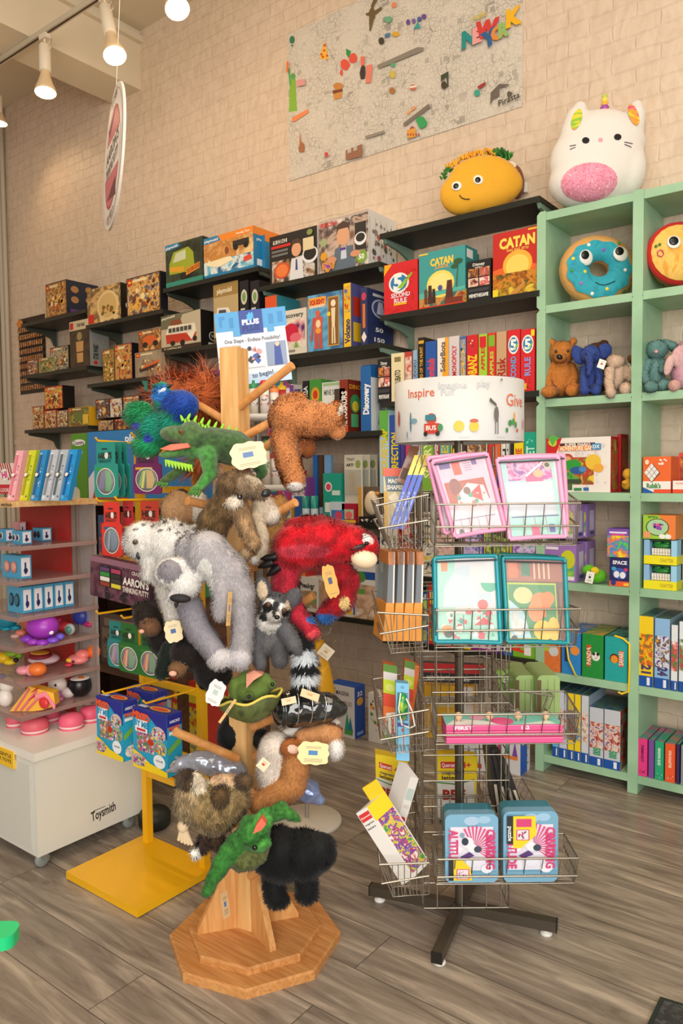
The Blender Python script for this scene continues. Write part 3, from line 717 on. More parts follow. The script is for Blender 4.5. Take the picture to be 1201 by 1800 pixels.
wb('M2', 489, 539, 549, .06, '#d9d2c4', '#c8c0b0', [pic(.05, .15, .9, .62, ['#5a2a6a', '#d8a0a0', '#e8e0d0', '#7aa048'], 12), ('e', .45, .5, .28, .2, '#c81e3c'), ('e', .62, .38, .2, .1, '#e06a7a'), ('t', .5, .88, .1, 'Discovery', '#3a3a3c', 0, .8, .02), ('r', .1, .06, .5, .05, '#8a8478')], 'white discovery kit box with a red gem')
BODY = [pic(0, 0, 1, 1, ['#2f7ab0', '#6ab0d8', '#3a6a9a'], 9), ('r', .03, .78, .5, .17, '#f0a03c'), ('t', .28, .87, .08, 'SQUISHY', '#b8281f', 0, .44, .05), ('t', .28, .79, .05, 'HUMAN BODY', '#f4f0e8', 0, .44, .03), ('r', .58, .06, .32, .86, '#c89a4a'), ('r', .6, .08, .28, .82, '#8a5a2a'), ('e', .74, .8, .07, .06, '#efe0c0'), ('p', [(.7, .38), (.78, .38), (.8, .72), (.68, .72)], '#e8d8b0'), ('p', [(.69, .1), (.73, .1), (.73, .38), (.69, .38)], '#e8d8b0'), ('p', [(.76, .1), (.8, .1), (.79, .38), (.75, .38)], '#e8d8b0'),
        ('e', .3, .66, .07, .06, '#d8604a'), ('p', [(.2, .3), (.42, .3), (.44, .6), (.18, .6)], '#cf5a48'), ('e', .31, .48, .07, .07, '#f0d8b0'), ('e', .31, .36, .08, .05, '#e8a03c'), ('p', [(.2, .04), (.29, .04), (.3, .3), (.2, .3)], '#c8503c'), ('p', [(.33, .04), (.42, .04), (.42, .3), (.32, .3)], '#c8503c'), ('p', [(.08, .2), (.14, .2), (.2, .58), (.16, .6)], '#c8503c'), ('e', .62, .62, .05, .04, '#f0d02c')]
wb('M2', 541, 603, 521, .08, '#2f7ab0', '#c8202c', BODY, 'blue human body model kit with skeleton window')
wb('M2', 604, 617, 499, .2, '#e8c02c', '#5a5a9a', [('t', .5, .25, .10, 'Volcano', '#2a2a6a', 90, .38, .04), ('r', .1, .55, .8, .4, PH(['#c8281f', '#e8c02c', '#3a5aa0'], 30))], 'yellow and blue volcano kit spine', sideart=[('r', .1, .1, .8, .3, '#e8c02c'), ('r', .1, .5, .8, .3, '#c8381f')])
wb('M2', 634, 646, 507, .24, '#26335f', '#26335f', [('e', .5, .85, .35, .07, '#c83a5a'), ('r', .3, .3, .4, .42, '#d8702c'), ('p', [(.1, .14), (.5, .24), (.9, .14), (.5, .04)], '#e9dcd8')], 'navy rocket kit box with an orange rocket', sideart=[('e', .5, .68, .34, .17, '#aab4d0'), ('e', .5, .68, .28, .14, '#3a4678'), ('p', [(.35, .58), (.65, .58), (.58, .8), (.42, .8)], '#c8d0e8'), ('t', .45, .3, .07, '50', '#f0f0f4', 0, .3, .03), ('t', .45, .12, .07, '150', '#f0f0f4', 0, .4, .03), ('r', .2, .88, .6, .05, '#c8ccd8')])
wb('S3', 668, 700, 575, .02, '#c9ccd0', None, [('c', .05, .1, .9, .8, 30, ['#3a3a44', '#6a5a5a'], .08)], 'grey speckled box tucked behind the bracket', zb=2.008, off=.2).location.x -= .08
# M3
M3 = [(483, 496, 681, '#cfc0a0', 'beige box right of the puzzle toy sign', []), (497, 515, 677, '#e0d6c2', 'cream box with a printed bottle', [('r', .3, .2, .3, .6, '#8a7a68')]), (516, 531, 678, '#b8b4ac', 'grey kit box with a dark circle', [('e', .6, .45, .3, .3, '#2a2a34'), ('r', .1, .8, .8, .12, '#3a4a7a')]),
      (532, 543, 670, '#1f1f1f', 'narrow black box spine with white letters', [('t', .5, .65, .10, 'AGORIA', '#f0f0ec', 90, .5)]), (544, 565, 668, '#4a9a3a', 'green kit box with orange and yellow picture', [('e', .5, .72, .35, .14, '#e8a02c'), ('e', .5, .72, .2, .08, '#c8381f'), ('r', .1, .1, .8, .4, '#e9e6df')]),
      (566, 606, 673, '#e6e8e4', 'white solar kit box left of the dinosaur kit', [('t', .5, .8, .10, 'MINE SOLAR', '#5a6a5a', 0, .8), ('r', .05, .93, .9, .05, '#a8c890'), ('r', .3, .2, .3, .4, '#c8ccc8')])]
for a in M3: wb('M3', a[0], a[1], a[2], .14, a[3], None, a[5], a[4], off=.06)
wb('M3', 588, 607, 684, .05, '#4a3a34', None, [('t', .5, .7, .06, 'DIG KIT', '#e0d8c8', 0, .7), ('c', .1, .1, .8, .4, 6, ['#c8b8a0'], .1)], 'dark brown dig kit standing in front of the solar kit', off=.012)
wb('M3', 597, 612, 668, .13, '#8a2f1c', '#7a2a1a', [('t', .55, .42, .12, 'DINOSAURS', '#f4ede0', 90, .72, .04), ('r', .0, .0, 1, .12, '#c8502c')], 'dark red dinosaur kit box with white upright lettering', sideart=[('t', .5, .87, .08, 'DINO', '#e8a02c', 0, .8, .03), ('e', .5, .55, .35, .18, '#3f9a5a'), ('e', .5, .5, .22, .1, '#f0d23c'), ('r', .2, .1, .5, .25, '#5ab87a')])
# tall blue discovery display with cut corner
A = at(634, 641, Y=FY + .012); w_ = at(652, 641, Y=FY + .012).x - A.x; h_ = A.z - SH['M3'][2]
b = MB(); b.prism([(0, 0), (.19, 0), (.19, h_), (.03, h_), (0, h_ * .97)], 0, w_, M('#1f62a8'), 0)
b.box((w_, .001, 0), (w_ + .002, .19, h_ * .8), M('#dfe3e6'))
b.art((0, 0, 0), (w_, 0, 0), (0, 0, h_), [('t', .5, .48, .10, 'Discovery', '#f2f4f6', 90, .46, .05)])
b.art((w_ + .002, 0, 0), (0, .19, 0), (0, 0, h_), [('t', .4, .36, .09, 'Discovery', '#3a4a6a', 90, .5, .01)])
tag(b.build('display_box', loc=(A.x, FY + .012, SH['M3'][2])), 'tall blue display box with white upright lettering and white side', 'box')

# ---- van and boat boxes, building sets at the left
VAN = [pic(0, 0, 1, 1, ['#2a2a20', '#3a4a3a', '#1c1c18'], 8), ('p', [(.1, .3), (.1, .55), (.22, .8), (.62, .85), (.75, .7), (.78, .35), (.55, .28)], '#9aa82c'), ('p', [(.2, .56), (.28, .76), (.55, .8), (.55, .58)], '#c8d0b0'), ('p', [(.1, .36), (.5, .3), (.5, .42), (.1, .48)], '#d8a02c'), ('e', .48, .2, .09, .09, '#1c1c18'), ('e', .72, .3, .07, .09, '#1c1c18'), ('p', [(.55, .2), (.92, .3), (.92, .44), (.56, .36)], '#d8902c'), ('r', 0, 0, 1, .12, '#2f8a78'), ('p', [(0, .86), (.42, .9), (.36, 1), (0, 1)], '#2a7fae'), ('t', .18, .935, .06, 'playmobil', '#f0f4f6', 3, .32, .02), ('t', .75, .33, .09, 'SCOOBY-DOO!', '#a03a20', 12, .34, .03)]
wb('T1', 291, 357, 433, .2, '#22221c', '#1a1a16', VAN, 'dark toy box with a lime green van, on the upper shelf', 'toy_box')
BOAT = [pic(0, 0, 1, .45, ['#2a8ab8', '#7ac0d8', '#e8f0f0', '#1f6a9a'], 12), ('r', 0, .4, 1, .6, PH(['#d8a060', '#b87838', '#e8c890'], 12)), ('r', 0, 0, 1, .08, '#1f7ab0'), ('p', [(0, .82), (1, .86), (1, 1), (0, 1)], '#e8872c'), ('p', [(0, .84), (.36, .86), (.3, 1), (0, 1)], '#2a7fae'), ('t', .16, .92, .06, 'playmobil', '#f4f6f8', 0, .28, .02), ('t', .8, .92, .05, 'Family Fun', '#f8f0e0', 0, .26), ('p', [(.05, .32), (.3, .22), (.62, .32), (.55, .42), (.1, .44)], '#f2e4c0'), ('p', [(.12, .4), (.4, .42), (.36, .52), (.2, .5)], '#c88a3c'), ('r', .6, .62, .32, .14, '#2a2422'), ('e', .66, .6, .05, .07, '#141210'), ('e', .86, .6, .05, .07, '#141210'), ('p', [(.8, .2), (.98, .24), (.95, .36), (.82, .32)], '#d84a3c'), ('e', .48, .58, .04, .09, '#8a4a2c')]
wb('T1', 358, 446, 421, .28, '#2a8ab8', '#1f7fb4', BOAT, 'orange and blue toy box with a speedboat, on the upper shelf', 'toy_box', sideart=[('r', 0, .82, 1, .18, '#e8872c'), ('t', .35, .72, .06, 'playmobil', '#e8f0f4', 0, .5), ('r', .1, .1, .3, .15, '#e8f0f4')], topc='#e8872c')
wb('T1', 459, 466, 414, .18, '#1f7fb4', '#1f7fb4', [], 'second orange topped toy box tucked beside the speedboat one', 'toy_box', topc='#e8872c', off=.08, sideart=[('r', 0, .82, 1, .18, '#e8872c')])
VWB = [('r', 0, 0, 1, 1, '#c0b49a'), ('p', [(0, .62), (.45, .62), (.55, .95), (1, 1), (1, 1), (0, 1)], '#6e6a52'), ('r', 0, 0, 1, .12, '#3a2c22'), ('p', [(.14, .2), (.86, .2), (.9, .42), (.12, .46)], '#c03a24'), ('p', [(.12, .46), (.9, .42), (.86, .66), (.2, .7)], '#eae0cc'), ('p', [(.24, .7), (.55, .7), (.5, .84), (.28, .84)], '#8a4a2c'), ('p', [(.66, .42), (.88, .44), (.78, .22)], '#efe6d4'), ('e', .3, .2, .06, .07, '#1c1a18'), ('e', .55, .18, .06, .08, '#1c1a18'), ('e', .86, .24, .05, .07, '#1c1a18')] + [('r', .2 + .1 * i, .5, .08, .12, '#4a4a44') for i in range(6)] + [('t', .2, .93, .07, 'playmobil', '#f0ead8', 4, .34, .02), ('t', .3, .06, .05, 'T1 CAMPING BUS', '#d8c8a0', 0, .45)]
wb('T2', 283, 353, 557, .2, '#c0b49a', '#1a1715', VWB, 'cream toy box with a red and white camper van', 'toy_box', sideart=[('e', .5, .32, .17, .13, '#cfcac0'), ('e', .5, .32, .13, .1, '#1a1715'), ('t', .5, .32, .09, 'W', '#cfcac0'), ('r', .3, .08, .4, .06, '#cfcac0')])
WV = [('r', 0, 0, 1, 1, '#bda578'), ('r', 0, .78, 1, .22, '#9c8048'), ('t', .45, .88, .08, 'playmobil', '#efe6d0', 0, .6, .02), ('p', [(.08, .25), (.72, .2), (.78, .42), (.6, .58), (.15, .6)], '#e6e4de'), ('p', [(.2, .44), (.55, .44), (.5, .55), (.22, .56)], '#4a5056'), ('e', .25, .24, .08, .08, '#1c1a18'), ('e', .62, .2, .08, .08, '#1c1a18'), ('r', 0, 0, 1, .1, '#6a5436')]
wb('T2', 375, 419, 502, .05, '#bda578', '#1a1a22', WV, 'tan toy box with a white camper van, above the camper van row', 'toy_box')
for i, (a, c) in enumerate(((421, 437), (440, 456))):
    wb('T2', a, c, 495, .2, '#17171d', '#17171d', [('e', .5, .72, .35, .13, '#c8c8bc'), ('e', .5, .72, .2, .08, '#7a9a5a'), ('r', .1, .5, .5, .03, '#c8c8c8'), ('r', .15, .2, .5, .12, '#3a6a9a')], ['black toy box with a round picture, left one beside the tan camper box', 'black toy box with a round picture, right one beside the tan camper box'][i], 'toy_box')
# building sets
wb('V1', 80, 117, 501, .30, '#4a2c16', '#1d2436', lego(WARM, 26), 'building set box with a lit castle, above the wall chart', 'building_set_box', sideart=[('e', .25, .75, .12, .1, '#a8784a'), ('e', .25, .45, .12, .1, '#a8784a'), ('e', .7, .8, .12, .1, '#a8784a'), ('e', .7, .5, .12, .1, '#a8784a'), ('r', .1, .05, .7, .12, '#5a3a7a')])
wb('F1', 153, 212, 511, .13, '#8a6a38', '#15130f', [pic(0, 0, 1, 1, ['#9c7a44', '#d8b070', '#6a4a24', '#e8cc90'], 10), ('e', .62, .45, .32, .42, '#e0c48a'), ('e', .62, .45, .26, .34, '#cfae70'), ('c', .4, .15, .45, .35, 26, ['#e8a03c', '#8a5a24', '#5a6a3a'], .07), ('r', .02, .03, .18, .25, '#c8281c')], 'building set box with a pale domed scene, second on the far shelves', 'building_set_box', sideart=[('e', .5, .4, .2, .1, '#e8e8e8')])
wb('F1', 222, 282, 491, .06, '#4a3018', '#1a1a22', lego(['#3a3a3a', '#c8883c', '#e8b868', '#5a6a7a', '#7a4520'], 22), 'building set box with a flying car and tower', 'building_set_box')
wb('V2', 122, 157, 567, .16, '#2a2018', '#8d8d88', [pic(0, 0, 1, .8, ['#2a2018', '#4a3826', '#1c1610'], 6), ('r', 0, .8, 1, .2, '#cfbf9f'), ('r', .03, .83, .17, .14, '#c8201c'), ('t', .58, .9, .07, 'STAR WARS', '#2a2018', 0, .4, .04), ('e', .5, .66, .13, .09, '#9a8a5a'), ('p', [(.36, .1), (.66, .1), (.7, .55), (.32, .55)], '#c8985c'), ('r', .34, .3, .34, .03, '#6a4a2c')], 'tall building set box with a tan figure and a grey side', 'building_set_box', sideart=[('c', .05, .05, .9, .9, 40, ['#9c9c96', '#7a7a76'], .04), ('t', .3, .3, .12, 'STAR WARS', '#1c1c1c', 90, .3, .04), ('r', .2, .04, .18, .07, '#c8201c')])
wb('V2', 88, 121, 612, .12, '#2a2620', '#1a1814', lego(['#2a2620', '#8a8a80', '#c8b080', '#4a3a2a'], 30), 'dark building set box beside the tall grey sided one', 'building_set_box')
wb('V2', 68, 96, 631, .08, '#c8b080', '#8a7a50', lego(['#c8b080', '#6a8a4a', '#8a5a2a'], 34), 'small pale building set box in front of the dark one', 'building_set_box', off=.003)
wb('V2', 48, 67, 634, .08, '#5a3a2a', '#3a2a1a', lego(['#d86a2c', '#3a4a6a', '#e8b868'], 40), 'smallest building set box at the left shelf end', 'building_set_box')
wb('F2', 180, 201, 615, .1, '#5a5a3a', '#3a3a2a', lego(['#6a7a3a', '#c8983c', '#5a2a1a', '#e8c870'], 30), 'narrow building set box with green jungle scene', 'building_set_box')
wb('F2', 201, 232, 607, .14, '#7a3a3a', '#15151c', lego(['#8a3a5a', '#d8883c', '#c8a85a', '#6a2a1a'], 30), 'building set box with a purple figure', 'building_set_box')
wb('F2', 237, 290, 621, .10, '#9a8a74', '#6a5a44', lego(['#a89880', '#8a7860'], 12) + [('p', [(.2, .3), (.8, .5), (.84, .62), (.3, .42)], '#e0602c'), ('p', [(.15, .2), (.7, .34), (.8, .5), (.2, .32)], '#3a2a24')], 'grey building set box with an orange boat', 'building_set_box')
wb('F2', 243, 284, 584, .10, '#8a5a34', '#5a3a24', lego(['#c88a4a', '#6a3a1c', '#e8b070'], 22) + [('e', .5, .5, .3, .25, '#d8642c'), ('e', .3, .3, .12, .14, '#2a1c14'), ('e', .75, .32, .12, .14, '#2a1c14')], 'orange buggy building set box stacked on the grey boat one', 'building_set_box', zb=at(237, 621, Y=FY + .012).z + .002)
for a in ((57, 77, 715, '#8a3a1c', 'small building set box at the left end of the bottom left shelf'), (78, 99, 722, '#9c3a2a', 'red small building set box under the tall orange one'), (100, 119, 722, '#5a3a5a', 'purple brown small building set box')):
    wb('V3', a[0], a[1], a[2], .1, a[3], None, lego(['#e89a3c', a[3], '#f0d8a0', '#3a1c10'], 36), a[4], 'building_set_box')
wb('V3', 120, 157, 718, .13, '#c8902c', '#e0a81c', lego(['#d8a02c', '#5a7a3a', '#8a4a1c'], 26) + [('e', .5, .5, .25, .25, '#6a7a3a'), ('r', .7, .1, .25, .5, '#e8c040')], 'yellow sided building set box with a small olive figure', 'building_set_box')
wb('V3', 78, 110, 681, .1, '#a83a1c', '#1a1512', lego(['#e8883c', '#c8381c', '#f0c860', '#5a2410'], 26), 'orange building set box stacked above the small ones', 'building_set_box', zb=at(78, 721, Y=FY + .012).z + .002)
for i, (a, c, y) in enumerate(((168, 193, 703), (193, 215, 701), (216, 245, 697))):
    wb('F3', a, c, y, .1, '#2a2430', None, lego([['#e8e4e0', '#2a2a30', '#8a5a3a'], ['#d89a5c', '#e8e0d8', '#6a3a1c'], ['#e89a3c', '#8a3a1c', '#f0d8a0']][i], 30), ['black and white building set box, left of the three beside the peacock', 'tan and white building set box, middle of the three beside the peacock', 'orange building set box, right of the three beside the peacock'][i], 'building_set_box', zb=1.745)
for i, (a, c, y) in enumerate(((172, 200, 740), (201, 240, 737))):
    wb('F3', a, c, y, .1, '#4a2a1c', None, lego([['#8a7a6a', '#c8a07a', '#3a2a24'], ['#a8281c', '#2a2a3a', '#e89a3c']][i], 30), ['low brown building set box under the black and white one', 'low red building set box under the middle one'][i], 'building_set_box')

# ------------------------------------------------------------------ plush and fur
def furmat(rough=.75, sheen=.3, bump=0, bs=400):
    k = ('fur', rough, sheen, bump)
    if k in MC: return MC[k]
    m, n, l, b = newmat('plush')
    a = N(n, 'ShaderNodeVertexColor'); a.layer_name = 'Col'
    l.new(a.outputs['Color'], b.inputs['Base Color'])
    b.inputs['Roughness'].default_value = rough; b.inputs['Sheen Weight'].default_value = sheen
    b.inputs['Specular IOR Level'].default_value = .3
    if bump:
        nz = N(n, 'ShaderNodeTexNoise'); nz.inputs['Scale'].default_value = bs; nz.inputs['Detail'].default_value = 3
        tc = N(n, 'ShaderNodeTexCoord'); l.new(tc.outputs['Object'], nz.inputs['Vector'])
        bp = N(n, 'ShaderNodeBump'); bp.inputs['Strength'].default_value = bump; bp.inputs['Distance'].default_value = .004
        l.new(nz.outputs['Fac'], bp.inputs['Height']); l.new(bp.outputs[0], b.inputs['Normal'])
    MC[k] = m
    return m


RV, UV, DV = np.array(CR), np.array(CU), np.array(CF)


class Plush:
    """a soft toy: rounded limbs and body parts grown into one skin, then covered with fur.
    Places are given where the photo shows them (x, y) at distance D + d."""

    def __init__(s, name, label, cat, D, base=None, group=None, voxel=.006, smooth=4):
        s.D = D; s.P = []; s.name = name; s.sp = []; s.voxel = voxel; s.smooth = smooth
        s.base = at(*base[:2], D=D + (base[2] if len(base) > 2 else 0)) if base else None
        s.label, s.cat, s.group = label, cat, group

    def W(s, x, y, d=0): return np.array(at(x, y, D=s.D + d))

    def e(s, x, y, rx, ry, c, d=0, rd=None, ang=0):
        k = (s.D + d) / F; rd = min(rx, ry) if rd is None else rd
        a = math.radians(ang); ax = RV * math.cos(a) + UV * math.sin(a); ay = -RV * math.sin(a) + UV * math.cos(a)
        s.P.append(('e', s.W(x, y, d), np.array([rx * k, ry * k, rd * k]), np.array([ax, ay, DV]), np.array(lin(c)[:3])))
        return s

    def l(s, pts, c, c2=None):
        q = [(s.W(p[0], p[1], p[2]), p[3] * (s.D + p[2]) / F) for p in pts]
        s.P.append(('l', q, None, None, np.array(lin(c)[:3]))); return s

    def spot(s, x, y, rx, ry, c, ang=0, dd=.05, jit=.0): s.sp.append((x, y, rx, ry, ang, np.array(lin(c)[:3]), dd)); return s

    def _dist(s, V):
        out = []
        for k, a, b, A, c in s.P:
            if k == 'e':
                q = (V - a) @ A.T; out.append((np.linalg.norm(q / b, axis=1) - 1) * b.min())
            else:
                d = np.full(len(V), 1e9)
                for (p, r), (p2, r2) in zip(a[:-1], a[1:]):
                    ab = p2 - p; t = np.clip(((V - p) @ ab) / max(ab @ ab, 1e-9), 0, 1)
                    d = np.minimum(d, np.linalg.norm(V - p - t[:, None] * ab, axis=1) - (r + (r2 - r) * t))
                out.append(d)
        return np.array(out)

    def _color(s, V, px, dep):
        D_ = s._dist(V); C = np.array([p[4] for p in s.P])
        col_ = C[D_.argmin(0)]
        for x, y, rx, ry, ang, c, dd in s.sp:
            a = math.radians(ang); dx, dy = px[:, 0] - x, px[:, 1] - y
            u = dx * math.cos(a) - dy * math.sin(a); v = dx * math.sin(a) + dy * math.cos(a)
            near = (u / rx) ** 2 + (v / ry) ** 2 < 1
            if near.any():
                col_[near & (dep < dep[near].min() + dd)] = c
        return col_

    @staticmethod
    def proj(V):
        q = V - np.array(CAM); z = q @ DV
        return np.stack([600.5 + F * (q @ RV) / z, 900 - F * (q @ UV) / z], 1), z

    def grow(s, fur=.012, dens=60000, grav=.35, jit=.35, flow=None, width=.0011, bright=.25, sheen=.12, wob=.0, tip=1.1, cap=26000, bump=.25, mat=None, colorfn=None):
        b = MB(); W_ = M('#888')
        for k, a, r, A, c in s.P:
            if k == 'e':
                b.ell(a, r, W_, 20, 14, Rm=Matrix(A.T.tolist()))
            else:
                for p, rr in a: b.ell(p, (rr, rr, rr), W_, 12, 8)
                for (p, r1), (p2, r2) in zip(a[:-1], a[1:]):
                    if np.linalg.norm(p2 - p) > 1e-5: b.tube([Vector(p), Vector(p2)], [r1, r2], W_, 12)
        t = b.build('tmp')
        md = t.modifiers.new('r', 'REMESH'); md.mode = 'VOXEL'; md.voxel_size = s.voxel
        m2 = t.modifiers.new('s', 'SMOOTH'); m2.iterations = s.smooth; m2.factor = .5
        dg = bpy.context.evaluated_depsgraph_get()
        ev = t.evaluated_get(dg); me = ev.to_mesh()
        nv = len(me.vertices); V = np.empty(nv * 3); me.vertices.foreach_get('co', V); V = V.reshape(-1, 3)
        Nm = np.empty(nv * 3); me.vertices.foreach_get('normal', Nm); Nm = Nm.reshape(-1, 3)
        me.calc_loop_triangles(); T = np.empty(len(me.loop_triangles) * 3, dtype=np.int32); me.loop_triangles.foreach_get('vertices', T); T = T.reshape(-1, 3)
        ev.to_mesh_clear(); mt = t.data; bpy.data.objects.remove(t); bpy.data.meshes.remove(mt)
        if wob:
            h = np.array([mnoise.noise(Vector(p * 45)) for p in V]); V = V + Nm * (h * wob)[:, None]
        px, dep = s.proj(V); s.V, s.px, s.dep, s.N = V, px, dep, Nm
        if s.base is None: s.base = Vector(V[V[:, 2].argmin()])
        Cc = s._color(V, px, dep)
        if colorfn: Cc = colorfn(s, V, Cc)
        verts = [V]; tris = [T]; cols = [Cc * .92]; quads = []
        s.fl = fur
        if fur > 0:
            e1, e2 = V[T[:, 1]] - V[T[:, 0]], V[T[:, 2]] - V[T[:, 0]]
            ar = np.linalg.norm(np.cross(e1, e2), axis=1) / 2
            n = int(min(cap, dens * ar.sum()) * 1.5)
            ti = nrg.choice(len(T), n, p=ar / ar.sum()); u, v = nrg.random(n), nrg.random(n)
            fl = u + v > 1; u[fl] = 1 - u[fl]; v[fl] = 1 - v[fl]
            Pp = V[T[ti, 0]] + u[:, None] * e1[ti] + v[:, None] * e2[ti]
            nn = Nm[T[ti, 0]] * (1 - u - v)[:, None] + Nm[T[ti, 1]] * u[:, None] + Nm[T[ti, 2]] * v[:, None]
            nn /= np.linalg.norm(nn, axis=1)[:, None] + 1e-9
            g = np.zeros((n, 3)); g[:, 2] = -grav
            if flow is not None: g += flow(Pp) if callable(flow) else np.array(flow)
            clump = np.array([mnoise.noise_vector(Vector(p * 26)) for p in Pp])
            t1 = nn * .5 + g * 1.3 + clump * jit * 1.3 + nrg.normal(0, jit * .3, (n, 3))
            t1 /= np.linalg.norm(t1, axis=1)[:, None]
            L = fur * nrg.uniform(.55, 1.1, n)[:, None]
            sd = np.cross(t1, nn); sd /= np.linalg.norm(sd, axis=1)[:, None] + 1e-6
            w_ = width * nrg.uniform(.7, 1.3, n)[:, None]
            mid = Pp + t1 * L * .5
            t2 = t1 + g * .9 + nrg.normal(0, jit * .35, (n, 3)); t2 /= np.linalg.norm(t2, axis=1)[:, None]
            tipp = mid + t2 * L * .55
            B = Pp - nn * .001
            S = np.stack([B - sd * w_, B + sd * w_, mid + sd * w_ * .75, mid - sd * w_ * .75, tipp], 1).reshape(-1, 3)
            o = nv + np.arange(n) * 5
            quads = np.stack([o, o + 1, o + 2, o + 3], 1); tt = np.stack([o + 3, o + 2, o + 4], 1)
            pj, dp = s.proj(Pp + clump * .004)
            cs = s._color(Pp + nrg.normal(0, .003, (n, 3)), pj, dp)
            if colorfn: cs = colorfn(s, Pp, cs)
            br = (1 + nrg.uniform(-bright, bright, n))[:, None]
            c5 = np.repeat((cs * br)[:, None, :], 5, 1); c5[:, 4] *= tip; c5[:, :2] *= .85
            sn = np.repeat((nn * .75 + t1 * .25)[:, None, :], 5, 1).reshape(-1, 3); verts.append(S); cols.append(c5.reshape(-1, 3)); tris.append(tt)
        s.VV = np.concatenate(verts) - np.array(s.base)
        C4 = np.concatenate(cols); C4 = np.clip(np.concatenate([C4, np.ones((len(C4), 1))], 1), 0, 1)
        TT = np.concatenate(tris); nq = len(quads)
        me = bpy.data.meshes.new(s.name); me.vertices.add(len(s.VV)); me.vertices.foreach_set('co', s.VV.astype(np.float32).ravel())
        li = TT.ravel() if not nq else np.concatenate([TT.ravel(), quads.ravel()])
        me.loops.add(len(li)); me.loops.foreach_set('vertex_index', li.astype(np.int32))
        st = np.arange(len(TT)) * 3
        if nq: st = np.concatenate([st, len(TT) * 3 + np.arange(nq) * 4])
        me.polygons.add(len(st)); me.polygons.foreach_set('loop_start', st.astype(np.int32))
        me.polygons.foreach_set('use_smooth', np.ones(len(st), dtype=bool))
        at_ = me.color_attributes.new('Col', 'FLOAT_COLOR', 'POINT'); at_.data.foreach_set('color', C4.astype(np.float32).ravel())
        me.materials.append(mat or furmat(.75, sheen, bump))
        me.update(calc_edges=True)
        if nq: me.normals_split_custom_set_from_vertices(np.concatenate([Nm, sn]).tolist())
        s.root = thing(s.name, s.label, s.cat, s.base, 0, s.group)
        s.body = bpy.data.objects.new('body', me); col.objects.link(s.body); s.body.parent = s.root
        return s

    def surf(s, x, y):
        dd = np.hypot(s.px[:, 0] - x, s.px[:, 1] - y); r = 3
        while (dd < r).sum() < 2: r *= 1.5
        k = np.where(dd < r)[0]; j = k[s.dep[k].argmin()]
        P = np.array(at(x, y, D=s.dep[j])); return P, s.N[j]

    def part(s, mb, name, parent=None, lab=None):
        o = mb.build(name, parent or s.root)
        if lab: o['label'] = lab
        return o

    def bead(s, x, y, r, c, name='eye', rough=.15, sq=(1, 1, .6), out=0, lab=None):
        P, n = s.surf(x, y); k = s.D / F; P = P - np.array(s.base) + n * out
        n = Vector(n); q = Vector((0, 0, 1)).rotation_difference(n).to_matrix()
        if name == 'eye' and rough < .3 and c in ('#111', '#1a1008', '#0c0c0e'):
            pass
        b = MB(); b.ell(P, (r * k * sq[0], r * k * sq[1], r * k * sq[2]), M(c, rough), 14, 8, Rm=q)
        return s.part(b, name, None, lab)

    def eye(s, x, y, r, iris=None, ring=None):
        """glass eye, optionally with coloured iris and a patch"""
        P, n = s.surf(x, y); k = s.D / F; n = Vector(n)
        tocam = (Vector(-DV) * .75 + n * .6).normalized(); P = P - np.array(s.base) + np.array(tocam) * s.fl * .45
        q = Vector((0, 0, 1)).rotation_difference(tocam).to_matrix(); R = r * k
        b = MB(); b.ell(P, (R, R, R * .8), M(iris or '#0c0c0e', .08, coat=1), 16, 10, Rm=q)
        if iris: b.ell(Vector(P) + tocam * R * .45, (R * .6, R * .6, R * .45), M('#070708', .06, coat=1), 14, 8, Rm=q)
        return s.part(b, 'eye')

    def ribbon(s, pts, wpx, c, name='mouth', depth=.002, rough=.6, lab=None, lift=.002):
        """thin strip lying on the surface through the given places"""
        k = s.D / F; q = []
        for x, y in pts:
            P, n = s.surf(x, y); q.append(Vector(P - np.array(s.base) + n * lift))
        b = MB(); b.tube(q, [wpx * k / 2] * len(q), M(c, rough), 8); return s.part(b, name, None, lab)


def card(root, x, y, D, w, h, ang, c, name='tag', yaw=0, lab=None, wavy=False, logo='#5a7ab0', lines=4, tilt=0):
    """paper swing tag of w x h photo pixels, turned by ang in the picture and by yaw about its own height"""
    k = D / F; P = at(x, y, D=D) - root.location; W_, H_ = w * k, h * k
    b = MB(); pts = []
    if wavy:
        n = 40
        for i in range(n):
            a = 2 * PI * i / n; r = 1 + .05 * math.cos(9 * a); ca, sa = math.cos(a), math.sin(a)
            e = 4
            q = (abs(ca) ** e + abs(sa) ** e) ** (-1 / e)
            pts.append((W_ / 2 * ca * q * r, H_ / 2 * sa * q * r))
    else: pts = [(-W_ / 2, -H_ / 2), (W_ / 2, -H_ / 2), (W_ / 2, H_ / 2), (-W_ / 2, H_ / 2)]
    b.prism(pts, -.0005, .0005, M(c, .6), 2)
    it = [('r', .34, .42, .3, .2, logo)] + [('r', .2, .12 + .06 * i, .6, .015, '#8a8270') for i in range(lines)] + [('r', .25, .72 + .06 * i, .5, .015, '#8a8270') for i in range(2)]
    b.art((-W_ / 2, -H_ / 2, .0005), (W_, 0, 0), (0, H_, 0), it, .0002)
    o = b.build(name, root)
    B = Matrix((CR, CU, -CF)).transposed()
    R_ = B @ Matrix.Rotation(math.radians(ang), 3, 'Z') @ Matrix.Rotation(math.radians(yaw), 3, 'Y') @ Matrix.Rotation(math.radians(tilt), 3, 'X')
    o.matrix_local = Matrix.Translation(P) @ R_.to_4x4()
    if lab: o['label'] = lab
    return o


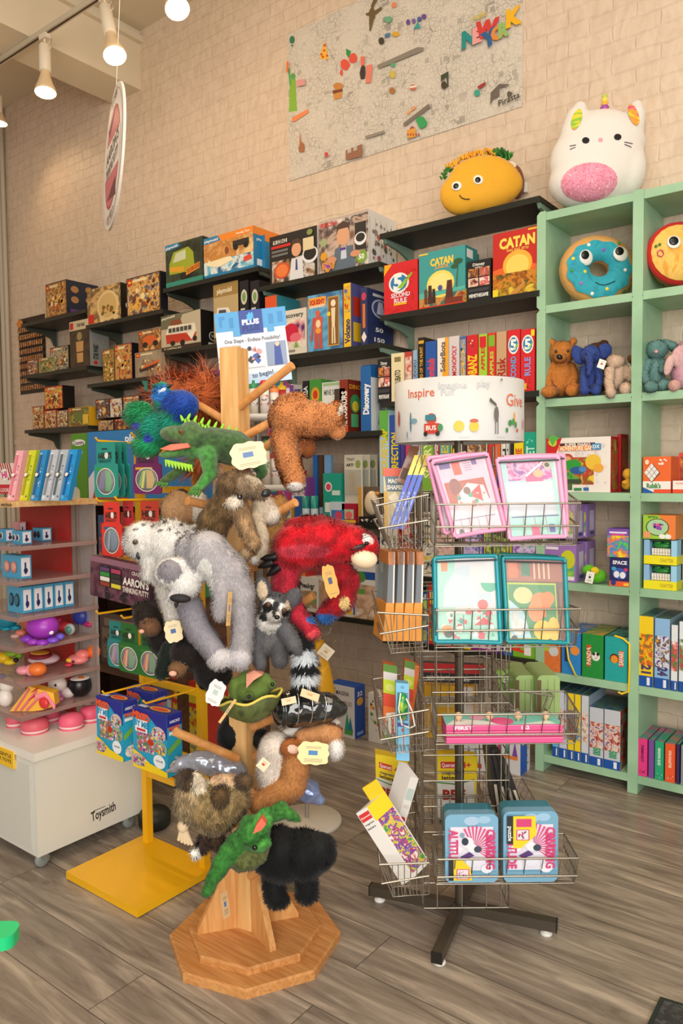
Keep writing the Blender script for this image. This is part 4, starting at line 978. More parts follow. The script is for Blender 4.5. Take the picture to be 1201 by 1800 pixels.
# ------------------------------------------------------------------ cushions on top of the shelves
# taco cushion on the topmost black shelf
def depth_at(x, y, Y): return (at(x, y, Y=Y) - CAM).dot(CF)
dt = depth_at(850, 350, 3.30)
s = Plush('taco_cushion', 'yellow taco shaped cushion with eyes and a smile on the topmost black shelf', 'cushion', dt, (845, 372), voxel=.007, smooth=6)
s.e(846, 332, 74, 42, '#f0b22e', rd=26, ang=10).e(818, 340, 45, 38, '#f0b22e', rd=24, ang=20).e(870, 322, 45, 42, '#f0b22e', rd=24, ang=0).e(850, 345, 60, 30, '#efb030', rd=26, ang=12).e(848, 314, 60, 40, '#f0b22e', rd=24, ang=8)
s.e(907, 320, 14, 30, '#7a4a24', .05, rd=22, ang=8).e(895, 297, 14, 11, '#efe9dc', .05, rd=20)
s.grow(fur=0)
for x, y in ((803, 327), (841, 316)):
    b = s.bead(x, y, 9, '#f2efe8', rough=.6, sq=(1, .95, .3)); 
    s.bead(x - 1, y + 1, 5, '#0c0c0e', 'pupil', .2, (1, 1, .35), out=.006)
s.ribbon([(808, 343), (812, 348), (818, 350), (826, 350)], 1.6, '#3a2a1c', 'mouth')
def tuft(s, pts, c, n, L, name, r=2.2):
    q = random.Random(3); b = MB(); k = s.D / F
    for i in range(n):
        t = q.random() * (len(pts) - 1); j = int(t); f = t - j
        x = pts[j][0] * (1 - f) + pts[j + 1][0] * f + q.uniform(-3, 3); y = pts[j][1] * (1 - f) + pts[j + 1][1] * f + q.uniform(-2, 4)
        P = Vector(s.W(x, y, .02 + q.uniform(-.01, .05))) - s.base
        dr = Vector((q.uniform(-1, 1), q.uniform(-1, .6), q.uniform(.5, 1.3))).normalized() * L
        b.tube([P, P + dr * .5 + Vector((0, 0, .003)), P + dr], [r * k * .6, r * k * .7, r * k * .3], M(c[i % len(c)], .8), 6)
    s.part(b, name)
tuft(s, [(788, 296), (812, 281), (835, 272), (862, 268), (872, 276)], ['#f5bc3a', '#eaa62e'], 130, .022, 'cheese_fringe')
tuft(s, [(866, 274), (880, 271), (896, 279)], ['#2f7a2c', '#3c8f34', '#245f24'], 90, .03, 'lettuce_fringe'); tuft(s, [(779, 314), (786, 303), (792, 297)], ['#2f7a2c', '#3c8f34'], 30, .02, 'lettuce_fringe')
s.part(MB().box(tuple(Vector(s.W(921, 338, .06)) - s.base), tuple(Vector(s.W(929, 322, .065)) - s.base), M('#eceae2')), 'sewn_label')

# white cat unicorn cushion on the green shelf
dt = depth_at(1050, 340, 3.30)
s = Plush('cat_cushion', 'big round white cat cushion with rainbow ears, horn and pink belly on the green shelf', 'cushion', dt, (1048, 352), voxel=.009, smooth=7)
WH = '#f1ece6'
s.e(1050, 288, 84, 76, WH, rd=46).e(1060, 250, 74, 56, WH, rd=40).e(1038, 318, 74, 48, WH, rd=48, ang=6).e(1100, 300, 34, 50, WH, rd=36, ang=-4)
s.l([(1008, 236, 0, 24), (1014, 208, 0, 20), (1020, 190, 0, 12)], WH).l([(1110, 228, 0, 22), (1116, 204, 0, 19), (1119, 188, 0, 12)], WH)
s.grow(fur=0, bump=.5, sheen=.2)
def patch(s, cx, cy, rx, ry, c, name, ang=0, fur=0, n=22, bulge=.005, lab=None):
    """appliqué lying on the skin"""
    a = math.radians(ang); b = MB(); Vv = []; rings = 7
    c0, n0 = s.surf(cx, cy)
    for i in range(rings + 1):
        for j in range(n):
            f = i / rings; t = 2 * PI * j / n; u, v = rx * f * math.cos(t), ry * f * math.sin(t)
            x, y = cx + u * math.cos(a) + v * math.sin(a), cy - u * math.sin(a) + v * math.cos(a)
            P, nn = s.surf(x, y); Vv.append(P - np.array(s.base) + nn * (.0015 + bulge * (1 - f * f)))
    Fs = [(i * n + j, (i + 1) * n + j, (i + 1) * n + (j + 1) % n, i * n + (j + 1) % n) for i in range(rings) for j in range(n)]
    b.add(Vv, Fs, c if not isinstance(c, str) else M(c, .8), True)
    return s.part(b, name, None, lab)
pk = PH(['#e58aa8', '#f0a8c0', '#d9728f', '#f6c0d0'], 60, .85)
patch(s, 1036, 320, 50, 34, pk, 'belly_patch', 8, bulge=.02)
for x, y in ((1030, 247), (1086, 241)): patch(s, x, y, 6.5, 5.5, '#141214', 'eye', bulge=.003)
patch(s, 1056, 246, 4, 3.5, '#eea0b0', 'nose', bulge=.002)
for a_ in (((1002, 257), (1013, 255)), ((1002, 263), (1012, 259)), ((1098, 250), (1112, 253)), ((1098, 254), (1110, 259))): s.ribbon(a_, 1.2, '#3a3434', 'whisker')
for x, y, a_, cl in ((1014, 210, 72, ['#e8d23a', '#8fc23c', '#f0a03c']), (1114, 202, -72, ['#e85a8a', '#f0a03c', '#f0dc3c'])):
    patch(s, x, y, 19, 8.5, PH(cl, 26, .7, const=True, stretch=(.3, .3, 1)), 'ear_lining', a_, bulge=.004)
b = MB(); P0 = Vector(s.W(1063, 206, 0)) - s.base; k = s.D / F
HC = ['#c8406a', '#e0608a', '#9a4aa8', '#e8b03c', '#f0d84a', '#b8cc4a']
for i in range(6):
    r0, r1 = (9.5 - i * 1.1) * k, (9.5 - (i + 1) * 1.1) * k
    b.lathe([(r0 * .85, i * .016), (r0 * 1.05, i * .016 + .008), (r1 * .85, i * .016 + .016)], M(HC[i], .5), 16, tuple(P0))
s.part(b, 'horn')

# ------------------------------------------------------------------ green cube shelf
GREEN = PH(['#98c09e', '#a2caa7', '#8db694'], 3, .42, dist=0)
GX = [(-1.365, -1.325), (-.957, -.915), (-.547, -.505), (-.137, -.1)]
GZ = [.045, .425, .83, 1.222, 1.63, 2.036, 2.435]; GT = .034
g = thing('cube_shelf', 'pale green open cube shelving unit against the brick wall', 'shelving unit', (GX[0][0], FY, 0))
GO = Vector((GX[0][0], FY, 0))
for i, (a, c) in enumerate(GX[:3]):
    b = MB(); a -= GO.x; c -= GO.x
    zs = [0] + [z + GT / 2 for z in GZ[1:-1]] + [GZ[-1] + GT + .006]
    for z0, z1 in zip(zs[:-1], zs[1:]):
        ch = .014 if i == 0 else .004
        b.prism([(a + ch, z0), (c - .002, z0), (c, z0 + .004), (c, z1 - .004), (c - .002, z1), (a + ch, z1), (a, z1 - ch), (a, z0 + ch if z0 > 0 else z0)], 0, .29, GREEN, 1)
    b.build('side_board', g)
for i, z in enumerate(GZ):
    for j in range(2):
        a, c = GX[j][1] - GO.x, GX[j + 1][0] - GO.x
        b = MB(); b.box((a + .0005, .002, z), (c - .0005, .29, z + GT), GREEN); b.build('shelf_board', g)
GF = [z + GT + .001 for z in GZ]


def gb(lv, xl, xr, yt, d, base, side, art, label, name='game_box', grp=None, zb=None, off=.006, sideart=None, catg='box', topc=None):
    return wb('S1', xl, xr, yt, d, base, side, art, label, name, catg, grp, zb=GF[lv] if zb is None else zb, off=off, sideart=sideart, topc=topc)


# donut cushion
dt = depth_at(1052, 480, 3.33)
s = Plush('donut_cushion', 'blue iced donut cushion with two big eyes in the green shelf', 'cushion', dt, (1050, 530), voxel=.006, smooth=4)
N_ = 22
pts = [(1050 + 43 * math.cos(2 * PI * i / N_), 475 + 37 * math.sin(2 * PI * i / N_), .012, 24) for i in range(N_ + 1)]
s.l(pts, '#e9ad62'); s.grow(fur=0, bump=.4)
def icing(s):
    b = MB(); V = []; rings, n = 10, 80
    for i in range(rings + 1):
        for j in range(n):
            t = 2 * PI * j / n; f = i / rings
            ro = 1 + .035 * math.cos(11 * t)
            rx, ry = 17 + (57 * ro - 17) * f, 14 + (50 * ro - 14) * f
            P, nn = s.surf(1053 + rx * math.cos(t), 473 + ry * math.sin(t)); V.append(P - np.array(s.base) + np.array(-DV) * .004)
    b.add(V, [(i * n + j, (i + 1) * n + j, (i + 1) * n + (j + 1) % n, i * n + (j + 1) % n) for i in range(rings) for j in range(n)], PH(['#2b9cb0', '#2fa6ba', '#2793a8'], 20, .8), True)
    s.part(b, 'icing')
icing(s)
for x, y in ((1030, 453), (1091, 447)):
    s.bead(x, y, 14, '#f0eee8', rough=.6, sq=(1, .92, .25), out=.003); s.bead(x - 3, y - 4, 7.5, '#0c0c0e', 'pupil', .3, (1, 1, .25), out=.011)
for x, y, c in ((1035, 431, '#f4f0e8'), (1061, 439, '#8a5ac8'), (1088, 428, '#3a9a4a'), (1008, 455, '#f0d23a'), (1006, 476, '#2f9a4a'), (1028, 478, '#f0d23a'), (1099, 475, '#f4f0e8'), (1022, 498, '#a06ac8'), (1041, 516, '#f4f0e8'), (1067, 508, '#f0d23a'), (1096, 511, '#2f8a4a'), (1110, 491, '#8a3a5a')):
    s.bead(x, y, 3.2, c, 'sprinkle', .6, (1, 1, .4), out=.004)
s.ribbon([(1046, 497), (1053, 501), (1062, 502), (1072, 499), (1081, 495)], 1.5, '#1c2a34', 'mouth', lift=.006)
# noodle bowl cushion in the next cell
dt = depth_at(1190, 450, 3.33)
s = Plush('ramen_cushion', 'round red rimmed noodle bowl cushion with eyes, cut by the right photo edge', 'cushion', dt, (1195, 503), voxel=.008, smooth=5)
s.e(1196, 446, 61, 57, '#d42a24', rd=24, ang=0).e(1188, 452, 50, 52, '#c8842c', .045, rd=28); s.grow(fur=0, bump=.3)
patch(s, 1197, 444, 52, 49, PH(['#f0b64e', '#f6c768', '#e8a43c'], 9, .8, detail=6, dist=3), 'noodle_face', bulge=.006)
s.bead(1184, 427, 12, '#f0eee8', rough=.6, sq=(1, 1, .25), out=.008); s.bead(1183, 426, 8, '#0c0c0e', 'pupil', .3, (1, 1, .25), out=.014)
s.ribbon([(1166, 443), (1161, 440), (1156, 444), (1157, 450), (1163, 452), (1167, 447), (1164, 443)], 1.8, '#c83a6a', 'swirl', lift=.009)
for x, y in ((1154, 434), (1160, 431)): s.bead(x, y, 2.6, '#2f7a2c', 'scallion', .6, (1, 1, .4), out=.008)

# small plush row
def toy(cx, by, h, D, name, label, c, c2=None, kind='bear'):
    """sitting plush about h pixels tall whose seat is at (cx, by)"""
    u = h / 100.0; c2 = c2 or c
    s = Plush(name, label, 'plush toy', D, (cx, by), voxel=.0045, smooth=3)
    X = lambda x: cx + x * u
    Y_ = lambda y: by - y * u
    return s, X, Y_, u
D2 = depth_at(990, 650, 3.30)
c = '#c87c34'
s, X, Y_, u = toy(988, 697, 104, D2, 'teddy_bear', 'caramel brown teddy bear sitting at the left of the green shelf cell', c)
s.e(X(-2), Y_(30), 22 * u, 30 * u, c, rd=18 * u).e(X(0), Y_(74), 22 * u, 20 * u, c, -.02, rd=19 * u).e(X(-3), Y_(66), 11 * u, 9 * u, '#c07a34', -.055, rd=9 * u)
s.l([(X(-18), Y_(92), -.01, 6 * u), (X(-15), Y_(88), 0, 6 * u)], c).l([(X(19), Y_(93), -.01, 6.5 * u), (X(16), Y_(88), 0, 6 * u)], c)
s.l([(X(-16), Y_(50), 0, 8 * u), (X(-24), Y_(32), -.02, 7 * u), (X(-22), Y_(18), -.04, 7 * u)], c).l([(X(16), Y_(50), 0, 8 * u), (X(22), Y_(34), -.02, 7 * u), (X(20), Y_(22), -.04, 7 * u)], c)
s.l([(X(-12), Y_(10), -.02, 9 * u), (X(-22), Y_(8), -.09, 10 * u)], c).e(X(-22), Y_(8), 13 * u, 10 * u, c, -.09, rd=8 * u).l([(X(12), Y_(10), -.02, 9 * u), (X(19), Y_(12), -.09, 10 * u)], c).e(X(19), Y_(12), 14 * u, 11 * u, c, -.09, rd=8 * u, ang=25)
s.grow(fur=.006, dens=38000, grav=.2, bright=.12, width=.0009, cap=12000)
s.bead(X(-4), Y_(67), 4.6 * u, '#15100e', 'nose', .3, (1.2, .9, .7)); s.eye(X(-10), Y_(76), 2.4 * u); s.eye(X(10), Y_(77), 2.4 * u)
D2 = depth_at(1050, 650, 3.30); c = '#344c98'
s, X, Y_, u = toy(1037, 694, 92, D2, 'plush_elephant', 'navy blue plush elephant with a white paper tag', c)
s.e(X(2), Y_(32), 18 * u, 30 * u, c, rd=16 * u).e(X(2), Y_(76), 19 * u, 19 * u, c, -.02, rd=17 * u).e(X(-22), Y_(76), 13 * u, 20 * u, c, .0, rd=5 * u, ang=20).e(X(28), Y_(84), 14 * u, 17 * u, c, .0, rd=5 * u, ang=-35)
s.l([(X(0), Y_(70), -.05, 8 * u), (X(0), Y_(55), -.08, 6.5 * u), (X(-2), Y_(40), -.08, 5 * u)], c).l([(X(-10), Y_(50), -.02, 8 * u), (X(-12), Y_(30), -.05, 7 * u), (X(-10), Y_(8), -.06, 9 * u)], c).l([(X(12), Y_(50), -.02, 8 * u), (X(20), Y_(34), -.05, 8 * u), (X(18), Y_(22), -.06, 8 * u)], c).l([(X(8), Y_(12), -.02, 9 * u), (X(12), Y_(8), -.07, 10 * u)], c)
s.grow(fur=.006, dens=38000, grav=.2, bright=.15, width=.0009, cap=12000, wob=.004)
s.eye(X(-7), Y_(78), 1.8 * u); s.eye(X(10), Y_(78), 1.8 * u)
card(s.root, 1058, 640, D2 - .11, 13, 16, -20, '#efeeea', lab='white paper tag', logo='#c83a3a', lines=0)
D2 = depth_at(1060, 620, 3.42)
s = Plush('plush_dachshund', 'dark brown plush toy peeking out behind the navy elephant', 'plush toy', D2, (1050, 690), voxel=.006)
s.e(1052, 655, 20, 36, '#5e3218').e(1050, 614, 20, 12, '#6a3a1c').e(1062, 606, 9, 9, '#6a3a1c'); s.grow(fur=.006, dens=20000, cap=7000)
D2 = depth_at(1085, 660, 3.29); c = '#dabca4'
s, X, Y_, u = toy(1088, 695, 72, D2, 'plush_bunny', 'beige floppy plush bunny bent forward, right of the navy elephant', c)
s.e(X(-4), Y_(50), 20 * u, 40 * u, c, rd=20 * u, ang=-10).e(X(-8), Y_(82), 22 * u, 18 * u, c, -.02).l([(X(-22), Y_(60), -.04, 12 * u), (X(-24), Y_(30), -.07, 11 * u), (X(-20), Y_(6), -.08, 12 * u)], c)
s.e(X(18), Y_(16), 17 * u, 16 * u, c, -.07, rd=14 * u).l([(X(8), Y_(70), 0, 10 * u), (X(26), Y_(60), -.02, 10 * u), (X(28), Y_(40), -.03, 9 * u)], c).e(X(30), Y_(88), 8 * u, 12 * u, '#8a5a34', .02, rd=6 * u, ang=30)
s.grow(fur=.006, dens=38000, grav=.1, bright=.12, cap=12000, wob=.003)
s.ribbon([(X(24), Y_(78)), (X(30), Y_(66)), (X(34), Y_(50))], 3, '#efe8dc', 'ribbon')
D2 = depth_at(1150, 650, 3.28); c = '#648e8a'
s, X, Y_, u = toy(1152, 688, 92, D2, 'plush_bunny', 'dusty teal plush bunny with long ears, near the right photo edge', c)
s.e(X(0), Y_(34), 19 * u, 32 * u, c, rd=17 * u).e(X(4), Y_(80), 20 * u, 18 * u, c, -.02, rd=17 * u).l([(X(18), Y_(92), 0, 8 * u), (X(34), Y_(86), -.01, 9 * u), (X(44), Y_(70), 0, 7 * u)], c).l([(X(-12), Y_(88), .01, 7 * u), (X(-20), Y_(66), .01, 8 * u), (X(-26), Y_(42), 0, 7 * u)], c)
s.l([(X(-14), Y_(54), -.02, 8 * u), (X(-20), Y_(36), -.03, 7 * u), (X(-18), Y_(20), -.05, 7 * u)], c).l([(X(14), Y_(54), -.02, 8 * u), (X(14), Y_(40), -.05, 7 * u)], c).e(X(-8), Y_(9), 14 * u, 11 * u, c, -.08).e(X(16), Y_(12), 16 * u, 11 * u, c, -.06, ang=15)
s.grow(fur=.006, dens=38000, grav=.2, bright=.15, cap=12000, wob=.004); s.bead(X(2), Y_(76), 3.2 * u, '#e8a0a0', 'nose', .5)
D2 = depth_at(1190, 650, 3.28)
s = Plush('plush_bunny', 'pink plush bunny with a flowered ear at the right photo edge', 'plush toy', D2, (1198, 688), voxel=.0055)
c = '#d9a3b4'
s.e(1204, 655, 24, 30, c, rd=20).e(1196, 626, 16, 22, '#e2b4b8', -.03, rd=8, ang=-25).e(1176, 642, 8, 20, '#e3bcb8', -.04, rd=6, ang=-15).e(1186, 678, 11, 11, '#d8a8a0', -.06).e(1210, 615, 20, 18, c); s.grow(fur=.005, dens=30000, cap=9000, bright=.15)

# row 3
MG = [('r', 0, 0, 1, 1, '#ece6df'), ('p', [(0, .45), (.12, .6), (.25, 1), (0, 1)], '#d3222a'), ('c', .12, .05, .85, .85, 60, ['#e6dcd6', '#ddd2cf'], .05), pic(.2, .14, .55, .5, ['#3a8a3a', '#5ab04a', '#c83a2c', '#8a5a34', '#e8c83a'], 22), ('e', .34, .62, .09, .09, '#b84a3a'), ('e', .34, .6, .06, .06, '#e0a878'), ('e', .42, .5, .14, .1, '#2f9a3a'), ('e', .5, .4, .12, .07, '#2a5a9a'), ('e', .58, .42, .06, .05, '#4a8ac8'), ('e', .74, .55, .12, .14, '#e8c03c'), ('e', .82, .44, .08, .08, '#e8a83c'), ('e', .18, .42, .12, .13, '#7a3a20'), ('e', .17, .3, .14, .1, '#8a4a2a'), ('r', .02, .04, .4, .12, '#4a6a3a'), ('r', .2, .16, .36, .08, '#3a4a3a'), ('r', .22, .84, .55, .06, '#5a2a20'), ('r', .2, .76, .62, .09, '#e8803c'), ('t', .5, .87, .045, 'SUPER MARIO', '#f6f0e4', 0, .4, .03), ('t', .5, .805, .075, 'ADVENTURE GAME', '#fbe9c8', 0, .56, .04), ('r', .72, .77, .14, .11, '#2a8ac0'), ('t', .79, .825, .06, 'DX', '#f4f4f4', 0, None, .03), ('r', .45, .03, .12, .05, '#2f8a4a'), ('r', .6, .03, .08, .06, '#2f6ab0'), ('c', .02, .86, .18, .12, 5, ['#5ab04a', '#c8c83a'], .12)]
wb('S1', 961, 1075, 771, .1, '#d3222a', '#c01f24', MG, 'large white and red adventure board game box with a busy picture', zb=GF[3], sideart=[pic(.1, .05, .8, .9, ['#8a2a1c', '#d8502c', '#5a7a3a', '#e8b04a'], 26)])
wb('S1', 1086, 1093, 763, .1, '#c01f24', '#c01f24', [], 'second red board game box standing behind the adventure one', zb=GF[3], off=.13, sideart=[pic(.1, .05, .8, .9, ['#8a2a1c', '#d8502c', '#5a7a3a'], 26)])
s = Plush('plush_chick', 'small yellow plush in the corner beside the red game box', 'plush toy', depth_at(1104, 840, 3.24), (1103, 860), voxel=.004); s.e(1103, 852, 10, 9, '#dba62a').e(1104, 833, 9, 10, '#e3ae30').e(1099, 848, 6, 4, '#e0a828', -.02); s.grow(fur=.004, dens=30000, cap=2500)
RU = [('r', 0, 0, 1, 1, '#e8692c'), ('p', [(.5, .25), (.9, .5), (.5, .86), (.1, .5)], '#1c1c1c')]
gb(3, 1131, 1181, 803, .12, '#e8692c', '#e06028', [('r', 0, .0, 1, .32, '#ecebe6'), ('p', [(0, 0), (0, .16), (.45, .0)], '#1f5aa8'), ('r', .4, 0, .6, .1, '#e8502c'), ('p', [(.32, .28), (.62, .55), (.34, .82), (.06, .55)], '#1c1c1c')] +
   [('p', [(.32 + (i - j) * .093, .30 + (i + j) * .088 + .006), (.32 + (i - j) * .093 + .085, .30 + (i + j) * .088 + .086), (.32 + (i - j) * .093, .30 + (i + j) * .088 + .166), (.32 + (i - j) * .093 - .085, .30 + (i + j) * .088 + .086)], '#e6e4e0') for i in range(3) for j in range(3)] + [('t', .4, .2, .13, "Rubik's", '#2f8a3a', 0, .5, .03), ('e', .15, .85, .07, .07, '#f6d8c0'), ('c', .5, .75, .45, .2, 8, ['#f6e0d0'], .06)], 'orange and white puzzle cube box with a diamond of white squares', 'puzzle_box')
gb(3, 1183, 1215, 845, .10, '#efe8e0', '#e8692c', [('r', 0, 0, 1, .3, '#e8502c'), ('t', .5, .78, .12, 'PUZZLE', '#e8692c', 0, .6)], 'low white and orange puzzle box at the right photo edge', 'puzzle_box')
gb(3, 1194, 1216, 796, .08, '#d8452c', '#d8452c', [pic(.1, .1, .8, .8, ['#d8452c', '#8a3a20', '#e8a04a'], 30)], 'red orange box behind the low puzzle box', 'puzzle_box', off=.13)
# row 4
PB = [pic(.55, .1, .4, .65, ['#2a9a9a', '#8ac83c', '#e8d83a'], 20), ('e', .75, .6, .22, .25, '#c8cf2a'), ('r', .05, .85, .4, .07, '#e8e4f0'), ('r', .05, .05, .9, .1, '#ece8ee')]
SP_ = [('r', .3, .2, .5, .6, '#d8d0e8'), ('r', .4, .08, .4, .08, '#2a4a9a')]
for i, (xl, xr, yt, zb_, o_, lab) in enumerate(((957, 1012, 886, GF[2] + .188, .006, 'purple toy set box on top, at the front of the green shelf cell'), (957, 1014, 955, GF[2], .006, 'purple toy set box at the bottom front of its stack'), (980, 1033, 885, GF[2] + .188, .125, 'purple toy set box on top, behind the front stack'), (980, 1033, 950, GF[2], .125, 'purple toy set box at the bottom of the rear stack'))):
    wb('S1', xl, xr, yt, .11, '#9a72bc', '#a886c8', PB, lab, 'toy_box', zb=zb_, sideart=SP_, off=o_, grp='purple toy set boxes')
s = Plush('plush_frog', 'bright green soft toy with yellow flower lying by the purple boxes', 'plush toy', depth_at(1048, 1010, 3.235), (1048, 1026), voxel=.004); s.e(1050, 1012, 17, 13, '#5fb81c').e(1036, 1002, 12, 10, '#63bc22').e(1046, 1003, 8, 7, '#e3c820', -.035, rd=4); s.grow(fur=0)
card(s.root, 1037, 1015, depth_at(1048, 1010, 3.235) - .05, 14, 20, -12, '#e8e8e0', lab='white and black card tag', logo='#2a2a2a')
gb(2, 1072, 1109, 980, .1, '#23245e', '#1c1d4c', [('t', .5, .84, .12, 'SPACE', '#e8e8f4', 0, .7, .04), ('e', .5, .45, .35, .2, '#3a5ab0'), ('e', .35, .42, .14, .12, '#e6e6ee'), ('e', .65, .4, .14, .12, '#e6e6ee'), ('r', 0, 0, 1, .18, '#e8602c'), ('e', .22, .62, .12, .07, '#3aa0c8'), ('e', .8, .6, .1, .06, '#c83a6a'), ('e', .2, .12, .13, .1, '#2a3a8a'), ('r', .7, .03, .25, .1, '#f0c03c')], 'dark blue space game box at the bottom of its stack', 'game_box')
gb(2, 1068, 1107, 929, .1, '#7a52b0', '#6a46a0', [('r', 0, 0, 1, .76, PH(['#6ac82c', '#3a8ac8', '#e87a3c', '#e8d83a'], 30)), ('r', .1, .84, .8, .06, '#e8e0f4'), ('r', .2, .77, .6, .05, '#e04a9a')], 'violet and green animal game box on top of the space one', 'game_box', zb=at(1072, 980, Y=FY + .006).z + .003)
gb(2, 1131, 1189, 905, .12, '#9ac83c', '#e88a3c', [('p', [(.5, 1), (1, 1), (1, 0), (.85, 0)], '#e8803c'), ('e', .45, .5, .36, .36, '#3a3a34'), ('e', .45, .5, .33, .33, '#a8cfa0'), ('c', .25, .35, .4, .35, 14, ['#8a4ab0', '#e85a8a', '#3a3a8a'], .1), ('t', .3, .92, .08, 'SPIN', '#2a6a2a', 0, .3), ('e', .6, .12, .1, .1, '#eeeee8'), ('e', .78, .12, .1, .1, '#eeeee8'), ('r', .03, .05, .2, .25, '#e89a6a')], 'green and orange craft kit box with a round window, top of its stack', 'craft_kit', zb=GF[2] + .205)
for i, (yt, zb_) in enumerate(((962, GF[2] + .102), (1002, GF[2]))):
    t = thing('teeth_game', ['green chattering teeth toy in a yellow box, upper of two', 'green chattering teeth toy in a yellow box, lower of two'][i], 'toy', at(1132, 1000, Y=FY + .006), 0, 'chattering teeth toys in the green shelf'); t.location.z = zb_
    w_ = at(1190, 1000, Y=FY + .006).x - t.location.x; h_ = .099
    b = MB(); b.box((0, 0, 0), (w_, .09, .035), M('#e9e11e')); b.box((0, .07, .035), (w_, .09, h_), M('#8ab8e0')); b.box((0, 0, .035), (.022, .09, h_), M('#8ab8e0')); b.box((w_ - .022, 0, .035), (w_, .09, h_), M('#9ad0f0'))
    b.box((.022, 0, h_ - .004), (w_ - .022, .09, h_), M('#2a4a34')); b.art((0, 0, 0), (w_, 0, 0), (0, 0, .035), [('t', .7, .5, .4, 'CHATTER', '#b8a020', 0, .4)]); b.build('box', t)
    b = MB(); m_ = M('#2f8a3c', .2)
    b.ell((w_ / 2, .045, .075), (.042, .03, .014), m_); b.ell((w_ / 2 - .018, .035, .085), (.016, .014, .012), m_); b.ell((w_ / 2 + .018, .035, .085), (.016, .014, .012), m_); b.build('gums', t)
    b = MB()
    for q in range(7): b.box((w_ / 2 - .036 + q * .0105, .012, .048), (w_ / 2 - .0275 + q * .0105, .03, .064), M('#e8e4dc', .3)); b.box((w_ / 2 - .036 + q * .0105, .014, .037), (w_ / 2 - .0275 + q * .0105, .03, .047), M('#e8e4dc', .3))
    b.build('teeth', t)
# row 5: cased playsets with yellow cord handles
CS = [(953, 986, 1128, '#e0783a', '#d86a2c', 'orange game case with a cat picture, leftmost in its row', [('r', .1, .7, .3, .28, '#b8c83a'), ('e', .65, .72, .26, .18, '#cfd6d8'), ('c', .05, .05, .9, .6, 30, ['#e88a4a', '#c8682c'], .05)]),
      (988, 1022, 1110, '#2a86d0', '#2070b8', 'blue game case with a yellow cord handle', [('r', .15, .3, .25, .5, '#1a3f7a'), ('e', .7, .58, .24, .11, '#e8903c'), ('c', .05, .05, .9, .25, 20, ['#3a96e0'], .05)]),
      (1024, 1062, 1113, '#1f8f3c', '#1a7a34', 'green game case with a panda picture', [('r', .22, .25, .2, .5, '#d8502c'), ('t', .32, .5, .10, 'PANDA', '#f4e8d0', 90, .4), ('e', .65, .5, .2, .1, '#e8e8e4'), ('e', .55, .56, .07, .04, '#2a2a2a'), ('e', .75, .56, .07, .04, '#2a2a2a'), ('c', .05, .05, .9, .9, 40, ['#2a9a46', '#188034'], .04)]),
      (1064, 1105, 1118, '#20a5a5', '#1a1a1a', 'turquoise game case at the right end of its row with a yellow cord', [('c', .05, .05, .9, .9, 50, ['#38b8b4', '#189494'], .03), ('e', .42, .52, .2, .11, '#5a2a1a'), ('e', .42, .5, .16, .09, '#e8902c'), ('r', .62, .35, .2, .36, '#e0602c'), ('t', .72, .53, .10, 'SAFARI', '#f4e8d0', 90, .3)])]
for xl, xr, yt, c1, c2, lab, a_ in CS:
    A = at(xl, yt, Y=FY + .006); w_ = at(xr, yt, Y=FY + .006).x - A.x - .002; h_ = A.z - GF[1]
    b = MB(); tp = PH([{'#20a5a5': '#1c1c1a', '#1f8f3c': '#e8b03c', '#2a86d0': '#2a5ac8', '#e0783a': '#c8a83a'}[c1], c1, '#d8a83a'], 14)
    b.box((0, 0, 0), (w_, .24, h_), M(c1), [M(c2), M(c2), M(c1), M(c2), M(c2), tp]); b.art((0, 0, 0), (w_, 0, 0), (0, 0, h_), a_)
    t = thing('game_case', lab, 'box', (A.x, FY + .006, GF[1])); b.build('case', t)
    if c1 in ('#2a86d0', '#20a5a5'):
        b = MB(); YL = M('#f2cf22', .5)
        if c1 == '#2a86d0': b.tube([(w_ * .3, -.002, h_ * 1.0), (w_ * .32, -.02, h_ * .85), (w_ * .5, -.03, h_ * .4), (w_ * .8, -.02, h_ * .05), (w_ * .82, -.006, .0)], .004, YL, 8)
        else: b.tube([(w_ * .4, .01, h_ + .004), (w_ * .8, -.005, h_ * 1.0), (w_ * 1.1, -.01, h_ * .9), (w_ * 1.13, -.016, h_ * .4), (w_ * 1.1, -.012, -.03), (w_ * .8, -.014, -.045), (w_ * .65, -.012, -.04)], .0045, YL, 8)
        b.build('cord_handle', t)
def puz(lv, xl, xr, yt, c1, pal, lab, top='#cfd6dc', num='', off=.004, side=None):
    a = [pic(.02, .3, .96, .45, pal, 45), ('r', 0, 0, 1, .15, '#1552a8'), ('r', .6, .02, .2, .11, '#e8eef4')]
    if num: a.append(('t', .55, .25, .12, num, '#3a9a6a' if num == '500' else '#4a3a6a', -90, .13, .05))
    return gb(lv, xl, xr, yt, .22, c1, side or '#9ab0c0', a, lab, 'jigsaw_box', off=off, topc=PH(['#3a5a6a', '#5a7a6a', '#1a4a8a'], 14))
puz(1, 1123, 1150, 1082, '#f0cf1c', ['#3a8a3a', '#e0502c', '#f0cf1c', '#6a4a2a'], 'yellow jigsaw box with a green picture, first right of the divider', num='21')
puz(1, 1152, 1179, 1086, '#8ab8e4', ['#5a3a8a', '#e8e8f0', '#2a2a4a', '#e0a03c'], 'light blue jigsaw box with a violet picture', num='24')
puz(1, 1181, 1193, 1098, '#dfe6ea', ['#3a8a4a', '#d83a4a', '#e8e0d8'], 'narrow white jigsaw box with strawberries'); puz(1, 1195, 1215, 1092, '#dfe6ea', ['#c83a4a', '#5a8a4a', '#e8e0d8'], 'white jigsaw box cut by the right photo edge')
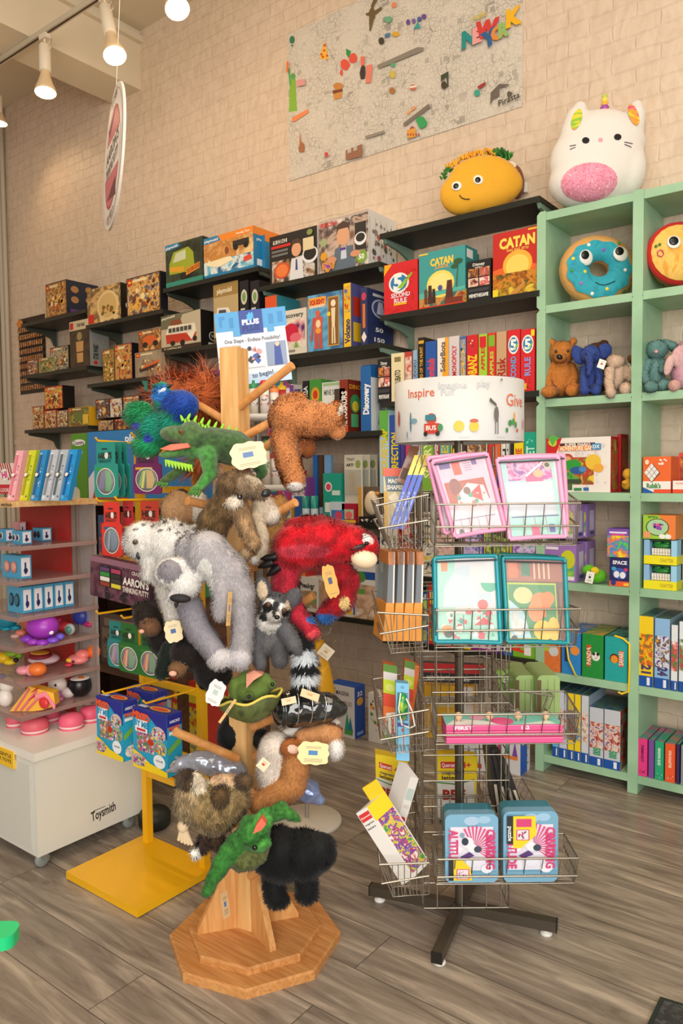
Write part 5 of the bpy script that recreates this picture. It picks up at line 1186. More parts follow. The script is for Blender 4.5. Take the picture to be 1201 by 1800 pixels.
GJ = [(972, 983, 1214, '#6ab8e0', ['#8a5a4a', '#e0d8d0', '#3a5a8a'], 'sky blue jigsaw spine, first in the bottom row'), (984, 998, 1216, '#c8d0e0', ['#c84a4a', '#e0d8d0', '#3a3a5a'], 'pale blue jigsaw spine, second in the bottom row'), (999, 1010, 1218, '#f2d41c', ['#2a2a4a', '#8a5a2c', '#3a6ab0'], 'yellow jigsaw spine with dark picture'),
      (1011, 1022, 1220, '#f2d41c', ['#3a8ac8', '#e8c83a', '#2a6a9a'], 'yellow jigsaw spine with blue picture'), (1023, 1036, 1222, '#cfd4dc', ['#b08a7a', '#e8e0d8', '#c85a4a'], 'grey jigsaw spine with a tan picture')]
for a_ in GJ: puz(0, a_[0], a_[1], a_[2], a_[3], a_[4], a_[5])
puz(0, 1037, 1062, 1242, '#c3cad4', ['#7a4a8a', '#e0d8d0', '#c85a3a', '#3a3a5a'], 'grey five hundred piece jigsaw box, left of the pair', num='500')
puz(0, 1063, 1092, 1246, '#c3cad4', ['#7a4a8a', '#e0d8d0', '#c85a3a', '#3a3a5a'], 'grey five hundred piece jigsaw box, right of the pair', num='500', side=PH(['#2a3a3a', '#c83a2c', '#3a6a4a', '#8a9aa0'], 30))
for xl, xr, yt, c1, tc, txt, lab in ((1117, 1121, 1294, '#f2cf22', '#333', '', 'thin yellow trivia book at the left of the bottom right cell'), (1122, 1139, 1297, '#e03a86', '#5a1a3a', 'FEMINIST', 'pink trivia box with an upright title'), (1141, 1151, 1300, '#7a4a9a', '#eee', '', 'purple trivia box between pink and green'),
                                     (1152, 1168, 1302, '#23a574', '#e8f4ec', 'READING QUIZ', 'green trivia box with a pale upright title'), (1170, 1188, 1306, '#e8582c', '#f6e8d0', 'STAR ROULETTES', 'orange trivia box with an upright title'), (1190, 1196, 1308, '#3a2a5a', '#eee', '', 'thin dark violet trivia box'), (1198, 1215, 1310, '#8a949c', '#eee', '', 'grey trivia box cut by the right photo edge')):
    gb(0, xl, xr, yt, .2, c1, None, ([('t', .5, .6, .06, txt, tc, -90, .45, .03), ('c', .12, .05, .75, .14, 16, [tc, '#1a1a1a'], .05)] if txt else []), lab, 'trivia_box', topc=PH([c1, '#1f9a8a', '#e04a8a'], 8))

# ------------------------------------------------------------------ white display cabinet at the left
CABW = M('#dcdcd2', .35); CZ0 = .055
pc = at(67, 1508, Z=CZ0); CX, CY = pc.x, pc.y
CYB = at(250, 1395, X=CX).y; CT = at(66, 1326, Y=CY).z
cab = thing('display_cabinet', 'white metal display cabinet on casters at the left photo edge', 'cabinet', (CX, CY, 0))
def cl(p): return (p[0] - CX, p[1] - CY, p[2])
b = MB(); b.box((-.95, 0, CZ0), (0, CYB - CY, CT - .03), CABW)
WR = ('t', .58, .22, .10, 'Toysmith', '#1c1c1c', 0, .2, .02)
Hc = CT - .03 - CZ0
b.art((0, 0, CZ0), (0, CYB - CY, 0), (0, 0, Hc), [('t', .60, .20, .10, 'Toysmith', '#1c1c1c', 4, .24, .02), ('r', .5, .245, .12, .006, '#1c1c1c')])
b.art((-.95, 0, CZ0), (.95, 0, 0), (0, 0, Hc), [('t', .85, .24, .10, 'Toysmith', '#1c1c1c', 0, .16, .02)])
b.build('cabinet_body', cab)
b = MB(); b.box((-.955, -.006, CT - .028), (.006, CYB - CY + .006, CT), M('#e6e2da', .35)); b.build('cabinet_top', cab)
b = MB(); b.box((-.5, -.004, CZ0 + .02), (-.03, -.001, CT - .05), M('#d2d2c8', .35)); b.build('cabinet_door', cab)
b = MB(); b.box((-.5, -.012, CT - .08), (-.12, -.0045, CT - .02), M('#f0c02c', .5)); b.art((-.5, -.012, CT - .08), (.38, 0, 0), (0, 0, .06), [('t', .72, .7, .2, 'PLEASE BE GENTLE', '#5a4a10', 0, .5), ('t', .72, .4, .2, 'WITH OUR TOYS', '#5a4a10', 0, .5)]); b.build('yellow_sticker', cab)
for i, (x, y) in enumerate(((-.035, .035), (-.035, CYB - CY - .04), (-.9, .035))):
    b = MB(); b.lathe([(0, -.01), (.022, -.01), (.026, -.006), (.026, .006), (.022, .01), (0, .01)], M('#8e9490', .3), 18, (x, y, .0262), axis=(1, 0, 0))
    b.box((x - .016, y - .01, .03), (x + .016, y + .01, CZ0), M('#a0a49e', .3, .5)); b.build('caster', cab)

tw = thing('acrylic_display', 'clear acrylic shelf tower with a wooden top standing on the white cabinet', 'display stand', (CX, CY, CT))
AC = M('#c9a9a4', .08, alpha=.42); AC2 = M('#d8cfca', .06, alpha=.3)
LV = {}
TX0, TX1, TY0 = -.62, at(60, 1203, Y=1.44).x - CX, .03
TY1 = at(172, 1050, X=CX + TX1).y - CY
for k, y in (('a', 1314), ('b', 1258), ('c', 1200), ('d', 1139), ('e', 1085), ('f', 1023), ('g', 962)):
    LV[k] = at(60, y, X=CX + TX1).z
z0 = CT + .002
for k, z in LV.items():
    b = MB(); b.box((TX0, TY0, z - CT - .007), (TX1, TY1, z - CT), AC if k != 'a' else M('#a87c78', .12, alpha=.8))
    b.box((TX0, TY0 - .003, z - CT - .009), (TX1 + .003, TY0, z - CT + .006), M('#a98a84', .1, alpha=.6)); b.box((TX1, TY0, z - CT - .009), (TX1 + .003, TY1, z - CT + .006), M('#a98a84', .1, alpha=.6))
    b.build('clear_shelf', tw)
WT = at(60, 880, X=CX + TX1).z
b = MB(); b.box((TX0 - .02, TY0 - .02, WT - CT - .02), (TX1 + .012, TY1 + .0, WT - CT), wood('#c99a62', '#e0b984', 5, (.1, 1, 1), name='pale_wood')); b.art((TX0 - .02, TY0 - .02, WT - CT - .02), (TX1 - TX0 + .03, 0, 0), (0, 0, .02), [('t', .95, .5, .6, 'watchitude', '#3a2a1c', 0, .14)]); b.build('wooden_top', tw)
b = MB(); b.box((TX0, TY1 - .03, LV['a'] - CT), (TX1 - .13, TY1 - .022, WT - CT - .02), M('#a8231f', .5)); b.build('red_core_panel', tw)
b = MB()
for x in (TX1 - .135, TX1 - .10, TX1 - .015): b.box((x, TY1 - .02, LV['a'] - CT), (x + .004, TY1 - .001, WT - CT - .02), M('#9c8a84', .08, alpha=.55))
b.box((TX1 - .10, TY1 - .004, LV['a'] - CT), (TX1, TY1, WT - CT + .0), AC2)
b.build('clear_posts', tw)
b = MB(); b.prism([(x, z) for x, z in [(-.045, 0), (-.045, .028)] + [(-.045 * math.cos(t), .028 + .022 * math.sin(t)) for t in np.linspace(0.2, PI - .2, 9)] + [(.045, .028), (.045, 0)]][::-1], 0, .004, M('#d9d2c4', .06, alpha=.4), 1); dm = b.build('clear_dome_tab', tw, (TX1 - .03, TY1 - .09, WT - CT), PI / 2)


def S(x, y, z): return at(x, y, Z=z)
# watches in leaning clear boxes on the wooden top
for i, (x, c1, c2, lab) in enumerate(((12, '#e7a7b0', '#f2c9cc', 'pink watch box leaning at the left of the row'), (34, '#c9cc2a', '#e8dc50', 'yellow watch box leaning beside the pink one'), (53, '#2b86c0', '#a8c0d0', 'blue watch box leaning beside the yellow one'), (72, '#b8bcc4', '#dfe2e8', 'silver watch box, left one of the grey pair'), (89, '#aab4bc', '#d4dae0', 'silver watch box, right one of the grey pair'), (105, '#1f8fd0', '#58b0e0', 'narrow blue watch box at the right end of the row'))):
    p = S(x, 880, WT + .001); t = thing('watch_box', lab, 'watch', p, .25, 'boxed watches on the wooden top')
    w_ = .034; h_ = .175
    b = MB(); ln = .22
    def sh(v): return (v[0] + v[2] * .30, v[1] - v[2] * .0, v[2])
    b.box((0, 0, 0), (w_, .022, h_), M(c1)); b.art((0, 0, 0), (w_, 0, 0), (0, 0, h_), [('r', .1, .04, .35, .9, c2), ('c', .5, .05, .45, .85, 14, [c2, '#5a5a5a', '#e8e4da'], .1)])
    b.v = [sh(v) for v in b.v]; b.build('clear_box', t)
    b = MB(); wc = ['#d87a8a', '#a8a020', '#3a5a80', '#8a8a8a', '#5a6060', '#1a5a9a'][i]
    b.tube([(.012, -.003, .02), (.012, -.003, .16)], .004, M(wc, .4), 8); b.ell((.012, -.004, .09), (.011, .004, .011), M(wc, .2, .6), 16, 8); b.ell((.012, -.007, .09), (.007, .002, .007), M('#e8e4da', .2), 14, 6)
    b.v = [sh(v) for v in b.v]; b.build('watch', t)
p = S(2, 868, WT + .001)
b = MB(); b.box((-.05, .03, 0), (.055, .034, .15), M('#e9dcd0')); it = [('p', [(k * .16 - .1, 1), (k * .16 - .02, 1), (k * .16 + .25, .45), (k * .16 + .17, .45)], '#a8242a') for k in range(6)] + [('e', .4, .62, .3, .2, '#f2ece4'), ('t', .4, .62, .2, 'HI', '#d8308a', 8, None, .05), ('r', 0, 0, 1, .3, '#c82a34'), ('t', .4, .12, .12, 'LOOK', '#f0ece4', 0, .6)]
b.art((-.05, .03, 0), (.105, 0, 0), (0, 0, .15), it); tag(b.build('display_card', loc=p, rz=.15), 'red and white striped display card standing on the wooden top', 'sign')
p = at(60, 862, Y=CY + TY1 - .012); p.z = WT + .001; b = MB(); b.box((-.09, 0, 0), (.07, .003, .16), M('#d9c7a4')); b.art((-.09, 0, 0), (.16, 0, 0), (0, 0, .17), [('t', .5, .85 - .09 * k, .045, s_, '#6a5a40', 0, .6) for k, s_ in enumerate(('LOOK INSIDE', 'FOR WATCHES', 'ASK FOR HELP'))])
tag(b.build('paper_notice', loc=p), 'cream paper notice standing behind the watch boxes', 'sign')
p = at(117, 862, Y=CY + TY1 - .035); p.z = WT + .001; b = MB(); b.box((-.028, 0, 0), (.024, .03, .12), M('#1f86c0')); b.art((-.028, 0, 0), (.052, 0, 0), (0, 0, .12), [pic(.12, .1, .76, .3, ['#c88a5a', '#e8c8a0', '#8a4a2a'], 60), pic(.12, .45, .76, .3, ['#d89a6a', '#f0d8b8', '#8a4a2a'], 60)]); tag(b.build('toy_box', loc=p), 'small blue box with two bear pictures behind the watches', 'box')


def sunbox(x, y, z, w, h, d, lab, col1='#4aa0c8', glasses=None, n=''):
    p = S(x, y, z + .001); t = thing('sunglasses_box', lab, 'box', p, 0, 'boxed sunglasses on the clear shelves')
    b = MB(); b.box((0, 0, 0), (w, d, h), M(col1)); b.art((w, 0, 0), (0, d, 0), (0, 0, h), [('r', .12, .1, .76, .8, '#e6e6ec'), ('r', .4, .2, .16, .5, '#3a3a6a'), ('e', .5, .35, .18, .12, '#26265a')]); b.build('box', t)
    if glasses:
        b = MB()
        for s_ in (-1, 1): b.ell((w * .5 + s_ * w * .2, -.003, h * .5), (w * .17, .002, h * .26), M(glasses[0], .2), 16, 8); b.ell((w * .5 + s_ * w * .2, -.005, h * .5), (w * .12, .002, h * .19), M(glasses[1], .15), 16, 8)
        b.tube([(w * .42, -.004, h * .6), (w * .58, -.004, h * .6)], .0016, M(glasses[0])); b.build('sunglasses', t)
    return t
d1 = .055
for x, y, lab, g_ in ((-6, 952, 'tiny blue sunglasses box at the left of the upper clear shelf', ('#e8e4dc', '#3a3430')), (22, 956, 'tiny blue sunglasses box with white rimmed glasses, second on the upper clear shelf', ('#e8e4dc', '#3a3a44')), (58, 950, 'tiny blue sunglasses box at the right of the upper clear shelf', ('#2a2a30', '#1a1a20'))):
    sunbox(x, y, LV['g'], .062, .05, .042, lab, glasses=g_)
o = sunbox(2, 922, LV['g'], .05, .065, .03, 'small pink sunglasses box behind the tiny blue ones', '#e0a0a8'); o.location = S(4, 946, LV['g'] + .001) + Vector((0, .045, 0))
sunbox(5, 1014, LV['f'], .12, .085, .045, 'blue box with pink heart shaped sunglasses', glasses=('#c87a6a', '#e0a090')); sunbox(-34, 1004, LV['f'], .075, .085, .045, 'blue sunglasses box cut by the left photo edge beside the heart glasses')
sunbox(-42, 1062, LV['e'], .095, .095, .04, 'blue sunglasses box cut by the left photo edge, lower clear shelf')
p0 = S(14, 1074, LV['e'] + .001)
for i in range(5):
    t = sunbox(17, 1072, LV['e'], .10, .095, .04, ['blue box with dark framed sunglasses, nearest of the row of five', 'second blue sunglasses box of the row of five', 'middle blue sunglasses box of the row of five', 'fourth blue sunglasses box of the row of five', 'farthest blue sunglasses box of the row of five'][i], glasses=('#20303c', '#3a6a80') if i == 0 else None)
    t.location = p0 + Vector((0, .043 * i, 0))
# soft squeeze toys
def squish(name, label, x, y, z, parts, up=1, cat='squeeze toy'):
    p = S(x, y, z + .001); t = thing(name, label, cat, p); k = (p - CAM).dot(CF) / F
    for nm, lst in parts.items():
        b = MB()
        for dx, dy, dd, rx, ry, c in lst:
            q = CR * (dx * k) + Vector((0, 0, dy * k)) + Vector((CF.x, CF.y, 0)) * dd
            b.ell(q, (rx * k, rx * k * .85, ry * k), M(c, .35), 18, 12)
        b.build(nm, t)
    return t
Z = LV['d']
squish('octopus_toy', 'teal reversible octopus toy at the left photo edge', 14, 1108, Z, {'body': [(0, 20, 0, 20, 15, '#1f8fa8')], 'arm': [(-16, 5, 0, 10, 5, '#1f8fa8'), (14, 5, 0, 10, 5, '#2aa0b8'), (0, 4, -.01, 10, 4, '#2a9cb4')], 'eye': [(3, 22, -.033, 2, 2.5, '#101828')]})
squish('octopus_toy', 'purple reversible octopus toy in the middle of the clear shelf', 76, 1130, Z, {'body': [(0, 30, 0, 31, 22, '#a035b8')], 'arm': [(-26, 8, -.01, 12, 7, '#8a3ac0'), (-12, 5, -.03, 11, 6, '#a040c0'), (5, 4, -.035, 12, 6, '#9438bc'), (21, 7, -.02, 12, 6, '#7a4ac8'), (30, 11, 0, 9, 6, '#6a58d0')], 'label': [(21, 22, -.035, 5, 4, '#e8e4ee')]})
squish('octopus_toy', 'coral reversible octopus toy behind the purple one', 45, 1118, Z, {'body': [(0, 24, .03, 13, 18, '#d8604a')], 'arm': [(-8, 6, .0, 10, 6, '#e08070'), (-16, 1, -.01, 9, 4, '#d8a8a0')]})
squish('octopus_toy', 'blue topped reversible octopus toy with a red arm at the right shelf end', 140, 1112, Z, {'body': [(0, 28, .03, 20, 18, '#2f3f9a')], 'arm': [(-25, 12, -.01, 14, 9, '#d83a4a'), (-36, 22, 0, 8, 7, '#c82a54'), (18, 15, 0, 12, 5, '#b82a6a'), (22, 12, .02, 10, 6, '#3a4ab0')], 'label': [(-12, 9, -.03, 10, 10, '#c8d4d0'), (-12, 9, -.036, 8, 8, '#6aa898')]})
Z = LV['c']
squish('pineapple_toy', 'yellow and green pineapple squeeze toy at the left photo edge', 10, 1168, Z, {'body': [(-4, 12, 0, 14, 10, '#e0b81c'), (8, 5, 0, 13, 6, '#e8c828')], 'leaf': [(12, 20, 0, 14, 6, '#8ab02c'), (24, 16, 0, 8, 6, '#7aa028')], 'eye': [(22, 10, -.02, 5, 4, '#1c1a18')]})
squish('hot_dog_toy', 'dark red and white hot dog squeeze toy on the clear shelf', 74, 1172, Z, {'bun': [(0, 12, .02, 30, 9, '#e6c8d0'), (-12, 22, .03, 24, 6, '#b8303c')], 'sausage': [(-4, 20, 0, 24, 6, '#8a2430')], 'mustard': [(-2, 26, -.005, 18, 2.5, '#e8a83c')]})
squish('ice_cream_toy', 'orange and pink cone squeeze toy lying at the shelf front', 56, 1188, Z, {'cone': [(10, 12, 0, 18, 12, '#f07a34')], 'cream': [(-14, 10, 0, 14, 8, '#ee9aa8'), (-2, 10, 0, 10, 10, '#f0a0b0')]})
squish('cone_toy', 'orange and pink ruffled squeeze toy at the right shelf end', 144, 1170, Z, {'cone': [(20, 24, .01, 13, 12, '#f0702c')], 'cream': [(-6, 12, 0, 20, 9, '#f08a8a'), (2, 20, 0, 14, 9, '#f0807a')], 'stripe': [(-18, 12, -.02, 7, 4, '#f0c83c'), (-20, 4, -.02, 7, 3, '#e83a5a')], 'eye': [(-8, 12, -.045, 2.5, 2.5, '#4a1a2a')]})
Z = LV['b']
squish('unicorn_toy', 'white unicorn squeeze toy with a blue mane at the left photo edge', 10, 1240, Z, {'body': [(0, 14, 0, 15, 16, '#ece4dc')], 'head': [(4, 38, 0, 16, 14, '#f0e8e0')], 'mane': [(-4, 50, 0, 9, 6, '#3a5ab0'), (6, 46, .01, 8, 7, '#5a8ac8')], 'horn': [(-8, 42, -.03, 3, 6, '#d8b04a')]})
squish('kitten_toy', 'white kitten squeeze toy with a pink bow and blue side', 106, 1226, Z, {'head': [(-4, 24, .0, 18, 14, '#efe4dc')], 'body': [(12, 8, .01, 14, 10, '#e8dcd8')], 'bow': [(2, 8, -.025, 6, 5, '#c86ab8'), (6, 2, -.03, 5, 4, '#e07ab0')], 'scarf': [(20, 14, .01, 6, 9, '#2f62a8')], 'eye': [(-2, 26, -.033, 2.5, 2.5, '#3a1a1a')]})
t = thing('cake_slice_toy', 'yellow and pink striped cake slice squeeze toy with a red cherry', 'squeeze toy', S(60, 1248, Z + .001)); k = (t.location - CAM).dot(CF) / F
b = MB()
def pq(x, y, d=0): return CR * (x * k) + Vector((0, 0, y * k)) + Vector((CF.x, CF.y, 0)) * d
tri = [(-40, 0), (-5, 44), (38, 32), (40, 10), (18, 2), (0, 0)]
V = [pq(*q, -.015) for q in tri] + [pq(*q, .03) for q in tri]; n = len(tri)
b.add(V, [tuple(range(n))[::-1], tuple(range(n, 2 * n))] + [(i, (i + 1) % n, (i + 1) % n + n, i + n) for i in range(n)], M('#efb63c', .5)); b.build('cake', t)
b = MB()
for j in range(3):
    a, c = pq(-30 + 10 * j, 2 + 0 * j, -.018), pq(-4 + 13 * j, 40 - 3 * j, -.018); b.tube([a, c], .004, M('#e8748a', .5), 8)
for x, y in ((0, 34), (-6, 20)): b.tube([pq(x, y, -.021), pq(x + 12, y + 8, -.021)], [.001, .003], M('#c8202c'), 8)
b.build('icing_stripe', t)
b = MB()
for j in range(12): b.ell(pq(8 + j * 2.8, 30 - abs(j - 5) * 1.0 - (j > 6) * (j - 6) * 3, -.018), (.004, .006, .012), M('#ee8a9a', .5), 8, 6)
b.build('cream_frill', t); b = MB(); b.ell(pq(22, 16, -.024), (13 * k, .012, 10 * k), M('#d8383c', .3), 18, 12); b.build('cherry', t)
t = thing('pot_toy', 'black round pot squeeze toy with white foam and an orange nose', 'squeeze toy', S(141, 1222, Z + .001)); k = (t.location - CAM).dot(CF) / F
b = MB(); b.lathe([(0, 0), (12 * k, 1 * k), (19 * k, 9 * k), (21 * k, 18 * k), (19 * k, 28 * k), (17 * k, 30 * k), (17 * k, 27 * k)], M('#15151a', .3), 26); b.build('pot', t)
b = MB(); b.ell((0, 0, 29 * k), (17 * k, 17 * k, 5 * k), M('#ece6dc', .5)); b.build('foam', t); b = MB(); b.ell(pq(4, 32, -.012), (6 * k, 6 * k, 3 * k), M('#d8702c')); b.build('nose', t)
for i, (x, y, r, lab) in enumerate(((27, 1290, 15, 'left'), (62, 1300, 24, 'nearest'), (86, 1280, 21, 'upper middle'), (126, 1293, 22, 'middle right'), (160, 1280, 20, 'rightmost'))):
    t = thing('macaron_toy', {'left': 'pink macaron squeeze toy partly behind the nearest one, at the left', 'nearest': 'pink macaron squeeze toy nearest the tray corner', 'upper middle': 'pink macaron squeeze toy at the back behind the nearest one', 'middle right': 'pink macaron squeeze toy standing alone right of the nearest one', 'rightmost': 'pink macaron squeeze toy partly behind the putty boxes'}[lab], 'squeeze toy', S(x, y, LV['a'] + .001), 0, 'pink macarons on the bottom tray')
    k = (t.location - CAM).dot(CF) / F; c = '#e0587a' if i != 3 else '#e5607e'; c = '#dd6070' if i in (0, 1) else c
    b = MB(); b.lathe([(0, 0), (r * k * .8, 0), (r * k * .97, 4 * k), (r * k, 13 * k), (r * k * .96, 17 * k)], M(c, .5), 26); b.build('shell', t)
    b = MB(); b.lathe([(r * k * .93, 17 * k), (r * k * .96, 18 * k), (r * k * .96, 19.5 * k), (r * k * .93, 21 * k)], M('#f2c8c8', .5), 26); b.build('filling', t)
    b = MB(); b.lathe([(r * k * .96, 21 * k), (r * k, 25 * k), (r * k * .96, 32 * k), (r * k * .8, 37 * k), (r * k * .4, 39.5 * k), (0, 40 * k)], M(c, .5), 26); b.build('shell', t)

# ------------------------------------------------------------------ yellow stand with putty packs
YEL = M('#efb410', .35)
ys = thing('peg_stand', 'yellow metal stand with two uprights, rungs and hooks on a flat base', 'display rack', (-2.245, 1.392, 0))
b = MB(); b.box((0, 0, .004), (.378, .33, .028), YEL); b.build('base_plate', ys)
PY = .285
for x in (.052, .352):
    b = MB(); b.box((x - .013, PY, .028), (x + .013, PY + .026, 1.44), YEL); b.build('upright', ys)
RZ = [at(262, y, Y=1.392 + PY).z for y in (1198, 1277, 1312, 1362)] + [.84, 1.0, 1.16, 1.30, 1.43]
for z in RZ:
    b = MB(); b.box((.065, PY + .004, z - .012), (.339, PY + .02, z + .010), YEL); b.build('rung', ys)
def hook(x, z, L=.25):
    b = MB(); x -= ys.location.x
    b.tube([(x, PY + .004, z), (x, PY - L, z + .006), (x, PY - L - .008, z + .016)], .0035, YEL, 8); b.build('hook', ys)
PY_ = 1.392 + PY
# two clear fronted kits hang on the lower hooks, another behind each
def mixbox(xl, xr, yt, yb, Yf, lab, d=.055):
    A, B_, C_ = at(xl, yt, Y=Yf), at(xr, yt, Y=Yf), at(xl, yb, Y=Yf); w_, h_ = B_.x - A.x, A.z - C_.z
    b = MB(); b.box((0, 0, 0), (w_, d, h_), M('#1fa0c8'), [None, None, None, None, M('#d8d8e0'), M('#232a8c')])
    CP = ['#c8508a', '#e8c83c', '#3a8a4a', '#d84a3a', '#e8e0e0', '#4a4a8a', '#b06a9a']
    I_ = [('r', 0, .0, 1, 1, '#1f9cc4'), ('p', [(0, 1), (0, .92), (.5, .9), (.85, .68), (1, .6), (1, 1)], '#232a8c'), ('r', .12, .3, .5, .34, PH(['#8a6a7a', '#5a7a5a', '#b88aa0', '#d8c8c8'], 60)), ('c', .1, .28, .55, .36, 60, CP, .035), ('e', .76, .66, .2, .12, '#c8b8c0'), ('c', .58, .55, .36, .2, 40, CP, .03), ('e', .8, .44, .2, .12, '#8aa88a'), ('c', .62, .33, .34, .2, 40, CP, .03),
          ('p', [(0, .3), (.25, .24), (.5, .14), (1, .08), (1, 0), (0, 0)], '#f0cf1c'), ('e', .15, .14, .2, .1, '#c0a8a8'), ('c', .0, .04, .4, .18, 50, CP, .03), ('e', .78, .22, .17, .11, '#e8eef0'), ('t', .78, .23, .03, 'WASH ME', '#3a3a5a', 0, .2), ('e', .54, .49, .09, .055, '#d8402c'), ('e', .54, .49, .075, .045, '#b8301c'),
          ('t', .28, .88, .11, 'MIXED', '#e8542c', -4, .5, .07), ('r', .1, .62, .36, .2, '#e8ecf0'), ('t', .28, .755, .09, 'BY ME', '#1f8fc0', -4, .4, .06), ('r', .15, .64, .26, .04, '#c83a3a')]
    b.art((0, 0, 0), (w_, 0, 0), (0, 0, h_), I_)
    b.art((w_, 0, 0), (0, d, 0), (0, 0, h_), [('r', 0, .8, 1, .2, '#232a8c'), ('t', .5, .88, .045, "AARON'S", '#e8ecf4', 0, .7, .03), ('t', .5, .77, .06, 'MIXED', '#e8542c', 0, .8, .05), ('r', .1, .67, .6, .05, '#e8f0f4'), ('e', .5, .15, .4, .1, '#e8e8e0'), ('c', .1, .05, .8, .25, 30, CP, .05), ('p', [(0, .35), (.9, .5), (.9, .62), (0, .45)], '#6ab04a')])
    b.art((0, 0, h_), (w_, 0, 0), (0, d, 0), [('e', .6, .5, .28, .3, '#e8b03c'), ('e', .6, .5, .22, .22, '#d8503c'), ('r', .05, .2, .25, .3, '#c8d0e8')])
    return tag(b.build('craft_kit', loc=(A.x, Yf, C_.z)), lab, 'craft kit')
YB = 1.43
mixbox(169, 215, 1222, 1322, YB, 'blue and yellow mixing kit box hanging at the left, front one'); o = mixbox(169, 215, 1222, 1322, YB, 'blue and yellow mixing kit box hanging behind the left front one'); o.location.y += .12; o.location.x += .0
mixbox(233, 293, 1241, 1345, YB - .02, 'blue and yellow mixing kit box hanging nearest, beside the wooden peg'); 
for x, y in ((183, 1223), (255, 1240)):
    p = at(x, y, Y=YB - .012); hook(p.x, p.z, PY_ - YB + .01)


def pack(xl, xr, yt, yb, Yf, c, lab, win, txt="AARON'S", split=.42, two=True, round_=False, sub='THINKING PUTTY'):
    """hanging card pack: header card above, shaped card with a see-through bubble below"""
    A, B_, C_ = at(xl, yt, Y=Yf), at(xr, yt, Y=Yf), at(xl, yb, Y=Yf); w_, h_ = B_.x - A.x, A.z - C_.z
    t = thing('putty_pack', lab, 'toy pack', (A.x, Yf, C_.z)); b = MB()
    b.box((0, .0, h_ * (1 - split)), (w_ * .86, .0015, h_), M(c)); b.art((0, 0, h_ * (1 - split)), (w_ * .86, 0, 0), (0, 0, h_ * split), [('t', .45, .42, .26, txt, '#26221f', 0, .75, .05), ('e', .55, .42, .1, .14, '#e8e0d4'), ('t', .45, .18, .12, sub, '#1c3a3a', 0, .7), ('r', .3, .68, .3, .06, '#2a2a2a')]); b.build('header_card', t)
    b = MB(); b.rbox((-w_ * .08, -.004, 0), (w_, .0, h_ * (1 - split) + .005), .012, M(c), 1)
    b.art((-w_ * .08, -.004, 0), (w_ * 1.08, 0, 0), (0, 0, h_ * (1 - split)), [('r', .1, .85, .6, .08, win[1]), ('e', .5, .5, .40, .42, '#e4e0d8'), ('e', .5, .5, .375, .39, '#2a2a34'), ('p', [(.2, .3), (.35, .8), (.5, .85), (.4, .2)], win[0]), ('p', [(.5, .2), (.5, .85), (.7, .8), (.8, .5), (.7, .2)], win[1]), ('p', [(.3, .2), (.38, .2), (.46, .8), (.4, .8)], win[2])]); b.build('bubble_card', t)
    b = MB(); b.ell((w_ * .46, -.004, h_ * (1 - split) * .5), (w_ * .40, .012, h_ * (1 - split) * .39), M('#dfe6e6', .03, alpha=.22), 22, 12); b.build('clear_bubble', t)
    return t
YA = 1.47
for x0, lab in ((190, 'teal putty pack at the back of the upper hook'), (180, 'teal putty pack in the middle of the upper hook'), (169, 'teal putty pack at the front of the upper left hook')):
    pack(x0, x0 + 38, 778, 874, YA + (x0 - 169) * .0035, '#1f8f84', lab, ('#6a4a9a', '#2f9a3a', '#3a4a8a'))
pack(238, 284, 782, 868, YA - .005, '#6f1f5f', 'purple putty pack with yellow and green putty, right of the teal ones', ('#6ab02c', '#d8a82c', '#e8d83a'))
pack(182, 214, 882, 976, YA + .0, '#d8352a', 'red putty pack on the middle left hook', ('#3a5a8a', '#2f5a80', '#8aa0b8'))
pack(216, 236, 880, 975, YA + .05, '#c03038', 'red patterned pack behind the red putty pack', ('#c83a3a', '#e8a03c', '#e8d8c8'), 'HIDE', sub='')
pack(247, 284, 880, 972, YA + .04, '#c8402c', 'red pack with a blue green title badge', ('#3a6ab0', '#3a9a4a', '#e8c83a'), 'HIDE', sub='IN SIGHT')
pack(192, 222, 1090, 1170, YA + .03, '#1f7f7a', 'dark teal putty pack on the lower left hook', ('#8a8ab0', '#3a6a9a', '#c83a5a'))
pack(212, 246, 1094, 1178, YA, '#23662c', 'green putty pack with red and lime putty, left one', ('#d84a2c', '#3a7a2c', '#e8a83c')); pack(247, 284, 1100, 1186, YA - .01, '#23662c', 'green putty pack with red and lime putty, right one beside the dark puppet', ('#d84a2c', '#3a7a2c', '#e8a83c'))
for x, y in ((171, 778), (234, 770), (172, 884), (205, 882), (172, 1082), (216, 1090)):
    p = at(x, y, Y=YA - .012); hook(p.x, p.z, PY_ - YA + .01)
# galaxy coloured putty gift box
A, B_, C_ = at(157, 975, Y=1.44), at(262, 985, Y=1.44), at(157, 1045, Y=1.44); w_, h_ = B_.x - A.x, A.z - C_.z
b = MB(); b.box((0, 0, 0), (w_, .03, h_), M('#3a2030'))
b.art((0, 0, 0), (w_, 0, 0), (0, 0, h_), [('r', 0, 0, 1, 1, PH(['#2a1a30', '#4a2438', '#6a4050', '#1c1420'], 18)), ('c', 0, 0, 1, 1, 80, ['#a88898', '#c8b0b8'], .008), ('r', .0, .86, 1, .14, '#8a6070'), ('r', .16, .3, .38, .5, '#1c1418')] + [('r', .18 + .19 * (i % 2), .32 + .12 * (i // 2), .16, .1, ['#8a3a2a', '#d8c83a', '#e0dcd4', '#3a3430', '#2f8a3a', '#2a2a2a', '#5a3a6a', '#a83a5a'][i]) for i in range(8)] + [('t', .79, .78, .08, 'CRAZY', '#e0d4cc', 0, .16, .02), ('t', .78, .56, .17, "AARON'S", '#e8e0d6', 0, .42, .04), ('t', .78, .36, .12, 'THINKING PUTTY', '#e0d4cc', 0, .42, .03)])
o = tag(b.build('putty_gift_box', loc=(A.x, 1.44, C_.z)), 'dark purple galaxy patterned putty gift box below the owl puppet', 'toy box')
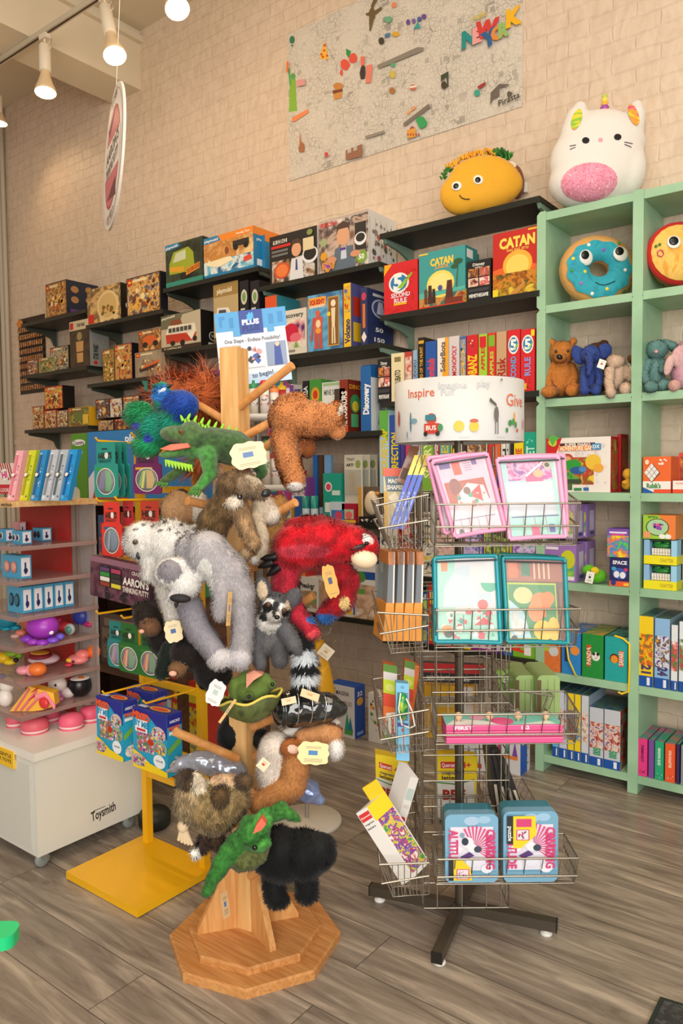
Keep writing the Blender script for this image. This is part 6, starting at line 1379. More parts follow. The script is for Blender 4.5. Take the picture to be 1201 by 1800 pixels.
o.rotation_euler = (0, math.radians(4), 0)
p = at(180, 1000, Y=1.44); 
for x in (175, 240):
    p = at(x, 985, Y=1.47); hook(p.x, p.z - .006, PY_ - 1.475)

# ------------------------------------------------------------------ dark wooden gondola behind the stand
GWD = wood('#4a3226', '#6a4a38', 3, (.06, 1, 1), .5, 'brown_slats')
gt = thing('wooden_gondola', 'dark brown wooden shelf unit standing behind the yellow stand', 'shelving unit', (-3.75, 2.12, 0))
zt = at(200, 878, Y=2.12).z
b = MB(); b.box((0, 0, zt - .03), (1.25, .55, zt), wood('#9a7350', '#b98f68', 4, (.1, 1, 1), .5, 'tan_board')); b.build('top_board', gt)
for x in (0, 1.22): b = MB(); b.box((x, 0, 0), (x + .03, .55, zt - .03), GWD); b.build('side_panel', gt)
b = MB(); b.box((.03, .5, 0), (1.22, .52, zt - .03), GWD); b.build('back_panel', gt)
for z in (.06, .42, .78):
    b = MB(); b.box((.03, .0, z), (1.22, .5, z + .03), GWD); b.build('shelf_board', gt)
def gbx(xl, xr, yt, Yf, zb, d, c, art, lab, side=None, name='toy_box'):
    A, B_ = at(xl, yt, Y=Yf), at(xr, yt, Y=Yf)
    return carton(name, lab, 'box', (A.x, Yf, zb), B_.x - A.x, d, A.z - zb, c, {'f': art}, side=side)
A = at(153, 761, Y=2.16); B_ = at(300, 761, Y=2.16)
gbx(125, 152.5, 763, 2.17, zt + .001, .24, '#5a8a2a', [('r', 0, .0, .97, 1, '#4f8a20'), ('e', .48, .86, .42, .05, '#e8e0e0'), ('t', .48, .86, .06, 'Country', '#4a3a5a', 0, .7, .03), ('t', .5, .70, .04, 'TOY SET', '#c8d8a0', 0, .5)], 'green toy box with a cream country badge on the wooden gondola')
gbx(153.5, 300, 760, 2.17, zt + .001, .24, '#2a7ab8', [('p', [(0, 0), (.3, 0), (.45, .4), (.2, .62), (0, .3)], '#d8d4e0'), ('p', [(.08, .1), (.3, .05), (.3, .45), (.15, .4)], '#c8342c'), ('p', [(.05, 0), (.5, 0), (.5, .2), (.1, .25)], '#b84a34'), ('t', .68, .88, .10, 'playmobil', '#f0f4f8', 0, .4, .03)], 'large blue toy box with white lettering on the wooden gondola')
for i, (xl, xr, yt, z, c, pal, lab) in enumerate(((172, 210, 905, .81, '#2a5a8a', ['#2a4a7a', '#c83a3a', '#e8c83a'], 'blue toy box inside the wooden gondola, left'), (212, 262, 900, .81, '#b8402c', ['#b8402c', '#e8a84a', '#3a6a4a'], 'red toy box inside the wooden gondola, middle'), (264, 330, 905, .81, '#3a8a5a', ['#3a8a5a', '#e8e0d0', '#c85a2c'], 'green toy box inside the wooden gondola, right'),
                                                  (240, 300, 1215, .09, '#dcdcd8', ['#dcdcd8', '#3a8a4a', '#c8342c'], 'white tile set box with red lettering low in the wooden gondola'), (301, 350, 1190, .09, '#c83a2c', ['#c83a2c', '#e8d83a', '#3a3a8a'], 'red and yellow box low in the wooden gondola'),
                                                  (175, 260, 1075, .45, '#5a4a44', ['#5a4a44', '#8a7a70', '#3a2f2a'], 'brown box on the middle board of the wooden gondola'))):
    gbx(xl, xr, yt, 2.16, z + .001, .2, c, [pic(.05, .1, .9, .6, pal, 24), ('r', .1, .75, .8, .15, pal[1])], lab)

# ------------------------------------------------------------------ revolving wire rack
RC = Vector((-1.087, 1.986, 0)); RD = RC.dot(Vector((-math.sin(YAW), math.cos(YAW), 0)))
FH = Vector((-math.sin(YAW), math.cos(YAW), 0)); RH = Vector((math.cos(YAW), math.sin(YAW), 0))
rk = thing('wire_rack', 'tall revolving wire rack with baskets, a dark centre pole and a white drum sign', 'display rack', RC, YAW)


def RL(x, y, ly):
    """photo place -> rack coordinates on the plane ly metres behind the pole"""
    r = at(x, y, D=1) - CAM; t = (RD + ly) / r.dot(FH); P = CAM + r * t - RC
    return Vector((P.dot(RH), ly, P.z))


def RX(x, y, lx):
    r = at(x, y, D=1) - CAM; t = (RC.dot(RH) + lx) / r.dot(RH); P = CAM + r * t - RC
    return Vector((lx, P.dot(FH), P.z))


BRZ = M('#5f574c', .35, .6); WIRE = M('#a39c90', .25, .8)
for a, L in ((math.atan2(.145, .488) - YAW, .285), (math.atan2(.145, .488) - YAW + PI, .285), (math.atan2(-.244, .066) - YAW, .265), (math.atan2(.244, -.066) - YAW, .265)):
    b = MB(); b.box((.012, -.015, .018), (L, .015, .048), BRZ); b.box((L - .002, -.0155, .0175), (L + .002, .0155, .0485), M('#1c1a18')); 
    o = b.build('base_leg', rk, (0, 0, 0), a)
    f = MB(); f.lathe([(0, 0), (.016, 0), (.018, .004), (.016, .010), (.006, .012), (.006, .02)], M('#e6e4dc', .4), 18, (L - .03, 0, 0)); f.build('foot', o)
ZT = RL(817, 772, -.19).z
b = MB(); b.tube([(0, 0, .02), (0, 0, ZT + .02)], .0135, BRZ, 16); b.tube([(0, 0, .04), (0, 0, .13)], .011, M('#8a847a', .3, .8), 16)
for z in (.45, .80, 1.17): b.tube([(0, 0, z), (0, 0, z + .004)], .0145, M('#2c2824'), 16)
b.build('center_pole', rk)
HW = .122
zb_, zt_ = .10, ZT - .01
def rot(k, p):   # k quarter turns clockwise seen from above
    x, y, z = p
    for _ in range(k): x, y = y, -x
    return (x, y, z)
TIERS = [(RL(850, 886, -.255).z, RL(850, 926, -.255).z, RL(850, 962, -.255).z, RL(850, 866, -HW).z), (RL(850, 1072, -.255).z, RL(850, 1109, -.255).z, RL(850, 1143, -.255).z, RL(850, 1062, -HW).z),
         (RL(850, 1256, -.255).z, RL(850, 1293, -.255).z, RL(850, 1316, -.255).z, RL(850, 1216, -HW).z), (RL(850, 1510, -.255).z, RL(850, 1543, -.255).z, RL(850, 1566, -.255).z, RL(850, 1466, -HW).z)]
BX0, BX1 = -.098, .279
SD = ['front', 'left', 'rear', 'right']
for k in range(4):
    b = MB(); r = .0022
    for x in (-HW, -.083, -.012, .058, .1, HW): b.tube([rot(k, (x, -HW, zb_)), rot(k, (x, -HW, zt_))], r, WIRE, 5)
    z = zb_ + .0; i = 0
    while z < zt_ + .001:
        b.tube([rot(k, (-HW, -HW, z)), rot(k, (HW, -HW, z))], r, WIRE, 5); z += .0745
    b.build('wire_panel', rk)
    for ti, (z1, z2, z3, zk) in enumerate(TIERS):
        BX1 = HW if k == 2 else .279
        b = MB(); y0, y1 = -HW - .002, -.255; yb = -.215
        P = lambda x, y, z: rot(k, (x, y, z))
        for z, y, rr in ((z1, y1, .0028), (z2, (y1 * .55 + yb * .45) - .012, .0028)):
            b.tube([P(BX0, y, z), P(BX1, y, z)], rr, WIRE, 6)
            zz_ = zk if z == z1 else z + .02
            for x in (BX0, BX1): b.tube([P(x, y, z), P(x, y0, zz_)], rr, WIRE, 6)
        b.tube([P(BX0, y0, zk), P(BX1, y0, zk)], .0026, WIRE, 6)
        n = 9
        for i in range(n):
            x = BX0 + (BX1 - BX0) * i / (n - 1)
            b.tube([P(x, y1, z1), P(x, yb - .005, z3), P(x, y0, z3 + .006), P(x, y0, zk)], .0015, WIRE, 5)
        for i in range(1, 9):
            y = yb + (y0 - yb) * i / 9
            b.tube([P(BX0, y, z3 + .003), P(BX1, y, z3 + .003)], .0013, WIRE, 5)
        for x in (BX0, BX1):
            for i in range(1, 8):
                y = y1 + (y0 - y1) * i / 8; b.tube([P(x, y, z1 + (zk - z1) * i / 8), P(x, max(y, yb), z3 + .003)], .0013, WIRE, 5)
        b.tube([P(BX0, yb - .005, z3), P(BX1, yb - .005, z3)], .002, WIRE, 6)
        b.build('wire_basket', rk)

# drum sign
R0 = .187; dz0 = RL(817, 774, -R0).z; dz1 = RL(817, 660, -R0).z; Ht = dz1 - dz0
def bend(b, r):
    b.v = [((r - y) * math.sin(x / r), -(r - y) * math.cos(x / r), z) for x, y, z in b.v]
b = MB(); n = 64
b.lathe([(R0, dz0), (R0, dz1), (R0 - .002, dz1), (R0 - .002, dz0), (R0, dz0)], M('#cdcfd0', .5), n); dm_ = b
b = MB(); L = 2 * PI * R0 * .5
I_ = []
def dx(x): # photo x on the drum -> arc fraction
    s_ = max(-.985, min(.985, (x - 817) / 112.0)); return .5 + math.asin(s_) * R0 / L
def dy(x, y):
    s_ = (x - 817) / 112.0; c_ = math.sqrt(max(0, 1 - s_ * s_)); yt = 690 - 30 * c_; yb2 = 769 + 4 * c_; return (yb2 - y) / (yb2 - yt)
for s_, x, y, h_, c_ in (('Inspire', 730, 694, .135, '#d2603c'), ('Give', 904, 707, .19, '#d9704c')):
    I_.append(('t', dx(x) + (.045 if x < 800 else -.02), dy(x, y), h_, s_, c_, 0, None, .01))
for s_, x, y in (('Fun', 782, 688), ('play', 840, 674), ('Imagine', 790, 676)): I_.append(('t', dx(x), dy(x, y), .10, s_, '#c0c2c5', 0))
def dr_(kind, x, y, a, c): I_.append((kind, dx(x), dy(x, y)) + a + (c,))
for x, y, rx, ry, c in ((710, 735, .012, .13, '#b8503c'), (727, 740, .006, .16, '#5a8296'), (732, 738, .02, .04, '#7aa0b0'), (722, 760, .003, .06, '#5a8296'), (758, 735, .025, .09, '#c8503c'), (800, 748, .024, .085, '#e8b82c'), (824, 749, .022, .08, '#e8b82c'), (824, 739, .02, .03, '#b8553c'), (895, 735, .006, .1, '#e8a04a'), (915, 745, .006, .09, '#b83a4a'),
                        (880, 755, .008, .04, '#3a8a4a'), (886, 743, .012, .05, '#3a8a4a'), (892, 741, .011, .05, '#3f9450'), (897, 746, .009, .05, '#3a8a4a'), (900, 755, .007, .035, '#c8402c')):
    dr_('e', x, y, (rx, ry), c)
I_ += [('r', dx(748), dy(748, 760), .075, .16, '#c23c2c'), ('t', dx(758), dy(758, 750), .07, 'BUS', '#f4ece0', 0, .05), ('e', dx(750), dy(750, 760), .010, .04, '#2c2622'), ('e', dx(768), dy(768, 760), .010, .04, '#2c2622'), ('e', dx(772), dy(772, 750), .012, .06, '#3a8a5a'), ('r', dx(750), dy(750, 738), .05, .09, '#3a7a8a')]
for x in (858, 862): I_.append(('r', dx(x), dy(x, 762), .004, .3, '#5a5654'))
I_ += [('e', dx(860), dy(860, 728), .012, .12, '#6a6664'), ('e', dx(861), dy(861, 710), .009, .05, '#d8d4d0'), ('p', [(dx(848), .60), (dx(860), .52), (dx(860), .56), (dx(849), .66)], '#5a5654')]
for x in (720, 745, 800, 860, 895): I_.append(('r', dx(x), .045, .05, .006, '#b4b4b2'))
I_.append(('e', dx(868), dy(868, 670), .006, .024, '#8a8a86'))
b.art((-L / 2, 0, dz0), (L, 0, 0), (0, 0, Ht), I_, .0008); bend(b, R0)
o_ = len(dm_.v); dm_.v += b.v
for f_, i_ in zip(b.f, b.mi): dm_.f.append(tuple(q + o_ for q in f_)); dm_.mi.append(dm_.mat(b.mats[i_])); dm_.sm.append(False)
dm_.build('drum_sign', rk)
b = MB()
for a in range(4):
    q = a * PI / 2 + .4; b.tube([(0, 0, dz0 + .006), (R0 * .98 * math.cos(q), R0 * .98 * math.sin(q), dz0 + .006)], .002, WIRE, 6)
b.build('drum_spokes', rk)


# ---- goods in the baskets (built in rack coordinates, each a thing of its own)
def RW(p): return RC + RH * p[0] + FH * p[1] + Vector((0, 0, p[2]))
def rthing(name, label, cat, p, group=None): return thing(name, label, cat, RW(p), YAW, group)
def slab(t, name, C4, th, m, art=None, rad=None, nm=None, backm=None):
    """flat card/box through four photo-derived corners TL TR BR BL (rack coords), thickness th going back"""
    o = t.location; base = Vector(((o - RC).dot(RH), (o - RC).dot(FH), o.z))
    q = [Vector(c) - base for c in C4]; n = (q[1] - q[3]).cross(q[0] - q[3]).normalized()
    bk = [c - n * th for c in q]
    b = MB(); V = [q[3], q[2], q[1], q[0], bk[3], bk[2], bk[1], bk[0]]
    b.add(V, [(0, 1, 2, 3), (5, 4, 7, 6), (1, 5, 6, 2), (4, 0, 3, 7), (3, 2, 6, 7), (4, 5, 1, 0)], m)
    if art: b.art(q[3], q[2] - q[3], q[0] - q[3], art)
    return b.build(name, t), q, n


def pouch(label, C4, c, art, ly, ly2, group=None, film=True, name='zip_pouch'):
    P4 = [RL(*C4[0], ly2), RL(*C4[1], ly2), RL(*C4[2], ly), RL(*C4[3], ly)]
    t = rthing(name, label, 'pouch', P4[3], group)
    o, q, n = slab(t, 'printed_card', P4, .004, M('#dcdcde'), art)
    b = MB(); mc = M(c, .3)
    ins = [q[i] + (sum(q, Vector()) / 4 - q[i]) * .0 for i in range(4)]
    for i in range(4):
        a, d = ins[i], ins[(i + 1) % 4]; b.tube([a + n * .004, (a + d) / 2 + n * .006 + Vector((0, 0, .002)), d + n * .004], .0065 if i % 2 else .006, mc, 8)
    b.tube([ins[0] + n * .012 + (ins[3] - ins[0]) * .05, ins[1] + n * .012 + (ins[2] - ins[1]) * .05], .0025, M('#3a3a44'), 6)
    b.build('zip_border', t)
    if film:
        b = MB(); cc = sum(q, Vector()) / 4 + n * .012; V = []
        for i in range(7):
            for j in range(7):
                u, v = i / 6, j / 6; p = (q[3] * (1 - u) + q[2] * u) * (1 - v) + (q[0] * (1 - u) + q[1] * u) * v
                V.append(p + n * (.003 + .013 * math.sin(PI * u) ** .5 * math.sin(PI * v) ** .5 + .002 * math.sin(9 * u + 5 * v)))
        b.add(V, [(i * 7 + j, (i + 1) * 7 + j, (i + 1) * 7 + j + 1, i * 7 + j + 1) for i in range(6) for j in range(6)], M('#eef2f4', .04, alpha=.16), True); b.build('clear_window', t)
    return t


PKA = [('r', 0, 0, 1, 1, '#e7c0d4'), ('r', .1, .88, .22, .07, '#6a4a9a'), ('r', .35, .78, .16, .18, '#d8523c'), ('r', .75, .88, .1, .08, '#6a3a9a'), ('r', .1, .42, .8, .28, '#b5503c'), ('e', .3, .62, .12, .12, '#8a3a2c'), ('p', [(.2, .3), (.9, .3), (.85, .6), (.55, .66), (.3, .52)], '#e4d4dc'), ('e', .5, .56, .07, .05, '#7a4a3a'), ('p', [(.5, .5), (.75, .4), (.78, .62)], '#d83a3c'), ('c', .15, .3, .7, .25, 14, ['#e0786a', '#3a9a7a', '#e8b0a0'], .05), ('r', 0, .0, 1, .34, '#dcd2de'), ('t', .2, .82, .035, 'PUZZLE', '#e8e0f0', 90, .1)] + [('r', .58, .82 + .03 * k, .14, .006, '#8a6a9a') for k in range(4)] + [('r', .1, .2, .8, .006, '#4a3a6a')] + [('r', .2 + .17 * k, .02, .006, .2, '#c83a5a') for k in range(4)] + [('e', .16, .04, .05, .04, '#3a3436')]
pouch('pink bordered puzzle pouch with a red picture, behind the front left one', ((752, 806), (838, 799), (850, 925), (782, 938)), '#e79fc4', PKA, -.195, -.15)
pouch('pink bordered puzzle pouch with a red picture, tilted to the left', ((760, 812), (855, 798), (888, 930), (800, 944)), '#ee9fc6', PKA, -.225, -.18)
PKB = [('r', 0, 0, 1, 1, '#a8dcd8'), ('r', .15, .72, .8, .24, PH(['#5a4ab8', '#e04a9a', '#e8b8d8', '#8a3a9a'], 40)), ('e', .62, .72, .16, .1, '#e0508a'), ('e', .7, .8, .09, .05, '#e8b080'), ('r', .08, .28, .84, .42, '#ccd3e0'), ('r', .1, .26, .85, .012, '#4a3a8a'), ('r', .05, .0, .9, .18, '#9ad8cc'), ('e', .88, .9, .07, .05, '#d8c8a0'), ('e', .88, .9, .045, .03, '#3a3430')] + [('r', .3 + .2 * k, .05, .008, .22, '#c83a4a') for k in range(3)] + [('r', .42, .04, .14, .12, '#e0407a'), ('r', .74, .06, .1, .1, '#4a4aa8'), ('p', [(.45, .78), (.8, .95), (.83, .94), (.48, .76)], '#f6f4f8')]
pouch('pink bordered princess puzzle pouch standing behind its twin', ((885, 805), (990, 801), (997, 935), (905, 940)), '#e79fc4', PKB, -.195, -.15)
pouch('pink bordered puzzle pouch with a mint picture, upper right basket', ((874, 808), (980, 803), (994, 943), (896, 948)), '#eea6ca', PKB, -.225, -.18)
TLA = [('r', 0, 0, 1, 1, '#a4dccb'), ('r', .1, .84, .1, .12, '#e8823c'), ('p', [(.12, .4), (.9, .45), (.86, .7), (.7, .92), (.35, .9), (.15, .65)], '#c6d6e0'), ('e', .85, .72, .14, .12, '#58b89a'), ('c', .05, .02, .9, .4, 40, ['#e8f0f0', '#5ab89a', '#3a8a8a', '#d84a5a', '#e8e8e0'], .06), ('e', .74, .45, .08, .06, '#e86a6a'), ('p', [(.6, .2), (.9, .22), (.75, .3)], '#d8404a'), ('e', .18, .14, .09, .06, '#e8964a'), ('e', .2, .1, .07, .05, '#3a3430')] + [('r', .3 + .13 * k, .12, .012, .2, '#3a6a5a') for k in range(5)]
pouch('teal zip pouch behind the left teal pouch', ((762, 984), (864, 978), (866, 1124), (768, 1122)), '#128a9c', TLA, -.2, -.165)
pouch('teal bordered puzzle pouch with a pale unicorn scene, left of the pair', ((764, 981), (872, 977), (880, 1130), (766, 1128)), '#1797a6', TLA, -.225, -.18)
TLB = [('r', 0, 0, 1, 1, '#6a4a3c'), ('r', .02, .72, .96, .27, '#a8604a'), ('r', .08, .76, .16, .2, '#d8703c'), ('r', .3, .78, .14, .16, '#2f7a5a')] + [('r', .5 + .08 * k, .75, .03, .2, '#e0c0a8') for k in range(4)] + [('r', .04, .04, .82, .66, '#b8cc30'), ('r', .06, .05, .78, .63, '#2f8a4a'), ('p', [(.06, .05), (.06, .5), (.3, .35), (.4, .05)], '#b4d8e8'), ('e', .3, .55, .16, .1, '#c8cc8a'), ('e', .6, .48, .18, .11, '#e8823c'), ('e', .5, .36, .13, .12, '#ec8a44'), ('e', .72, .52, .1, .08, '#e8823c'), ('r', .62, .3, .05, .12, '#dc7636'), ('e', .6, .14, .16, .12, '#ecc83c'), ('e', .78, .16, .1, .14, '#e8c03c'), ('e', .2, .18, .12, .1, '#e8e8e4'), ('e', .16, .28, .06, .1, '#c8ccc8'), ('e', .12, .04, .05, .04, '#3a3430'), ('r', .9, .05, .07, .6, '#7a5548')]
pouch('dark teal zip pouch behind the animal puzzle one', ((878, 975), (980, 980), (985, 1125), (884, 1120)), '#0f6f6a', TLB, -.2, -.165)
pouch('teal bordered puzzle pouch with an orange dinosaur scene, right of the pair', ((884, 980), (992, 983), (998, 1130), (892, 1128)), '#14909a', TLB, -.225, -.18)

# pink first puzzles lying flat with wooden knobs
for i in range(3):
    A, B_ = RL(785, 1304 - i * 11, -.235), RL(990, 1304 - i * 11, -.235)
    t = rthing('knob_puzzle', ['pink first puzzle box at the bottom of the flat stack', 'pink first puzzle box in the middle of the flat stack', 'pink first puzzle box with four wooden knobs, top of the flat stack'][i], 'puzzle', (A.x, -.236 + .002 * i, TIERS[2][2] + .008 + i * .0165), 'flat pink puzzles in the wire basket')
    b = MB(); w_ = B_.x - A.x; b.box((0, 0, 0), (w_, .1, .015), M('#e85a96', .4)); b.art((0, 0, 0), (w_, 0, 0), (0, 0, .015), [('r', 0, .85, 1, .08, '#f0a8c4')] + ([('t', .15, .5, .6, 'FIRST', '#f8e8f0', 0, .16, .04), ('t', .68, .5, .6, '1-2', '#f8e8f0', 0, .07, .04)] if i == 2 else []))
    if i == 2:
        b.art((0, 0, .015), (w_, 0, 0), (0, .1, 0), [('r', 0, 0, 1, 1, '#7fd0c8'), ('p', [(0, 0), (.5, .0), (.3, .4), (.1, .5)], '#e8e8ea'), ('e', .5, .3, .1, .3, '#e85a96'), ('p', [(.62, 0), (.95, 0), (.9, .3)], '#e0f0ea'), ('e', .3, .6, .07, .2, '#f0a8c4')])
    b.build('puzzle_box', t)
    if i == 2:
        for k_ in (.12, .39, .64, .88):
            m_ = MB(); m_.lathe([(0, .015), (.004, .015), (.004, .021), (.0085, .024), (.011, .031), (.009, .038), (0, .042)], M('#e8c09a', .5), 16, (w_ * k_, .03, 0)); m_.build('wooden_knob', t)
# tins
def tin(label, C, sticker_left):
    xl, xr, yt, yb = C; ly = -.235
    A, B_, Tt = RL(xl, yb, ly), RL(xr, yb, ly), RL(xl, yt, ly - .0); w_ = B_.x - A.x; h_ = Tt.z - A.z
    t = rthing('puzzle_tin', label, 'tin', (A.x, ly, TIERS[3][2] + .012))
    m_ = M('#7fb6d6', .22, .3)
    b = MB(); b.rbox((0, 0, 0), (w_, .03, h_), .018, m_, 1, 6); b.build('tin_lid', t)
    b = MB(); b.rbox((.002, .03, .002), (w_ - .002, .075, h_ - .002), .018, M('#3f8ea6', .22, .3), 1, 6); b.build('tin_body', t)
    b = MB(); I2 = [('e', .5, .93, .16, .07, '#a9c8e2'), ('e', .75, .95, .14, .06, '#9cc4e0'), ('r', .06, .16, .88, .68, '#e2e0ee')]
    for k_ in range(14):
        a = -.6 + k_ * .2; I2.append(('p', [(.55, .5), (.55 + .45 * math.cos(a), .5 + .36 * math.sin(a)), (.55 + .45 * math.cos(a + .1), .5 + .36 * math.sin(a + .1))], '#d8568c'))
    I2 += [('e', .42, .6, .12, .09, '#e9e9f2'), ('e', .36, .62, .07, .06, '#2f3a4a'), ('e', .5, .52, .1, .07, '#e9e9f2'), ('e', .62, .5, .08, .05, '#3a4656'), ('p', [(.25, .38), (.45, .46), (.55, .4), (.35, .34)], '#5a3a7a'), ('e', .3, .72, .05, .04, '#8aa0b8'), ('e', .2, .5, .1, .06, '#ececf4'), ('e', .5, .3, .13, .08, '#dfe4f0'), ('e', .8, .2, .12, .07, '#e4e8f4'), ('t', .88, .5, .13, 'CRUISING', '#d2447c', -90, .62, .04), ('t', .12, .5, .13, 'ALTITUDE', '#d2447c', -90, .62, .04)]
    if sticker_left == 1: I2 += [('r', .02, .02, .1, .34, '#2a2c32'), ('p', [(.12, .02), (.5, .02), (.46, .22), (.3, .34), (.12, .34)], '#efd22c'), ('r', .18, .04, .26, .16, '#d2447c'), ('r', .2, .05, .22, .14, '#e9dce6'), ('c', .2, .05, .2, .13, 20, ['#d2447c', '#5a4a5a'], .02)]
    else: I2 += [('r', .02, .56, .12, .42, '#2a2c32'), ('p', [(.14, .5), (.3, .5), (.6, .7), (.58, .98), (.14, .98)], '#efd22c'), ('r', .2, .62, .26, .16, '#d2447c'), ('r', .22, .63, .22, .14, '#e9dce6'), ('c', .22, .63, .2, .13, 20, ['#d2447c', '#5a4a5a'], .02), ('r', .2, .82, .3, .12, '#d2447c'), ('t', .08, .72, .06, 'puzzle', '#f0f0f0', -90, .22)]
    b.art((.006, 0, .006), (w_ - .012, 0, 0), (0, 0, h_ - .012), I2); b.build('printed_front', t)
    return t
tin('blue puzzle tin with pink upright lettering, left of the pair', (783, 876, 1438, 1558), 1); tin('blue puzzle tin with a yellow and black sticker band, right of the pair', (885, 981, 1438, 1562), 2)

# left side baskets
for i, (x0, x1) in enumerate(((733, 693), (743, 703), (753, 713))):
    A, B_ = RL(x0, 800, -.1), RL(x1 - 6, 930, -.235); t = rthing('bubble_wand', ['blue and yellow bubble wand box, left of three', 'blue and yellow bubble wand box, middle of three', 'blue and yellow bubble wand box, right of three'][i], 'toy', B_, 'leaning wand boxes in the upper left basket'); d = A - B_
    b = MB(); n_ = Vector((.0062, 0, 0)); q = Vector((0, .012, 0)); f = .72
    for s0, s1, c_ in ((0, f, '#3f62c8'), (f, 1, '#e8cf6a')):
        p0, p1 = d * s0, d * s1; V = [p0 - n_, p0 + n_, p1 + n_, p1 - n_, p0 - n_ + q, p0 + n_ + q, p1 + n_ + q, p1 - n_ + q]
        b.add(V, [(0, 1, 2, 3), (5, 4, 7, 6), (1, 5, 6, 2), (4, 0, 3, 7), (3, 2, 6, 7), (4, 5, 1, 0)], M(c_, .25))
    b.art(-n_, n_ * 2, d, [('t', .5, .36, .014, 'BUBBLE', '#c8d4f4', 90, .26), ('t', .5, .1, .014, 'MAGIC', '#c8d4f4', 90, .12)]); b.build('box', t)
A, B_ = RL(705, 858, -.05), RL(735, 790, -.05); t = rthing('toy_pack', 'brown clear topped pack leaning behind the blue wands', 'toy pack', RL(700, 850, -.03)); slab(t, 'card', [RL(722, 783, -.02), RL(738, 786, -.02), RL(716, 852, -.04), RL(698, 846, -.04)], .02, M('#8a6048', .2), [('r', .1, .1, .8, .3, '#5a3a2c')])
t = rthing('shape_pack', 'grey and yellow magic shapes pack in the upper left basket', 'toy pack', RL(674, 925, .04)); slab(t, 'card', [RL(674, 823, .05), RL(712, 823, .05), RL(716, 925, .04), RL(676, 925, .04)], .012, M('#c9b98a', .3), [('r', 0, .86, 1, .14, '#d8583c'), ('p', [(.05, .86), (.95, .86), (.85, .6), (.15, .6)], '#5a7484'), ('t', .5, .78, .07, 'MAGIC', '#f0ece0', 0, .6, .04), ('t', .5, .67, .07, 'SHAPES', '#f0ece0', 0, .7, .04), ('p', [(.2, .5), (.5, .6), (.8, .4), (.5, .3)], '#ece2c8'), ('r', 0, 0, .15, .6, '#d8a83c')])
for i, x in enumerate((688, 705, 722, 738)):
    P4 = [RL(x - 4, 962 + 4 * (i > 0) + 6 * (i > 1), .03), RL(x + 8, 972 + 4 * (i > 1), -.18), RL(x + 3, 1128, -.2), RL(x - 13, 1126, .0)]
    t = rthing('blister_pack', ['orange and clear blister pack, leftmost of four in the middle left basket', 'orange and clear blister pack, second of four in the middle left basket', 'orange and clear blister pack, third of four in the middle left basket', 'orange and clear blister pack, rightmost of four in the middle left basket'][i], 'toy pack', RL(x - 8, 1128, -.2), 'blister packs in the middle left basket')
    b = MB(); o = t.location; base = Vector(((o - RC).dot(RH), (o - RC).dot(FH), o.z))
    Tl, Tr, Mr, Ml, Br, Bl = [RL(*p_, -.2) - base for p_ in ((x - 5, 970), (x + 7, 970), (x + 5, 1060), (x - 9, 1060), (x + 3, 1127), (x - 15, 1127))]
    dp = Vector((-.022, .10, 0))
    def pr(b, p4, m, d_=dp):
        V = [p4[3], p4[2], p4[1], p4[0]] + [p + d_ for p in (p4[3], p4[2], p4[1], p4[0])]; b.add(V, [(0, 1, 2, 3), (5, 4, 7, 6), (1, 5, 6, 2), (4, 0, 3, 7), (3, 2, 6, 7), (4, 5, 1, 0)], m)
    pr(b, [Ml, Mr, Br, Bl], M('#e89a3c', .5)); b.build('orange_card', t); b = MB(); pr(b, [Tl, Tr, Tr - Vector((0, 0, .035)), Tl - Vector((0, 0, .035))], M('#d98a4a', .4)); b.build('orange_header', t)
    b = MB(); e_ = Vector((.004, 0, 0)); pr(b, [Tr - e_, Tr, Mr, Mr - e_], M('#e8e2d8', .4)); b.build('white_rim', t)
    b = MB(); pr(b, [Tl + e_ * .5, Tr - e_, Mr - e_, Ml + e_ * .5], M('#9aa4b0', .1, alpha=.55)); b.build('clear_blister', t)
def lbox(label, C4, ly, th, c, art, name='game_box', back=.0, cat='box', side=None):
    P4 = [RL(*C4[0], ly + back), RL(*C4[1], ly + back), RL(*C4[2], ly), RL(*C4[3], ly)]
    t = rthing(name, label, cat, P4[3]); slab(t, 'box', P4, th, M(side or c), [('r', 0, 0, 1, 1, c)] + art); return t
BNG = [('r', 0, .88, 1, .12, '#5a8a2c'), ('r', 0, .8, 1, .1, '#d8d0cc'), ('r', 0, .62, 1, .18, '#c4d82c'), ('e', .5, .7, .35, .05, '#e0e870'), ('r', 0, .45, 1, .17, '#e04a2c'), ('r', 0, .15, 1, .3, '#ec7830'), ('r', .0, 0, 1, .15, '#4f8a2c')]
lbox('lime, red and orange bingo box standing in the left basket', ((674, 1166), (695, 1172), (698, 1305), (674, 1300)), -.13, .04, '#ec7830', BNG + [('p', [(.1, .08), (.9, .08), (.95, .4), (.2, .36)], '#efe8dc'), ('t', .68, .23, .3 * .1, 'BINGO!', '#d8342c', 90, .26, .06), ('t', .3, .2, .02, 'ALPHABET', '#5a3a2c', 90, .2, .03)], 'bingo_box')
lbox('second lime and orange box leaning behind the one with the green sack', ((712, 1160), (738, 1172), (722, 1290), (704, 1285)), -.02, .04, '#ec7830', BNG, 'bingo_box')
t = lbox('light blue box with a green sack and white cord in the left basket', ((696, 1200), (718, 1202), (720, 1338), (697, 1336)), -.225, .03, '#7cc0e6', [('r', .1, .52, .8, .36, '#4a8a9a'), ('t', .5, .95, .03, '12', '#3a5a8a'), ('t', .55, .22, .03, 'MARBLES', '#e8c8d0', 90, .25), ('r', .1, .44, .8, .05, '#4a4aa8'), ('e', .5, .4, .1, .02, '#d8402c')], 'marble_box')
b = MB(); k = 2.1 / F; b.ell((10.5 * k, -.008, 95 * k), (9 * k, .016, 24 * k), PH(['#12843c', '#1a9a4a', '#d8d83c'], 50, .3), 18, 12); b.build('green_sack', t)
